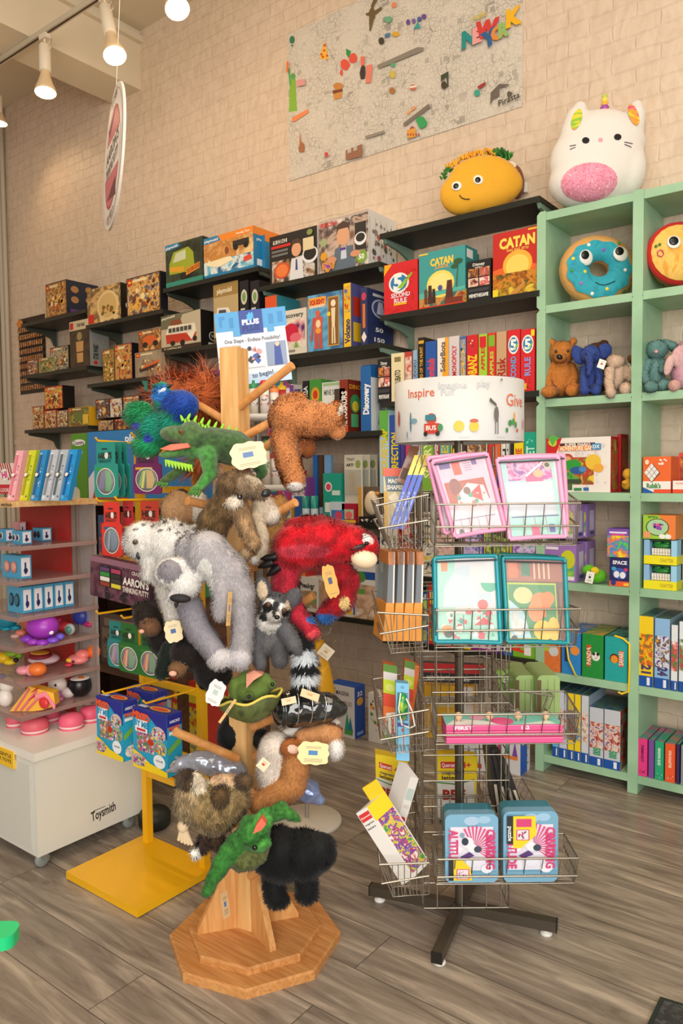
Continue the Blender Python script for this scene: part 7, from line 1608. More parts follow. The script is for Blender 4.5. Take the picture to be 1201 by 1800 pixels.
b = MB(); b.tube([(7 * k, -.02, 120 * k), (3 * k, -.028, 95 * k), (8 * k, -.03, 68 * k), (22 * k, -.03, 62 * k), (30 * k, -.03, 66 * k), (26 * k, -.028, 90 * k), (16 * k, -.026, 112 * k)], .0022, M('#e9e6de', .6), 8); b.build('white_cord', t)
ML = [('r', 0, .72, 1, .28, '#f0d21c'), ('r', .12, .78, .45, .1, '#d22c2c'), ('t', .35, .83, .06, 'Quercetti', '#f4ece4', 0, .4), ('t', .8, .83, .09, '4+', '#d22c2c', 0, None, .03), ('t', .4, .71, .045, 'magnetic', '#3a3a5a', 0, .5), ('t', .38, .64, .055, 'letters', '#3a2a2a', 0, .48, .03), ('r', 0, 0, 1, .6, '#e6e2da'), ('p', [(0, .58), (.5, .55), (1, .62), (1, .6), (.5, .53), (0, .56)], '#3a8a3a'), ('t', .45, .38, .14, 'BBF', '#a82c24', 0, .6, .05), ('t', .45, .15, .14, 'EC', '#a82c24', 0, .45, .05)]
lbox('yellow and white magnetic letters box standing upright at the lower left', ((660, 1325), (718, 1336), (712, 1440), (662, 1425)), .05, .045, '#f0d21c', ML, 'letters_box')
lbox('yellow and white magnetic letters box behind the centre pole', ((766, 1325), (840, 1330), (836, 1440), (770, 1440)), .14, .045, '#f0d21c', ML, 'letters_box')
# two long white boxes sticking out of the lowest left basket
def longbox(label, a, c, wpx, dep, ly, colr, art, cap=None, dly=.0):
    A, C_ = RL(*a, ly), RL(*c, ly + dly); ax = (C_ - A); L_ = ax.length; k = (RD + ly) / F
    t = rthing('letters_box', label, 'box', A); n = Vector((0, -1, 0)); sx = ax.cross(n).normalized() * (wpx * k)
    b = MB(); bk = Vector(dep)
    V = [Vector(), sx, sx + ax, ax]; V2 = [v + bk for v in V]
    b.add(V + V2, [(0, 1, 2, 3), (5, 4, 7, 6), (1, 5, 6, 2), (4, 0, 3, 7), (3, 2, 6, 7), (4, 5, 1, 0)], M('#e2dfda')); b.art(V[0], sx, ax, art)
    b.art(V[1], bk, ax, [pic(.1, .05, .85, .75, ['#e8e4dc', '#c83a3a', '#4a4ab0', '#e8c83a', '#4a9a4a'], 60)] + ([('r', 0, .8, 1, .2, '#f0d21c')] if cap else [])); b.build('box', t)
    if cap:
        m_ = MB(); V = [ax, ax + sx, ax + sx + bk, ax + bk]; u = ax.normalized() * .03; V2 = [V[0] + u * .1, V[1] + u * .1, V[2] + u, V[3] + u]
        m_.add([v + bk * .8 for v in (ax, ax + sx, ax + sx + u * 1.4, ax + u * 1.4)] + [v + bk for v in (ax, ax + sx, ax + sx + u * 1.4, ax + u * 1.4)], [(0, 1, 2, 3), (5, 4, 7, 6), (1, 5, 6, 2), (4, 0, 3, 7), (3, 2, 6, 7)], M('#f0c81c', .4)); m_.build('hang_tab', t)
    return t
longbox('long white and yellow magnetic letters box leaning out of the lowest left basket', (707, 1556), (626, 1430), 23, (.05, .03, .03), -.215, '#e8e4dc', [('r', .05, .86, .9, .1, '#d22c2c'), ('t', .5, .91, .022, 'Quercetti', '#f6f0e8', 0, .8), ('t', .5, .82, .02, 'magnetic', '#3a3030', 0, .8), ('t', .45, .765, .024, 'letters', '#3a3030', 0, .7)], cap=1)
longbox('long white box with a red puzzle mark leaning to the right', (693, 1463), (722, 1365), 15, (-.03, .04, .03), -.11, '#e8e4dc', [('e', .5, .25, .35, .05, '#c82c2c'), ('r', .3, .2, .4, .1, '#c82c2c'), ('r', .1, .6, .8, .2, '#b8c8c0'), ('r', .15, .45, .7, .06, '#cfcac4')])
# rear and right side goods seen through the wires
lbox('red and black wooden tray puzzle box in the rear basket', ((745, 1165), (852, 1170), (852, 1202), (745, 1198)), .2, .03, '#1f1c1e', [('r', 0, .5, 1, .5, '#cf2226'), ('t', .4, .22, .22, 'WOODEN TRAY PUZZLE', '#e8e4e0', 0, .7, .03)], 'puzzle_box', .0)
lbox('yellow picture box in the rear basket below the red one', ((746, 1204), (835, 1206), (833, 1300), (748, 1296)), .22, .04, '#e0aa1c', [('r', .2, .6, .4, .2, '#d8c890'), ('r', .1, .1, .8, .01, '#8a5a10'), ('r', .1, .3, .8, .01, '#8a5a10'), ('r', .8, .0, .2, 1, '#e4d8d0')], 'puzzle_box')
for i, (x0, x1) in enumerate(((907, 942), (945, 984))):
    A, B_ = RL(x0, 1290, .02 - .05 * i), RL(x1, 1290, .02 - .05 * i); zt2 = RL(x0, 1192, .02 - .05 * i).z; t = rthing('green_tin', ['pale green tin, left of the pair in the right basket', 'pale green tin, right of the pair in the right basket'][i], 'tin', (A.x, A.y, TIERS[2][2] + .008)); h_ = zt2 - TIERS[2][2]; w_ = B_.x - A.x
    b = MB(); b.rbox((0, 0, 0), (w_, .16, h_), .014, M('#9cb872', .4), 1, 5); b.build('tin_body', t)
    b = MB(); [b.box((w_ * f_, -.0012, .012), (w_ * f_ + .0015, 0, h_ - .012), M('#7f9a5a')) for f_ in (.45, .75)]; b.box((0, -.0012, .014), (w_ * .16, -.0002, h_ - .014), M('#6a5238')); b.build('tin_rim', t)
for i, x in enumerate((868, 882, 897, 909)):
    lbox(['black framed book, first of four leaning in the lower right basket', 'black framed book, second of four leaning in the lower right basket', 'black framed book, third of four leaning in the lower right basket', 'black framed book, last of four leaning in the lower right basket'][i], ((x - 12 - 6 * i, 1310 + 8 * i), (x - 3 - 6 * i, 1310 + 8 * i), (x + 14, 1428), (x + 4, 1428)), -.0 - .02 * i, .10, '#2c2826', [('r', .3, 0, .5, .42, '#dccdb4')], 'book', .0, 'book')
lbox('green and white panda pouch hanging behind the wires', ((872, 1180), (910, 1176), (912, 1225), (882, 1222)), .1, .02, '#8ab84a', [('c', .05, .05, .9, .9, 26, ['#e8ece0', '#2a3a2a', '#5a9a2c'], .12)], 'pouch', .0, 'pouch')

# ------------------------------------------------------------------ wooden puppet tree
TRC = Vector((-1.504, 1.53, 0)); OAK = wood('#c98a4c', '#dfa868', 5, (1, 1, .1), .38, 'oak'); OAKH = wood('#b97a40', '#d39a5e', 7, (.08, 1.6, 1), .36, 'oak_flat'); PINE = wood('#d9a260', '#e9bd80', 5, (1, 1, .08), .4, 'pine_post')
tt = thing('puppet_tree', 'wooden puppet display tree with angled pegs on a two step octagonal base', 'display rack', TRC)
def octo(R, z0, z1, a0, m, ch=.005):
    b = MB(); p = [(R * math.cos(a0 + i * PI / 4), R * math.sin(a0 + i * PI / 4)) for i in range(8)]
    q = [(x * (1 - ch / R), y * (1 - ch / R)) for x, y in p]; V = [(x, y, z0) for x, y in p] + [(x, y, z1 - ch) for x, y in p] + [(x, y, z1) for x, y in q]
    b.add(V, [tuple(range(8))[::-1], tuple(range(16, 24))] + [(i, (i + 1) % 8, (i + 1) % 8 + 8, i + 8) for i in range(8)] + [(i + 8, (i + 1) % 8 + 8, (i + 1) % 8 + 16, i + 16) for i in range(8)], m); return b
A0 = math.radians(-51.7)
octo(.248, 0, .026, A0, OAKH).build('base_lower', tt); octo(.192, .026, .046, A0, OAKH).build('base_upper', tt)
pb = at(437, 1624, Z=.046) - TRC; ptp = at(411, 613, D=2.15) - TRC
b = MB(); n = 4; V = []
for P in (pb, ptp):
    for i in range(4): a = math.radians(18 + 90 * i) + YAW; V.append(P + Vector((math.cos(a), math.sin(a), 0)) * .041)
b.add(V, [(3, 2, 1, 0), (4, 5, 6, 7)] + [(i, (i + 1) % 4, (i + 1) % 4 + 4, i + 4) for i in range(4)], PINE); b.build('post', tt)
for x, y in ((480, 1672), (347, 1640)):
    f = at(x, y, Z=.046) - TRC; d = (f - pb); d.z = 0; L = d.length; d.normalize(); s_ = Vector((-d.y, d.x, 0)) * .009
    for sg in (1, -1):
        b = MB(); pr_ = [pb + d * .03 * sg, pb + d * L * sg, pb + d * L * sg + Vector((0, 0, .012)), pb + d * (.045) * sg + Vector((0, 0, .21)), pb + d * .03 * sg + Vector((0, 0, .21))]
        V = [p + s_ for p in pr_] + [p - s_ for p in pr_]; b.add(V, [(0, 1, 2, 3, 4), (9, 8, 7, 6, 5)] + [(i, i + 5, (i + 1) % 5 + 5, (i + 1) % 5) for i in range(5)], OAK); b.build('brace', tt)
for a, c in (((420, 716, 2.13), (514, 642, 2.02)), ((428, 768, 2.13), (500, 730, 2.1)), ((432, 812, 2.14), (500, 760, 2.2)), ((445, 925, 2.13), (520, 883, 2.03)), ((440, 1000, 2.12), (500, 975, 2.0)), ((450, 1110, 2.12), (552, 1046, 2.06)), ((445, 1278, 2.11), (534, 1240, 1.97)), ((417, 1333, 2.1), (308, 1286, 1.98)), ((450, 1330, 2.12), (510, 1290, 2.02)), ((405, 745, 2.15), (330, 700, 2.28)),
             ((408, 800, 2.13), (330, 765, 1.98)), ((412, 900, 2.13), (330, 880, 2.0)), ((415, 1000, 2.12), (300, 960, 1.97)), ((420, 1150, 2.1), (330, 1120, 2.0)), ((425, 1240, 2.1), (445, 1230, 1.95)), ((425, 1450, 2.1), (350, 1410, 1.95)), ((440, 1500, 2.1), (450, 1470, 1.88)), ((440, 1540, 2.1), (510, 1495, 2.0)), ((410, 1400, 2.12), (400, 1350, 2.14))):
    A, C_ = at(*a[:2], D=a[2]) - TRC, at(*c[:2], D=c[2]) - TRC
    b = MB(); b.tube([A, C_], .0118, wood('#d08a48', '#dfa468', 5, (.6, .6, .6), .4, 'dowel'), 14); b.build('peg', tt)

GP = 'animal puppets on the wooden tree'
def claws(s, pts, c, r=1.8, L=7, name='claw', dirx=-1):
    b = MB(); k = s.D / F
    for x, y, d, ang in pts:
        P = Vector(s.W(x, y, d)) - s.base; a = math.radians(ang); q = CR * math.cos(a) * L * k + CU * math.sin(a) * L * k
        b.tube([P, P + q * .6, P + q], [r * k, r * k * .8, r * k * .2], M(c, .3), 8)
    s.part(b, name)

# long orange fur
s = Plush('orangutan_puppet', 'shaggy long haired orange puppet at the top left of the tree', 'puppet', 2.32, (330, 760), voxel=.009)
s.e(322, 708, 58, 44, '#b85c2c', rd=44).e(360, 700, 34, 48, '#b85c2c', .02).e(352, 815, 18, 24, '#c06a3a', -.02)
s.grow(fur=0.075, dens=20000, grav=.2, jit=1.0, width=.0013, bright=.45, cap=11000, tip=1.35)
s.e  # keep shape
# peacock
s = Plush('peacock_puppet', 'blue and green peacock puppet in front of the orange fur', 'puppet', 2.02, (300, 800), voxel=.006)
s.e(318, 712, 33, 27, '#174fa8', rd=26).e(296, 704, 22, 18, '#1f6fd0').l([(292, 706, -.01, 13), (285, 688, -.01, 13)], '#2a7fd4').e(286, 682, 13, 12, '#2a7ad0', -.01)
s.e(285, 752, 42, 32, '#0f7a4c', .03, rd=26).e(248, 728, 26, 24, '#12804a', .04, rd=20).e(262, 782, 26, 20, '#149058', .03).e(305, 748, 30, 28, '#118a58', .02).spot(268, 716, 40, 60, '#0e8a70', dd=.04)
for x, y in ((265, 768), (243, 745)): s.spot(x, y, 7, 8, '#2f3fb0')
s.spot(318, 705, 30, 22, '#14419c').spot(285, 690, 11, 15, '#2a74c4')
s.grow(fur=.02, dens=70000, grav=.35, jit=.75, bright=.5, width=.0011, cap=20000, sheen=.2, tip=1.4, flow=tuple(-CR * .5))
patch(s, 285, 686, 8, 4, '#e8ecee', 'eye_stripe', 25, bulge=.004); patch(s, 283, 683, 5, 2.4, '#101418', 'eye', 25, bulge=.007)
claws(s, [(294, 679, -.03, 15)], '#1c1c20', 4, 9, 'beak')
b = MB(); P = Vector(s.W(256, 688, .02)) - s.base; [b.tube([P + Vector((.002 * i, 0, 0)), P + Vector((-.006 + .003 * i, 0, .018)), P + Vector((-.014 + .006 * i, 0, .028))], .0016, M('#0f5a4a', .5), 6) for i in range(5)]; s.part(b, 'crest')
# iguana
s = Plush('iguana_puppet', 'green iguana puppet with an open coral mouth and lime back fringe', 'puppet', 1.94, (370, 868), voxel=.005)
GI = '#3c6030'
s.e(312, 764, 32, 16, '#4d6e3c', ang=-6, rd=20).e(335, 760, 22, 20, '#4d6e3c', rd=22).e(308, 797, 30, 8, '#4f8a40', ang=8, rd=17).e(338, 792, 18, 16, '#467f3c', rd=18)
s.l([(335, 778, 0, 19), (372, 780, .02, 30), (412, 788, .04, 32), (440, 800, .08, 24)], GI).l([(366, 800, -.01, 18), (370, 832, -.03, 13), (352, 855, -.04, 9)], '#3d8434').e(347, 858, 16, 7, '#4a8a3c', -.045, ang=20)
s.l([(335, 815, .02, 9), (300, 838, .02, 9), (284, 846, .02, 5)], '#4a6a2c').l([(450, 812, .06, 14), (462, 830, .06, 10), (452, 845, .06, 5)], '#3a6a34')
def scal(s, V, C):
    h = np.array([mnoise.noise(Vector(p * 120)) for p in V]); h2 = np.array([mnoise.noise(Vector(p * 30)) for p in V]); return C * (1 + .7 * h + .5 * h2)[:, None]
s.grow(fur=0, bump=.9, sheen=.3, colorfn=scal)
b = MB(); V = [Vector(s.W(x, y, d)) - s.base for x, y, d in ((281, 789, -.03), (300, 781, -.036), (330, 779, -.04), (334, 786, -.04), (300, 792, -.038))]
b.add(V + [v + CF * .02 for v in V], [(0, 1, 2, 3, 4), (9, 8, 7, 6, 5)] + [(i, i + 5, (i + 1) % 5 + 5, (i + 1) % 5) for i in range(5)], M('#e8705a', .6)); s.part(b, 'mouth_lining')
s.eye(318, 759, 4.5, '#7a4a1c')
b = MB(); k = s.D / F
for i in range(26):
    t = i / 25; x = 322 + 98 * t; y = 744 + 30 * t + 6 * math.sin(i * 2.1); P = Vector(s.W(x, y - 4, .02 + .03 * t)) - s.base; q = (CU * 11 + CR * (-5 + 5 * (i % 3))) * k
    b.tube([P, P + q * .7, P + q], [3.2 * k, 2.4 * k, .4 * k], M('#8fcf3a', .6), 6)
for i in range(16):
    x = 292 + 2.9 * i; P = Vector(s.W(x, 808 + i * .6, -.01)) - s.base; q = (CU * -12 + CR * (3 * (i % 2))) * k; b.tube([P, P + q], [2.8 * k, 1.2 * k], M('#a4d83a', .6), 6)
s.part(b, 'lime_fringe'); claws(s, [(340 + 4 * i, 862, -.055, 215 + 12 * i) for i in range(4)] + [(283 + 4 * i, 848, .015, 190 + 18 * i) for i in range(4)], '#4a7a34', 3, 13, 'toe')
card(s.root, 437, 800, 1.86, 62, 46, 12, '#ecdcb4', yaw=15, lab='big cream paper tag', wavy=True, lines=2)
# tan and white puppet behind
s = Plush('puppet', 'tan and white furry puppet partly hidden between the iguana and the owl', 'puppet', 2.2, (315, 925), voxel=.007)
s.e(313, 897, 30, 36, '#c09468', rd=26).e(350, 892, 16, 30, '#e9dccb').e(320, 866, 12, 8, '#3a2418'); s.grow(fur=0.00864, dens=45000, cap=9000)
# grey brown kangaroo like puppet
BRN = '#745a3e'
def agouti(f=60):
    def fn(s, V, Cc):
        h = np.array([mnoise.noise(Vector(p * f)) for p in V]); m = np.clip(.5 + h * 1.3 + nrg.normal(0, .2, len(V)), 0, 1)[:, None]
        return Cc * (.65 + .7 * m)
    return fn
s = Plush('kangaroo_puppet', 'grey brown furry puppet with a long muzzle and big dark nose, looking right', 'puppet', 1.9, (370, 1000), voxel=.0055)
s.e(416, 850, 36, 25, BRN, ang=10, rd=26).l([(430, 852, -.01, 22), (452, 862, -.02, 15), (462, 866, -.02, 11)], '#8a745c').e(424, 828, 17, 9, '#6a4a30', -.01, ang=8, rd=7).e(398, 862, 14, 22, '#5a4028', .02, ang=-20)
s.l([(400, 880, .02, 26), (376, 915, .03, 28), (365, 960, .04, 24), (378, 995, .05, 16)], '#6f5636').l([(420, 892, 0, 18), (434, 925, -.02, 15), (446, 955, -.03, 13)], '#a0805c').e(412, 882, 14, 10, '#e6d6c2', -.02).e(440, 842, 22, 7, '#cbb8a0', -.025, ang=-12)
s.grow(fur=0.01224, dens=75000, grav=.45, bright=.4, width=.001, cap=26000, colorfn=agouti())
s.bead(468, 867, 9, '#20242a', 'nose', .25, (.8, 1.15, .8)); s.eye(421, 874, 5.2)
# cream and yellow plush to its right
s = Plush('puppet', 'cream fluffy puppet with hanging paws right of the brown muzzle', 'puppet', 2.06, (460, 985), voxel=.006)
s.e(462, 895, 20, 30, '#ecdcc6').e(478, 905, 16, 18, '#f0e4d4').l([(452, 910, -.02, 12), (464, 945, -.03, 11), (462, 975, -.03, 10)], '#e9d6ba').e(448, 985, 9, 8, '#f2ece4', -.03).e(430, 975, 12, 12, '#d8bc94'); s.grow(fur=0.00936, dens=60000, cap=14000)
s = Plush('puppet', 'golden yellow fluffy puppet behind the cream one', 'puppet', 2.22, (490, 960), voxel=.007); s.e(492, 890, 16, 22, '#e0a860').e(485, 935, 20, 30, '#e2ab66').e(520, 930, 16, 14, '#e8c888').spot(520, 945, 10, 8, '#3a6aa8'); s.grow(fur=0.00864, dens=45000, cap=9000)
# curly caramel bear
s = Plush('curly_puppet', 'curly caramel brown puppet with cream paw tips lying across a peg at the upper right', 'puppet', 2.1, (520, 868), voxel=.0055)
c = '#c67e4a'
s.e(508, 728, 32, 36, c, rd=30).l([(505, 735, 0, 34), (550, 738, -.01, 33), (580, 738, -.02, 27)], c).e(523, 700, 18, 11, c).l([(497, 765, 0, 22), (508, 815, 0, 23), (517, 845, 0, 20)], c).e(520, 852, 17, 13, '#f0e6dc').l([(535, 765, .03, 16), (541, 790, .03, 15)], '#8a4c22').e(590, 722, 14, 18, c, -.02, ang=-25).e(594, 760, 15, 14, c, -.02)
s.spot(602, 716, 5, 16, '#efe2d4', ang=-25, dd=.03).spot(588, 775, 18, 4, '#efe2d4', dd=.03).spot(520, 860, 20, 12, '#f4ece4', dd=.06)
s.grow(fur=0.00648, dens=150000, grav=.05, jit=1.5, bright=.6, width=.0016, cap=30000, tip=1.7)
# macaw
RED = '#c40c1e'
s = Plush('macaw_puppet', 'scarlet macaw puppet with a cream beak stretched over a peg to the right', 'puppet', 1.98, (560, 1100), voxel=.0055)
s.l([(492, 985, .02, 20), (522, 962, 0, 42), (575, 952, 0, 40), (622, 955, -.01, 30)], RED).e(642, 962, 24, 30, '#c00c18', -.01, rd=24).e(560, 926, 62, 20, '#9a0a18', .01, ang=-4).l([(575, 985, .02, 24), (612, 1020, .02, 22), (600, 1055, .02, 22), (572, 1080, .02, 16)], '#a80e20').l([(508, 990, 0, 25), (500, 1030, 0, 22), (515, 1070, -.02, 18), (545, 1105, -.03, 14)], '#b02034')
s.e(550, 1112, 15, 11, '#d84850', -.035).spot(568, 1088, 30, 10, '#2a6ab8', dd=.06).spot(606, 1060, 9, 13, '#e0c080', dd=.05).e(512, 1030, 22, 7, '#181416', .0, ang=15).spot(535, 968, 50, 12, '#c8384a', dd=.05)
s.grow(fur=0.01008, dens=75000, grav=.3, jit=.4, bright=.35, width=.001, cap=30000, tip=1.35, sheen=.15, colorfn=agouti(38))
b = MB(); k = s.D / F
def ball(s, x, y, d, rx, ry, rd, c, name, ang=0, rough=.5, lab=None):
    b = MB(); k = (s.D + d) / F; a = math.radians(ang); Rm = Matrix((CR * math.cos(a) + CU * math.sin(a), -CR * math.sin(a) + CU * math.cos(a), CF)).transposed()
    b.ell(Vector(s.W(x, y, d)) - s.base, (rx * k, ry * k, rd * k), M(c, rough) if isinstance(c, str) else c, 22, 14, Rm=Rm); return s.part(b, name, None, lab)
ball(s, 640, 952, -.03, 19, 15, 11, '#efe9e4', 'face_patch', -10); ball(s, 640, 982, -.035, 24, 17, 16, '#ecd6b4', 'beak', -8); ball(s, 628, 962, -.047, 16, 6, 6, '#1c181a', 'lower_beak', 12); ball(s, 645, 955, -.05, 4, 3.5, 3, '#0c0c0e', 'eye', 0, .1)
for i in range(3): s.ribbon([(632, 944 + 3 * i), (646, 941 + 3 * i), (654, 946 + 3 * i)], 1, '#2a2426', 'face_line', lift=.022)
claws(s, [(486, 978, -.03, 190), (480, 988, -.03, 200), (492, 996, -.03, 215)], '#141214', 8, 28, 'foot')
card(s.root, 581, 1022, 1.86, 25, 58, 14, '#e0a85c', yaw=25, lab='tan paper tag hanging below the wing', wavy=True, logo='#4a5a78', lines=1)
# snowy owl
s = Plush('snowy_owl_puppet', 'white snowy owl puppet with grey flecks facing left', 'puppet', 1.95, (290, 1060), voxel=.006)
W_ = '#ece8e2'
s.e(252, 950, 34, 34, W_, rd=30).e(300, 955, 44, 42, W_, .01).e(340, 965, 30, 42, W_, .02).l([(268, 985, 0, 22), (262, 1010, 0, 14)], W_).l([(300, 990, .0, 30), (303, 1045, .02, 26), (308, 1090, .03, 17)], '#ebe6de')
for x, y in ((290, 918), (305, 914), (318, 922), (330, 918), (298, 930), (312, 936), (328, 934), (342, 930), (282, 932), (268, 925), (252, 922), (345, 945), (240, 930), (322, 948)): s.spot(x, y, 4.5, 2.6, '#77706c', ang=15)
s.grow(fur=0.01152, dens=80000, grav=.3, bright=.1, width=.001, cap=28000, tip=1.03)
s.eye(239, 953, 5, '#5a4a2c'); ball(s, 243, 976, -.03, 4, 8, 5, '#1c2a36', 'beak', 10, .3)
# ring tailed lemur
s = Plush('lemur_puppet', 'pale grey lemur puppet draped below the owl with its head hanging down', 'puppet', 1.87, (400, 1180), voxel=.0055)
G_ = '#aaa5a8'
s.l([(335, 965, .02, 26), (365, 972, .0, 40), (400, 1005, .0, 36), (424, 1045, .0, 25)], '#bab5b8').e(302, 1006, 31, 27, '#f2efec', -.02, ang=10).e(325, 1025, 28, 26, '#efece8', -.02, ang=-20, rd=22).e(316, 1046, 24, 12, '#e2dedc', -.03, ang=10)
s.l([(392, 1015, -.02, 22), (392, 1050, -.03, 20), (388, 1078, -.03, 14)], '#b6b1b4').l([(424, 1050, .0, 24), (428, 1100, 0, 19), (424, 1145, 0, 19)], '#b0abae').e(422, 1158, 21, 19, '#c6c1c6', -.01).l([(330, 1055, .04, 22), (348, 1105, .02, 22), (378, 1145, 0, 19)], '#96919a').e(388, 1158, 22, 19, '#cfcacc', -.01)
s.spot(360, 1020, 16, 40, '#eceae6', dd=.04).spot(298, 1003, 21, 19, '#8f8a90', dd=.04, ang=10)
s.grow(fur=0.01008, dens=75000, grav=.35, bright=.16, width=.001, cap=30000, tip=1.08)
ball(s, 317, 1052, -.06, 19, 8, 10, '#1a1719', 'muzzle', -4, .7); claws(s, [(310, 1060, -.065, 270)], '#2a2428', 4, 8, 'nose')
card(s.root, 403, 1070, 1.80, 10, 60, -4, '#d8b076', yaw=55, lab='tan paper tag seen edge on')
card(s.root, 305, 1110, 1.9, 30, 38, 10, '#e6d4ac', yaw=20, lab='cream tag with a blue dot', wavy=True, logo='#3a5a98', lines=0)
# raccoon
s = Plush('raccoon_puppet', 'grey raccoon puppet with a black mask, cream ears and striped tail', 'puppet', 1.93, (480, 1180), voxel=.005)
G2 = '#626266'
s.e(484, 1072, 28, 30, G2, rd=25).e(474, 1092, 26, 18, '#e4e0da', -.005).l([(480, 1080, -.03, 14), (486, 1084, -.05, 9)], '#d9d5d0').e(461, 1035, 15, 23, '#5c5c60', .01, ang=8, rd=7).e(514, 1053, 14, 24, '#5c5c60', .01, ang=-34, rd=7)
s.e(478, 1125, 28, 26, '#6c6a6a', .02).l([(456, 1105, 0, 14), (450, 1140, -.01, 12), (458, 1165, -.01, 12)], G2).l([(502, 1108, -.01, 15), (518, 1135, -.03, 12), (525, 1145, -.03, 8)], G2).l([(488, 1135, .0, 15), (492, 1160, -.01, 14)], '#56565a')
s.spot(471, 1064, 14, 13, '#ecebe8', dd=.03).spot(500, 1072, 11, 13, '#ecebe8', dd=.03).spot(470, 1068, 10, 9, '#141416', dd=.03).spot(501, 1076, 8, 8, '#141416', dd=.03).spot(461, 1038, 9, 17, '#e8d2b4', ang=8, dd=.02).spot(513, 1056, 8, 18, '#e8d2b4', ang=-34, dd=.02).spot(485, 1062, 5, 22, '#2c2c2e', ang=-10, dd=.03).spot(463, 1085, 7, 6, '#1a1a1c', dd=.03)
s.grow(fur=0.0072, dens=110000, grav=.25, bright=.25, width=.0009, cap=26000)
s.eye(472, 1063, 5, '#5a3418'); s.eye(499, 1073, 4.5, '#5a3418'); ball(s, 487, 1085, -.085, 5, 4, 4, '#0c0c0e', 'nose', 0, .2)
# its ringed tail
T = [(528, 1128), (532, 1146), (536, 1163), (537, 1181), (536, 1199), (534, 1216)]
q = Plush('tail', 'x', 'x', 1.95, (530, 1130), voxel=.006)
for i in range(5): q.l([(*T[i], .02, 19 + 2 * (i > 0)), (*T[i + 1], .02, 21)], ['#16181c', '#e4ebf0', '#16181c', '#e4ebf0', '#16181c'][i])
q.grow(fur=0.01872, dens=80000, grav=.35, bright=.2, cap=16000, width=.001); tail = q.body; rt = q.root; tail.parent = s.root; tail.name = 'tail'; tail.location = q.base - s.base; bpy.data.objects.remove(rt)
# dark brown bears at the left
s = Plush('bear_puppet', 'very dark brown bear puppet with a tan muzzle below the owl wing, upper one', 'puppet', 2.06, (270, 1150), voxel=.006)
s.e(258, 1082, 24, 26, '#241812', rd=22).e(240, 1066, 8, 8, '#241812').e(284, 1115, 24, 36, '#1d1512', .03).e(264, 1102, 20, 15, '#785438', -.03); s.grow(fur=0.00792, dens=70000, cap=13000, bright=.4)
ball(s, 249, 1110, -.07, 5, 4, 3, '#d8a08c', 'nose'); s.eye(254, 1094, 2.5)
s = Plush('bear_puppet', 'very dark brown bear puppet with a tan muzzle facing left, lower one', 'puppet', 1.99, (370, 1215), voxel=.006)
s.e(332, 1148, 32, 30, '#1e1614', rd=26).e(350, 1135, 11, 11, '#191210', -.02).e(375, 1180, 32, 34, '#171213', .02).l([(300, 1140, .03, 16), (286, 1180, .04, 14)], '#14201a').e(313, 1176, 17, 13, '#85603c', -.03); s.grow(fur=0.00864, dens=75000, cap=18000, bright=.45)
ball(s, 304, 1184, -.06, 7, 5, 4, '#e0a890', 'nose'); s.eye(326, 1165, 2.5)
s = Plush('puppet', 'black furry puppet hidden behind the post under the frog', 'puppet', 2.2, (420, 1320), voxel=.008); s.e(408, 1290, 26, 32, '#101214').e(455, 1298, 22, 18, '#101214').e(400, 1320, 16, 10, '#101214'); s.grow(fur=0.00864, dens=45000, cap=9000, bright=.4)
# frog on a leaf
s = Plush('frog_puppet', 'olive green frog puppet with a pink open mouth sitting in a leaf green skirt', 'puppet', 1.93, (440, 1272), voxel=.005)
s.e(446, 1212, 32, 19, '#667f36', ang=8, rd=24).e(434, 1194, 16, 18, '#6d8a3a', .01, ang=-20).e(466, 1194, 14, 12, '#667f36', -.01, ang=-30).e(478, 1203, 8, 8, '#5f7a30', -.02).e(438, 1222, 8, 7, '#5f7a30', -.045).e(417, 1215, 14, 26, '#728c3c', .01, ang=15)
s.grow(fur=0.004, dens=60000, cap=9000, bright=.2, wob=.002)
b = MB(); V = [Vector(s.W(x, y, d)) - s.base for x, y, d in ((433, 1210, -.055), (433, 1185, -.045), (446, 1179, -.035), (462, 1186, -.05), (446, 1196, -.062))]; b.add(V + [v + CF * .03 for v in V], [(0, 1, 2, 3, 4), (9, 8, 7, 6, 5)] + [(i, i + 5, (i + 1) % 5 + 5, (i + 1) % 5) for i in range(5)], M('#e8a088', .6)); s.part(b, 'mouth_lining')
ball(s, 438, 1224, -.062, 3.6, 3.6, 3, '#0c0c0e', 'eye', 0, .1); ball(s, 479, 1203, -.045, 3.6, 3.6, 3, '#0c0c0e', 'eye', 0, .1)
b = MB(); k = s.D / F; n = 40; rows = 9; V = []
cc = Vector(s.W(440, 1225, .0)) - s.base
for i in range(rows):
    f = i / (rows - 1); rr = (54 - 40 * f ** 2.2) * k; zz2 = -44 * k * f
    for j in range(n):
        a = 2 * PI * j / n; w2 = 1 + .05 * math.sin(6 * a) * (1 - f); V.append(cc + CR * rr * w2 * math.cos(a) + Vector((FH.x, FH.y, 0)) * rr * .6 * w2 * math.sin(a) + Vector((0, 0, zz2 + (.006 * math.sin(5 * a) + .02 * math.cos(a) * .6) * (1 - f))))
b.add(V, [(i * n + j, (i + 1) * n + j, (i + 1) * n + (j + 1) % n, i * n + (j + 1) % n) for i in range(rows - 1) for j in range(n)], PH(['#4a5230', '#5e6a38', '#3e4628'], 25, .5), True); sk = s.part(b, 'leaf_skirt')
b = MB(); b.tube(V[:n] + [V[0]], 2.6 * k, M('#dcc85a', .6), 6, caps=False); b.build('yellow_rim', sk)
card(s.root, 379, 1218, 1.86, 32, 44, -22, '#e4e4e8', yaw=-20, lab='white shell shaped tag', wavy=True, logo='#b8c8c0', lines=2); card(s.root, 400, 1250, 1.86, 5, 50, -35, '#d9b277', yaw=10, lab='tan tag seen edge on', lines=0)
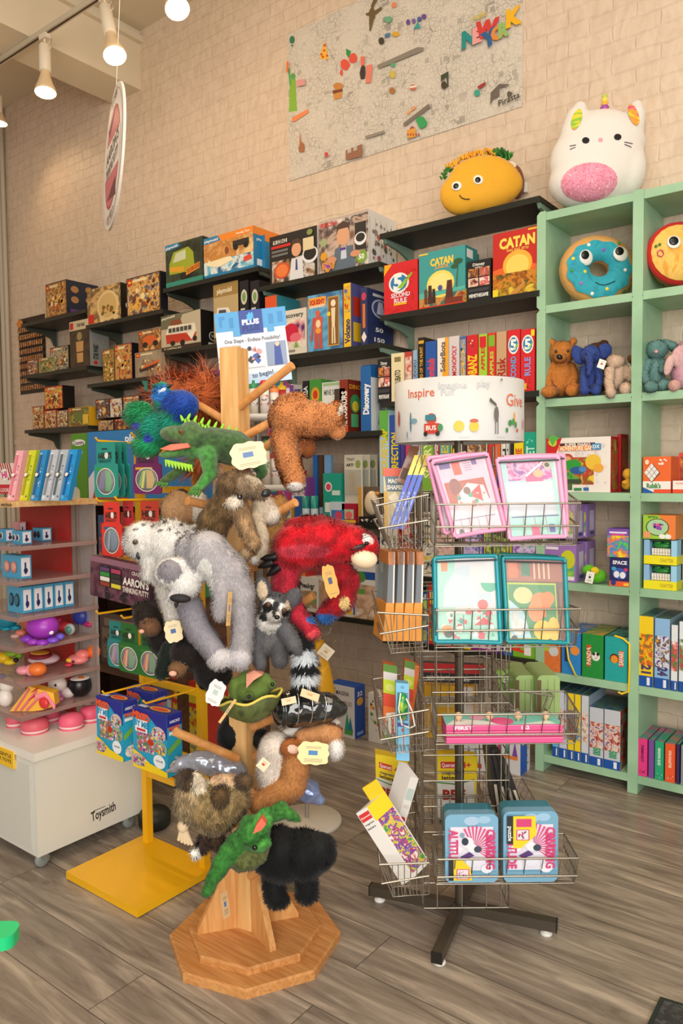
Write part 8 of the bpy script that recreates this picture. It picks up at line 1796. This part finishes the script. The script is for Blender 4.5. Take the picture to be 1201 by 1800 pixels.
# shiny black and white puppet
s = Plush('seal_puppet', 'shiny black vinyl puppet with a white belly lying open end to the left', 'puppet', 1.98, (560, 1290), voxel=.0045, smooth=3)
s.l([(512, 1246, 0, 33), (545, 1244, 0, 32), (575, 1243, 0, 27), (596, 1246, 0, 15)], '#1b1f21'); s.grow(fur=0, wob=.004, mat=M('#1b2022', .12, coat=1))
b = MB(); P = Vector(s.W(492, 1247, -.01)) - s.base; Q = (CR * -.9 + CF * -.42).normalized(); e1 = Q.cross(Vector((0, 0, 1))).normalized(); e2 = Q.cross(e1)
for r_, o_ in ((33, 0), (29, .004)): b.tube([P + (e1 * math.cos(a) + e2 * math.sin(a)) * r_ * k + Q * o_ for a in np.linspace(0, 2 * PI, 30)], .004, M('#22282a', .1, coat=1), 8)
for i in range(3):
    x = 520 + 24 * i; b.tube([Vector(s.W(x + 6 * math.cos(a), 1244 + (30 - 3 * i) * math.sin(a), -.008 - .045 * math.cos(a * .5) ** 2)) - s.base for a in np.linspace(-PI / 2, PI / 2, 14)], .0016, M('#c8ccd0', .15, .9), 6)
s.part(b, 'rim')
b = MB(); b.lathe([(0, .01), (27 * k, .008), (31 * k, 0)], M('#0c1210', .5), 26, tuple(P - Q * .004), axis=Q); s.part(b, 'dark_opening')
card(s.root, 545, 1222, 1.88, 34, 14, -22, '#ecc49c', yaw=10, tilt=-30, lab='peach paper tag', logo='#c89a70', lines=0); card(s.root, 508, 1232, 1.88, 26, 12, 12, '#ecc8a4', tilt=-20, logo='#c89a70', lines=0)
s = Plush('puppet', 'white fluffy belly fur puppet lying under the shiny black one', 'puppet', 2.02, (560, 1300), voxel=.006); s.e(545, 1280, 56, 14, '#eee6dc', ang=12); s.grow(fur=0.00864, dens=60000, cap=8000, bright=.1)
# tan and white dog like puppet
s = Plush('dog_puppet', 'tan and white furry puppet with a pink lined ear and a cream tag', 'puppet', 1.98, (490, 1425), voxel=.0055)
c = '#c4854c'
s.l([(485, 1315, .02, 30), (478, 1355, .02, 28), (482, 1385, .03, 22)], '#eee0d2').l([(535, 1300, 0, 20), (575, 1290, -.01, 19), (588, 1290, -.01, 15)], '#cf9460').e(590, 1316, 15, 19, '#f0ebe6', -.02).l([(518, 1320, -.01, 20), (520, 1350, -.01, 24), (514, 1378, -.01, 24), (482, 1402, -.01, 24), (456, 1412, -.01, 18)], c).e(513, 1314, 20, 18, '#a8622c', -.03, rd=9).e(440, 1400, 14, 16, '#cc9460', .0)
s.grow(fur=0.00936, dens=80000, grav=.3, bright=.28, cap=26000, width=.001)
patch(s, 515, 1317, 10, 8, '#eec4b0', 'ear_lining', -20, bulge=.004)
card(s.root, 551, 1324, 1.88, 54, 40, -3, '#f0dca4', lab='cream scalloped paper tag', wavy=True, logo='#4a84b8', lines=3); card(s.root, 463, 1344, 1.88, 18, 20, -40, '#e6d8b8', lab='small white and red label', logo='#c83a2c', lines=1)
# silver dolphin
SILV = M('#a9aebc', .22, .45)
s = Plush('dolphin_puppet', 'silver satin dolphin puppet behind the wooden peg at the lower left', 'puppet', 2.12, (380, 1375), voxel=.0045)
s.l([(318, 1343, 0, 12), (350, 1338, 0, 19), (385, 1347, 0, 23), (412, 1357, 0, 23)], '#aab').l([(322, 1342, 0, 9), (306, 1350, .0, 7), (294, 1356, .0, 4)], '#aab').l([(322, 1340, .02, 8), (310, 1330, .03, 4)], '#aab'); s.grow(fur=0, wob=.006, mat=SILV)
s = Plush('dolphin_puppet', 'shiny pale blue tail of a puppet poking out at the lower right', 'puppet', 2.14, (545, 1418), voxel=.0045); s.l([(520, 1375, .01, 22), (545, 1392, 0, 20), (562, 1408, -.01, 9)], '#8fa6d0').e(535, 1400, 30, 10, '#8fa6d0', ang=-10); s.grow(fur=0, wob=.005, mat=M('#8b9cc8', .2, .4))
# groundhog
s = Plush('groundhog_puppet', 'brown grey groundhog puppet lying belly up with its snout to the upper left', 'puppet', 1.9, (360, 1500), voxel=.0055)
c = '#8f7850'
s.e(376, 1420, 46, 44, c, rd=38).e(338, 1405, 32, 40, '#a08a66', .0, ang=10).e(405, 1405, 34, 34, c, .01).e(326, 1368, 16, 17, '#574634', -.02).l([(330, 1375, -.02, 14), (327, 1360, -.03, 8)], '#4e3d2c').e(350, 1378, 12, 22, '#e0d0b8', -.02, ang=15).e(388, 1398, 15, 19, '#5a4428', -.045).e(430, 1372, 15, 12, '#54402a', -.02).e(395, 1372, 28, 12, '#d4b08c', .0)
s.l([(360, 1470, .01, 12), (358, 1490, .01, 9)], '#3a2a22').e(343, 1500, 9, 9, '#efe6dc').e(385, 1480, 14, 14, '#4a3626', .02)
s.spot(325, 1362, 9, 9, '#3a2c20', dd=.03)
s.grow(fur=0.01296, dens=75000, grav=.3, jit=.5, bright=.45, width=.001, cap=30000, tip=1.35, colorfn=agouti())
b = MB(); k = s.D / F
for i in range(5): P = Vector(s.W(322, 1452, .0)) - s.base; q = s.W(314 + 6 * i, 1477 + 4 * i - i * i * .5, .0) - np.array(s.base); b.tube([P, (P + Vector(q)) / 2, Vector(q)], [7 * k, 4.5 * k, 3 * k], M('#dfc6a0', .6), 8)
b.ell(Vector(s.W(322, 1452, 0)) - s.base, (11 * k, 10 * k, 12 * k), M('#dfc6a0', .6)); s.part(b, 'fingered_foot')
claws(s, [(380, 1388, -.08, 60), (387, 1384, -.08, 85), (395, 1386, -.08, 105)], '#2a2018', 2, 7)
# sea turtle
s = Plush('turtle_puppet', 'green sea turtle puppet with a coral mouth and spread flippers', 'puppet', 1.83, (430, 1545), voxel=.0045)
c = '#33752c'
s.e(446, 1462, 30, 30, c, rd=26, ang=20).e(462, 1445, 18, 20, '#4a9640', -.01).e(455, 1480, 22, 16, '#4a943e', -.01).e(438, 1503, 38, 24, '#5c6434', .02, ang=30, rd=26).l([(465, 1432, .0, 12), (492, 1424, .0, 15), (510, 1432, 0, 11), (524, 1440, 0, 5)], '#3a7a30').l([(418, 1478, .0, 18), (392, 1512, 0, 17), (376, 1545, 0, 12), (362, 1572, 0, 8)], '#33752c')
s.grow(fur=0.004, dens=90000, cap=16000, bright=.25, wob=.006, colorfn=scal)
b = MB(); V = [Vector(s.W(x, y, -.058)) - s.base for x, y in ((445, 1466), (450, 1452), (460, 1438), (468, 1449), (460, 1459))]; b.add(V + [v + CF * .025 for v in V], [(4, 3, 2, 1, 0), (5, 6, 7, 8, 9)] + [(i, (i + 1) % 5, (i + 1) % 5 + 5, i + 5) for i in range(5)], M('#e8684e', .6)); s.part(b, 'mouth_lining')
ball(s, 448, 1490, -.055, 5, 4.5, 4, '#0c0c0e', 'eye', 0, .1)
# black bear
s = Plush('bear_puppet', 'fluffy black bear puppet at the lower right of the tree', 'puppet', 1.97, (510, 1598), voxel=.006)
c = '#0c0e10'
s.e(492, 1500, 48, 46, c, rd=40).e(535, 1500, 40, 42, c, -.01).e(562, 1495, 28, 32, '#121416', -.02).e(575, 1478, 12, 12, c).l([(478, 1540, 0, 18), (486, 1575, -.01, 19)], c).e(490, 1580, 21, 13, '#0f1112', -.01).l([(535, 1535, -.01, 20), (540, 1562, -.02, 18)], c).e(540, 1572, 20, 14, c, -.02)
s.grow(fur=0.01296, dens=80000, grav=.35, jit=.45, bright=.6, width=.001, cap=30000, tip=1.5, sheen=.08)
card(tt, 396, 1590, 2.0, 16, 45, 8, '#e0b886', yaw=50, name='paper_tag', lab='tan folded paper tag leaning on the base')

# ------------------------------------------------------------------ remaining goods and small things
def stand_card(name, label, cat, C4, D, th, m, art):
    q = [at(x, y, D=D) for x, y in C4]; b0 = q[3]; V = [v - b0 for v in (q[3], q[2], q[1], q[0])]; V2 = [v + CF * th for v in V]
    b = MB(); b.add(V + V2, [(0, 1, 2, 3), (5, 4, 7, 6), (1, 5, 6, 2), (4, 0, 3, 7), (3, 2, 6, 7), (4, 5, 1, 0)], m if not isinstance(m, str) else M(m)); b.art(V[0], V[1] - V[0], V[3] - V[0], art)
    return b, b0
# tube toy display with its printed header card, behind the tree
t = thing('tube_display', 'toy tube display with a blue and white printed header card, standing behind the tree', 'display rack', Vector((at(455, 900, D=2.62).x, at(455, 900, D=2.62).y, 0)))
LB = '#4f9fd8'
art = [('r', 0, .74, 1, .26, LB), ('p', [(.06, .8), (.1, .8), (.1, .9), (.14, .9), (.14, .95), (.06, .95)], '#3a8ac8'), ('p', [(.2, .78), (.26, .78), (.26, .92), (.2, .92)], '#3a8ac8'), ('p', [(.75, .78), (.82, .78), (.82, .92), (.75, .92)], '#3a8ac8'), ('p', [(.88, .8), (.95, .8), (.95, .94), (.88, .94)], '#3a8ac8'), ('r', .24, .66, .12, .12, LB), ('r', .72, .68, .1, .1, LB),
       ('r', .34, .68, .33, .32, '#27489a'), ('t', .5, .84, .065, 'PLUS', '#f0f4fa', 0, .24, .05), ('t', .5, .755, .065, 'PLUS', '#16307a', 0, .24, .05), ('t', .5, .92, .09, '#', '#4fb0e8', 0, None, .06), ('t', .5, .60, .05, 'One Shape - Endless Possibility!', '#3a4460', 0, .78, .01),
       ('r', .05, .22, .28, .32, PH(['#6a5a5a', '#c8b8b0', '#3a3a4a'], 30)), ('r', .37, .22, .28, .32, '#dfe3ee'), ('c', .38, .24, .26, .28, 16, ['#c83a5a', '#3a5ab0', '#e8e8f0', '#2a2a3a', '#e89a9a'], .06), ('r', .68, .22, .28, .32, '#8a9ab8'), ('p', [(.78, .22), (.9, .22), (.88, .5), (.8, .5)], '#2f4a9a'), ('e', .84, .5, .03, .03, '#e8c0a0'), ('r', 0, 0, 1, .14, '#b8d4f0'), ('e', .3, .12, .07, .05, '#6a5a4a'), ('t', .6, .12, .06, 'to begin!', '#2a3050', 6, .3)]
b, b0 = stand_card('x', '', '', ((376, 552), (497, 545), (514, 667), (389, 681)), 2.5, .004, '#e6eaf0', art)
o = b.build('header_card', t); o.location = b0 - t.location
b = MB(); zt3 = at(455, 680, D=2.6).z; b.tube([(0, 0, .02), (0, 0, zt3)], .012, M('#8a8a88', .3, .7), 12); b.build('pole', t)
b = MB(); b.lathe([(0, .0), (.12, 0), (.12, .012), (.03, .022), (0, .022)], M('#d9d6cf', .4), 28); b.build('round_base', t)
for y in (742, 862):
    z = at(455, y, D=2.6).z; b = MB(); b.lathe([(0, z), (.125, z), (.127, z + .02), (.125, z + .02), (.123, z + .004), (0, z + .004)], M('#d6d4ce', .3), 28); b.build('tray', t)
TCOL = [('#e8823c', '#e8d8d0'), ('#c8303a', '#f0e8e0'), ('#2f8a5a', '#e8e0d0'), ('#2a6ab8', '#e8c83a'), ('#8a3a7a', '#e0d0e0'), ('#e8c02c', '#c83a3a')]
for r_, (yb, yt) in enumerate(((741, 668), (861, 775))):
    zb3, zt4 = at(455, yb, D=2.6).z + .006, at(455, yt, D=2.6).z
    for i in range(9):
        a = -PI / 2 + YAW + (i - 4) * .36; c1, c2 = TCOL[(i * 5 + r_) % 6]; p = t.location + Vector((math.cos(a) * .1, math.sin(a) * .1, zb3))
        u = thing('toy_tube', ['orange', 'red', 'green', 'blue', 'violet', 'yellow'][(i * 5 + r_) % 6] + ' capped toy tube, ' + ['leftmost', 'second', 'third', 'fourth', 'middle', 'sixth', 'seventh', 'eighth', 'rightmost'][i] + ' on the ' + ('upper', 'lower')[r_] + ' round tray', 'toy tube', p, 0, ('tubes on the upper tray of the tube display', 'tubes on the lower tray of the tube display')[r_])
        h_ = (zt4 - zb3) * (.8 + .2 * ((i * 7) % 3) / 2)
        b = MB(); b.lathe([(0, 0), (.015, 0), (.015, h_ * .8), (0, h_ * .8)], M(c2, .25), 14); b.lathe([(.0155, h_ * .3), (.0155, h_ * .55)], PH([c1, '#f0e8e0', '#3a3a5a'], 60), 14); b.build('tube', u)
        b = MB(); b.lathe([(.016, h_ * .78), (.016, h_ * .88), (.006, h_ * .92), (.005, h_), (0, h_)], M(c1, .35), 14); b.build('cap', u)

# goods on the lower shelves between tree and rack
def sb(sh, xl, xr, yt, d, c, art, label, off=.012, zb=None, side=None, name='toy_box'): return wb(sh, xl, xr, yt, d, c, side, art, label, name, 'box', zb=zb, off=off)
sb('M4', 568, 600, 832, .06, '#1f9f8c', [('e', .3, .72, .2, .1, '#f0ece8'), ('e', .3, .72, .14, .07, '#d84a6a'), ('r', .1, .2, .3, .2, '#e8f0ec'), ('r', .5, .55, .45, .1, '#cfe8e0')], 'teal peg toy box left of the small blister cards')
sb('M4', 580, 606, 882, .03, '#c8d8e8', [('r', .1, .0, .9, .6, '#3a7ac0'), ('e', .6, .35, .25, .2, '#d84a6a')], 'small pale blue pack in front of the teal peg toy box', .0)
sb('M4', 601, 626, 885, .04, '#a81e3c', [('r', .15, .2, .7, .5, '#b8c8a0'), ('e', .5, .4, .25, .2, '#e86a6a'), ('r', 0, 0, 1, .15, '#e8b83c')], 'small crimson pack beside the egg toy box', .0)
for i, (x, lab) in enumerate(((538, 'teal cardboard tube on the shelf above the parrot, left one'), (553, 'teal cardboard tube on the shelf above the parrot, right one'))):
    A = at(x, 872, Y=FY + .03); t = thing('cardboard_tube', lab, 'tube', (A.x, FY + .03, SH['M4'][2] + .001)); h_ = A.z - SH['M4'][2]
    b = MB(); b.lathe([(0, 0), (.021, 0), (.021, h_), (.018, h_), (.018, h_ - .004), (0, h_ - .004)], M(('#14857f', '#1b958c')[i], .4), 20); b.build('tube_body', t); b = MB(); b.lathe([(.0215, h_ * .15), (.0215, h_ * .5)], M('#cfe4ec', .5), 20); b.build('paper_label', t)
sb('M4', 518, 530, 872, .1, '#2a5aa0', [], 'narrow blue box left of the teal tubes'); sb('M4', 478, 517, 880, .1, '#b8863c', [pic(.1, .1, .8, .8, ['#b8863c', '#3a6aa0', '#e8d8b0'], 24)], 'yellow and blue box behind the wooden peg')
# egg toy box
t = thing('egg_toy', 'cream egg toy in a black and brown open box above the parrot', 'toy', (at(632, 925, Y=FY + .012).x, FY + .006, SH['M4'][2] + .001)); w_ = at(668, 925, Y=FY + .012).x - t.location.x; h_ = at(632, 856, Y=FY + .012).z - SH['M4'][2]
b = MB(); b.box((0, .04, 0), (w_, .06, h_), M('#6a5a48')); b.box((0, .0, 0), (w_, .06, h_ * .18), M('#1f1a16')); b.box((-.002, 0, 0), (.002, .06, h_), M('#e0a83c')); b.art((0, 0, 0), (w_, 0, 0), (0, 0, h_ * .18), [('c', .1, .1, .8, .8, 12, ['#e8e0d8'], .2)]); b.build('box', t)
b = MB(); b.ell((w_ * .5, .03, h_ * .55), (w_ * .34, .03, h_ * .34), M('#e0cdb0', .25), 24, 16); b.build('egg', t); b = MB(); b.ell((w_ * .82, .02, h_ * .82), (.012, .01, .01), M('#e0983c')); b.build('beak', t)
# small craft blister cards
for i in range(3):
    x = 606 + 13 * i; zb4 = SH['M4'][2] + .165; A, B_, C_ = at(x, 868, Y=FY + .03 + .05 * i), at(x + 32, 868, Y=FY + .03 + .05 * i), at(x, 800, Y=FY + .03 + .05 * i)
    t = thing('craft_card', ['small craft blister card with wooden sticks, front one', 'small craft blister card behind the front one', 'rearmost small craft blister card'][i], 'toy pack', (A.x, FY + .03 + .05 * i, SH['M4'][2] + .001), 0, 'craft blister cards above the egg toy')
    w_, h_ = B_.x - A.x, C_.z - SH['M4'][2]; b = MB(); b.box((0, 0, 0), (w_, .002, h_), M('#cfcabb')); f0 = (at(x, 868, Y=FY + .03).z - SH['M4'][2]) / h_
    b.art((0, 0, 0), (w_, 0, 0), (0, 0, h_), [('t', .35, .93, .04, 'TINY', '#5a5a54', 0, .45), ('t', .3, .85, .04, 'ART!', '#2a2a28', 0, .4, .04), ('e', .75, .86, .14, .06, '#8a9a5a')]); b.build('card', t)
    b = MB(); b.box((w_ * .08, -.014, h_ * f0), (w_ * .92, -.001, h_ * .78), M('#c8ccc4', .06, alpha=.35)); b.build('clear_blister', t)
    b = MB(); [b.tube([(w_ * (.3 + .12 * j), -.006, h_ * (f0 + .03)), (w_ * (.36 + .08 * j), -.006, h_ * .74)], .003, M('#d8b078', .5), 6) for j in range(4)]; b.build('wooden_stick', t)
for i, (xl, c) in enumerate(((550, '#1f6ab8'), (560, '#5a3a28'), (570, '#7ab0e0'))):
    sb('M4', xl, xl + (12 if i == 2 else 8), 800, .02, c, [('r', .1, .1, .8, .1, '#cfe0f0')], ['narrow blue pack standing on the shelf above the wooden tubes', 'narrow brown pack between the two blue ones', 'pale blue clear pack beside the brown one'][i], off=.1)
# building sets on the lowest middle shelf
sb('M5', 500, 560, 1010, .2, '#dcd9d4', [pic(.05, .1, .9, .5, ['#dcd9d4', '#b88a70', '#7a9a6a'], 20), ('t', .6, .75, .14, 'Go maker', '#3a3a3a', 0, .6, .03), ('c', .1, .3, .8, .5, 14, ['#a83a3a', '#6a4a3a'], .04)], 'white building set box with line drawings left of the parrot wing')
sb('M5', 561, 660, 985, .2, '#d9d6d2', [('r', 0, .72, 1, .14, '#1f4f9a'), ('t', .2, .79, .09, 'Lab Set', '#e8ecf4', 0, .26, .04), ('e', .75, .76, .09, .1, '#4a8a3c'), pic(0, .0, 1, .62, ['#8a6a54', '#d8b8a0', '#b08a6a', '#e0d4c8'], 8), ('r', .42, .05, .05, .45, '#2a5ab8'), ('r', .42, .45, .4, .09, '#5a9a3a'), ('r', .5, .45, .1, .09, '#c83a2c'), ('p', [(.5, .05), (.62, .05), (.56, .3)], '#e8c02c'), ('r', .62, .05, .03, .35, '#2a5ab8'), ('e', .2, .3, .13, .25, '#c89a7c')], 'building set box with a blue band and a picture of coloured rods')
sb('M5', 632, 660, 948, .15, '#1f6ab8', [('r', .1, .1, .3, .8, '#3a8ad8')], 'blue box stacked on the building sets beside the parrot head', zb=at(632, 986, Y=FY + .012).z + .002)
sb('M5', 598, 631, 968, .1, '#e8e0dc', [('c', .1, .1, .8, .8, 18, ['#c83a3a', '#3a8a3a', '#3a5ab0'], .08)], 'white box with coloured pieces beneath the parrot', zb=at(632, 986, Y=FY + .012).z + .002, off=.03)
# filler stock on shelves glimpsed between the puppets
FC = ['#2a6ab0', '#e8c83a', '#c83a3a', '#3a9a6a', '#e8e4dc', '#8a4aa0', '#e8823c', '#2a9ab0', '#d8d4cc', '#4a4a8a']
for nm, lo, hi, z, lab in (('T3', -3.84, -3.06, 1.702, 'box on the shelf behind the long orange fur'), ('M3', -3.0, -2.86, 1.567, 'box at the left end of the dinosaur shelf'), ('M4', -3.0, -2.76, 1.087, 'box at the left end of the shelf above the parrot'), ('M5', -3.0, -2.72, .582, 'box at the left end of the lowest middle shelf')):
    x = lo; i = 0; CN = ['blue', 'yellow', 'red', 'green', 'white', 'violet', 'orange', 'turquoise', 'grey', 'indigo']
    while x < hi:
        w_ = .07 + .025 * (i % 3); j = (i * 3 + len(nm) + int(z * 7)) % 10
        carton('toy_box', CN[j] + ' ' + lab + [', at the left', ', second from the left', ', third from the left', ', fourth from the left', ', fifth from the left', ', sixth from the left', ', seventh from the left', ', eighth from the left', ', at the right', ', last'][i], 'box', (x, FY + .02, z), w_ - .003, .15, .2 + .04 * ((i * 5) % 3), FC[j], {'f': [pic(.1, .1, .8, .6, [FC[j], FC[(j + 3) % 10], '#e8e0d4'], 30), ('r', .1, .78, .8, .12, FC[(j + 4) % 10])]}); x += w_; i += 1

# boxes on the floor under the shelves
def fb(xl, xr, yt, yb, c, art, label, d=.06, side=None, sideart=None, name='tile_set_box', rz=0):
    p = at(xl, yb, Z=0); w_ = (at(xr, yb, Y=p.y) - p).x; h_ = at(xl, yt, Y=p.y).z
    return carton(name, label, 'box', p, w_, d, h_, c, {'f': art, **({'r': sideart} if sideart else {})}, rz=rz, side=side)
MT = [('t', .55, .85, .08, 'MAGNA', '#5a4a4a', 0, .5, .02), ('t', .5, .66, .08, 'MAGNA-TILES', '#8a8a8a', 0, .8), ('p', [(.62, .14), (.72, .5), (.82, .14)], '#1f9a78'), ('p', [(.74, .12), (.84, .42), (.94, .12)], '#1f7a9a'), ('r', .62, .06, .3, .1, '#4a9a4a'), ('r', .3, .05, .25, .12, '#c8501c'), ('p', [(.0, .9), (.15, .92), (.1, .82)], '#c83a2c'), ('p', [(.15, .92), (.3, .93), (.22, .84)], '#4a9a3a')]
fb(578, 624, 1200, 1288, '#d6d2d2', MT, 'white magnetic tile set box with a blue side, on the floor below the parrot', .09, '#1f4fa8', [('t', .5, .85, .08, '32', '#e8ecf4', 0, .5, .03), ('e', .5, .7, .3, .08, '#e0a82c'), ('r', .2, .05, .6, .06, '#8ab0e8')])
fb(648, 672, 1218, 1302, '#d8d5d0', [('c', .05, .2, .9, .75, 26, ['#e8a02c', '#2a2a2a', '#3a8a4a', '#b83a2c', '#e8e4dc'], .12)], 'white box with green and orange pieces on the floor behind the bingo boxes', .08)
fb(868, 915, 1290, 1352, '#d8d8de', [('p', [(.1, .5), (.2, .9), (.3, .5)], '#c83a7a'), ('p', [(.4, .5), (.5, .9), (.6, .5)], '#2f9a9a'), ('p', [(.7, .5), (.8, .9), (.9, .5)], '#7a4aa8'), ('r', .1, .4, .8, .1, '#e8822c')], 'white magnetic tile set box on the floor beside the green cube shelf', .1, '#1c58c0', [('e', .3, .85, .14, .07, '#e0b03c'), ('r', .7, 0, .3, 1, '#d8d8de'), ('c', .65, .1, .3, .8, 12, ['#c83a3a', '#3a9a4a', '#e8c83a'], .08)])
fb(790, 850, 1290, 1345, '#dcdce0', [('p', [(.1 + .2 * i, .3), (.18 + .2 * i, .8), (.26 + .2 * i, .3)], c) for i, c in enumerate(('#3a9a3a', '#c83a7a', '#4a6ac8', '#2f9a9a'))] + [('r', .05, .15, .9, .15, '#c8502c')], 'white box with a row of coloured cones, on the floor behind the rack pole', .08)
# yellow mesh bag with a card tag
t = thing('yellow_bag', 'yellow cloth bag with a pale card tag hanging right of the striped tail', 'bag', at(562, 1225, D=2.35)); k = 2.35 / F
b = MB(); b.lathe([(0, 0), (26 * k, 0), (27 * k, 12 * k), (20 * k, 50 * k), (11 * k, 80 * k), (7 * k, 92 * k), (9 * k, 100 * k)], PH(['#e0a810', '#d89c10', '#ecb820'], 14, .6), 20); b.build('bag_body', t)
card(t, 573, 1146, 2.30, 24, 22, -38, '#eadcc0', lab='pale card tag', logo='#c8a860', lines=3)
b = MB(); b.tube([(0, 0, 98 * k), (-.02, 0, 110 * k), (-.01, 0, 122 * k), (.01, 0, 112 * k), (0, 0, 98 * k)], .0018, M('#b89468', .7), 6); b.build('drawstring', t)
t2 = thing('hook_stand', 'thin grey metal stand with a white round foot and curled hooks behind the tree', 'display rack', (at(540, 1445, Z=0).x, at(540, 1445, Z=0).y, 0))
b = MB(); b.lathe([(0, 0), (.135, 0), (.135, .01), (.13, .016), (0, .02)], M('#d5cfc4', .35), 36); b.build('round_foot', t2)
zt5 = at(548, 1130, D=2.45).z; b = MB(); b.tube([(0, 0, .018), (0, 0, zt5)], .008, M('#b0aca4', .3, .6), 12); b.build('pole', t2)
pq_ = at(562, 1120, D=2.35) - t2.location; b = MB(); b.tube([(0, 0, zt5 - .01), pq_, pq_ + CR * .03 + Vector((0, 0, .012)), pq_ + CR * .035 + Vector((0, 0, .03))], .0018, M('#b8b4ac', .3, .8), 6); b.tube([(0, 0, zt5 - .04), pq_ + CR * .03 - Vector((0, 0, .03)), pq_ + CR * .05 - Vector((0, 0, .01))], .0018, M('#b8b4ac', .3, .8), 6); b.build('curled_hook', t2)
# dark round thing and mat and the green toy edge
p = at(272, 1452, Z=0); b = MB(); b.lathe([(0, 0), (.05, 0), (.06, .01), (.062, .05), (.05, .065), (0, .07)], M('#1c2420', .5), 24); tag(b.build('floor_weight', loc=p), 'dark round weight on the floor behind the yellow base', 'weight')
q = [at(x, y, Z=0) for x, y in ((1161, 1757), (1135, 1812), (1260, 1860), (1270, 1790))]; c0 = q[0]
b = MB(); V = [v - c0 for v in q]; V2 = [v + Vector((0, 0, .008)) for v in V]; b.add(V + V2, [(3, 2, 1, 0), (4, 5, 6, 7)] + [(i, (i + 1) % 4, (i + 1) % 4 + 4, i + 4) for i in range(4)], M('#1e2826', .6))
ctr = sum(V2, Vector()) / 4; I4 = [v + (ctr - v) * .16 + Vector((0, 0, .001)) for v in V2]; b.add(I4, [(0, 1, 2, 3)], PH(['#3a3c3c', '#2a2c2c', '#4c4e4e'], 60, .9)); tag(b.build('door_mat', loc=c0), 'dark ribbed mat corner on the floor at the bottom right', 'mat')
P = at(0, 1650, D=1.25); t = thing('toy_stool', 'bright green plastic stool edge at the left photo edge', 'stool', (P.x, P.y, 0)); k = 1.25 / F
b = MB(); b.rbox((-.34, 0, P.z - .022), (18 * k, .05, P.z), .018, M('#14c27a', .35), 2, 6); o = b.build('stool_seat', t); o.rotation_euler = (0, 0, YAW)
for x, y in ((-.3, .025), (-.09, .025)):
    b = MB(); b.tube([(x, y, 0), (x, y, P.z - .02)], .014, M('#14c27a', .35), 12); b.build('leg', t, None, YAW)
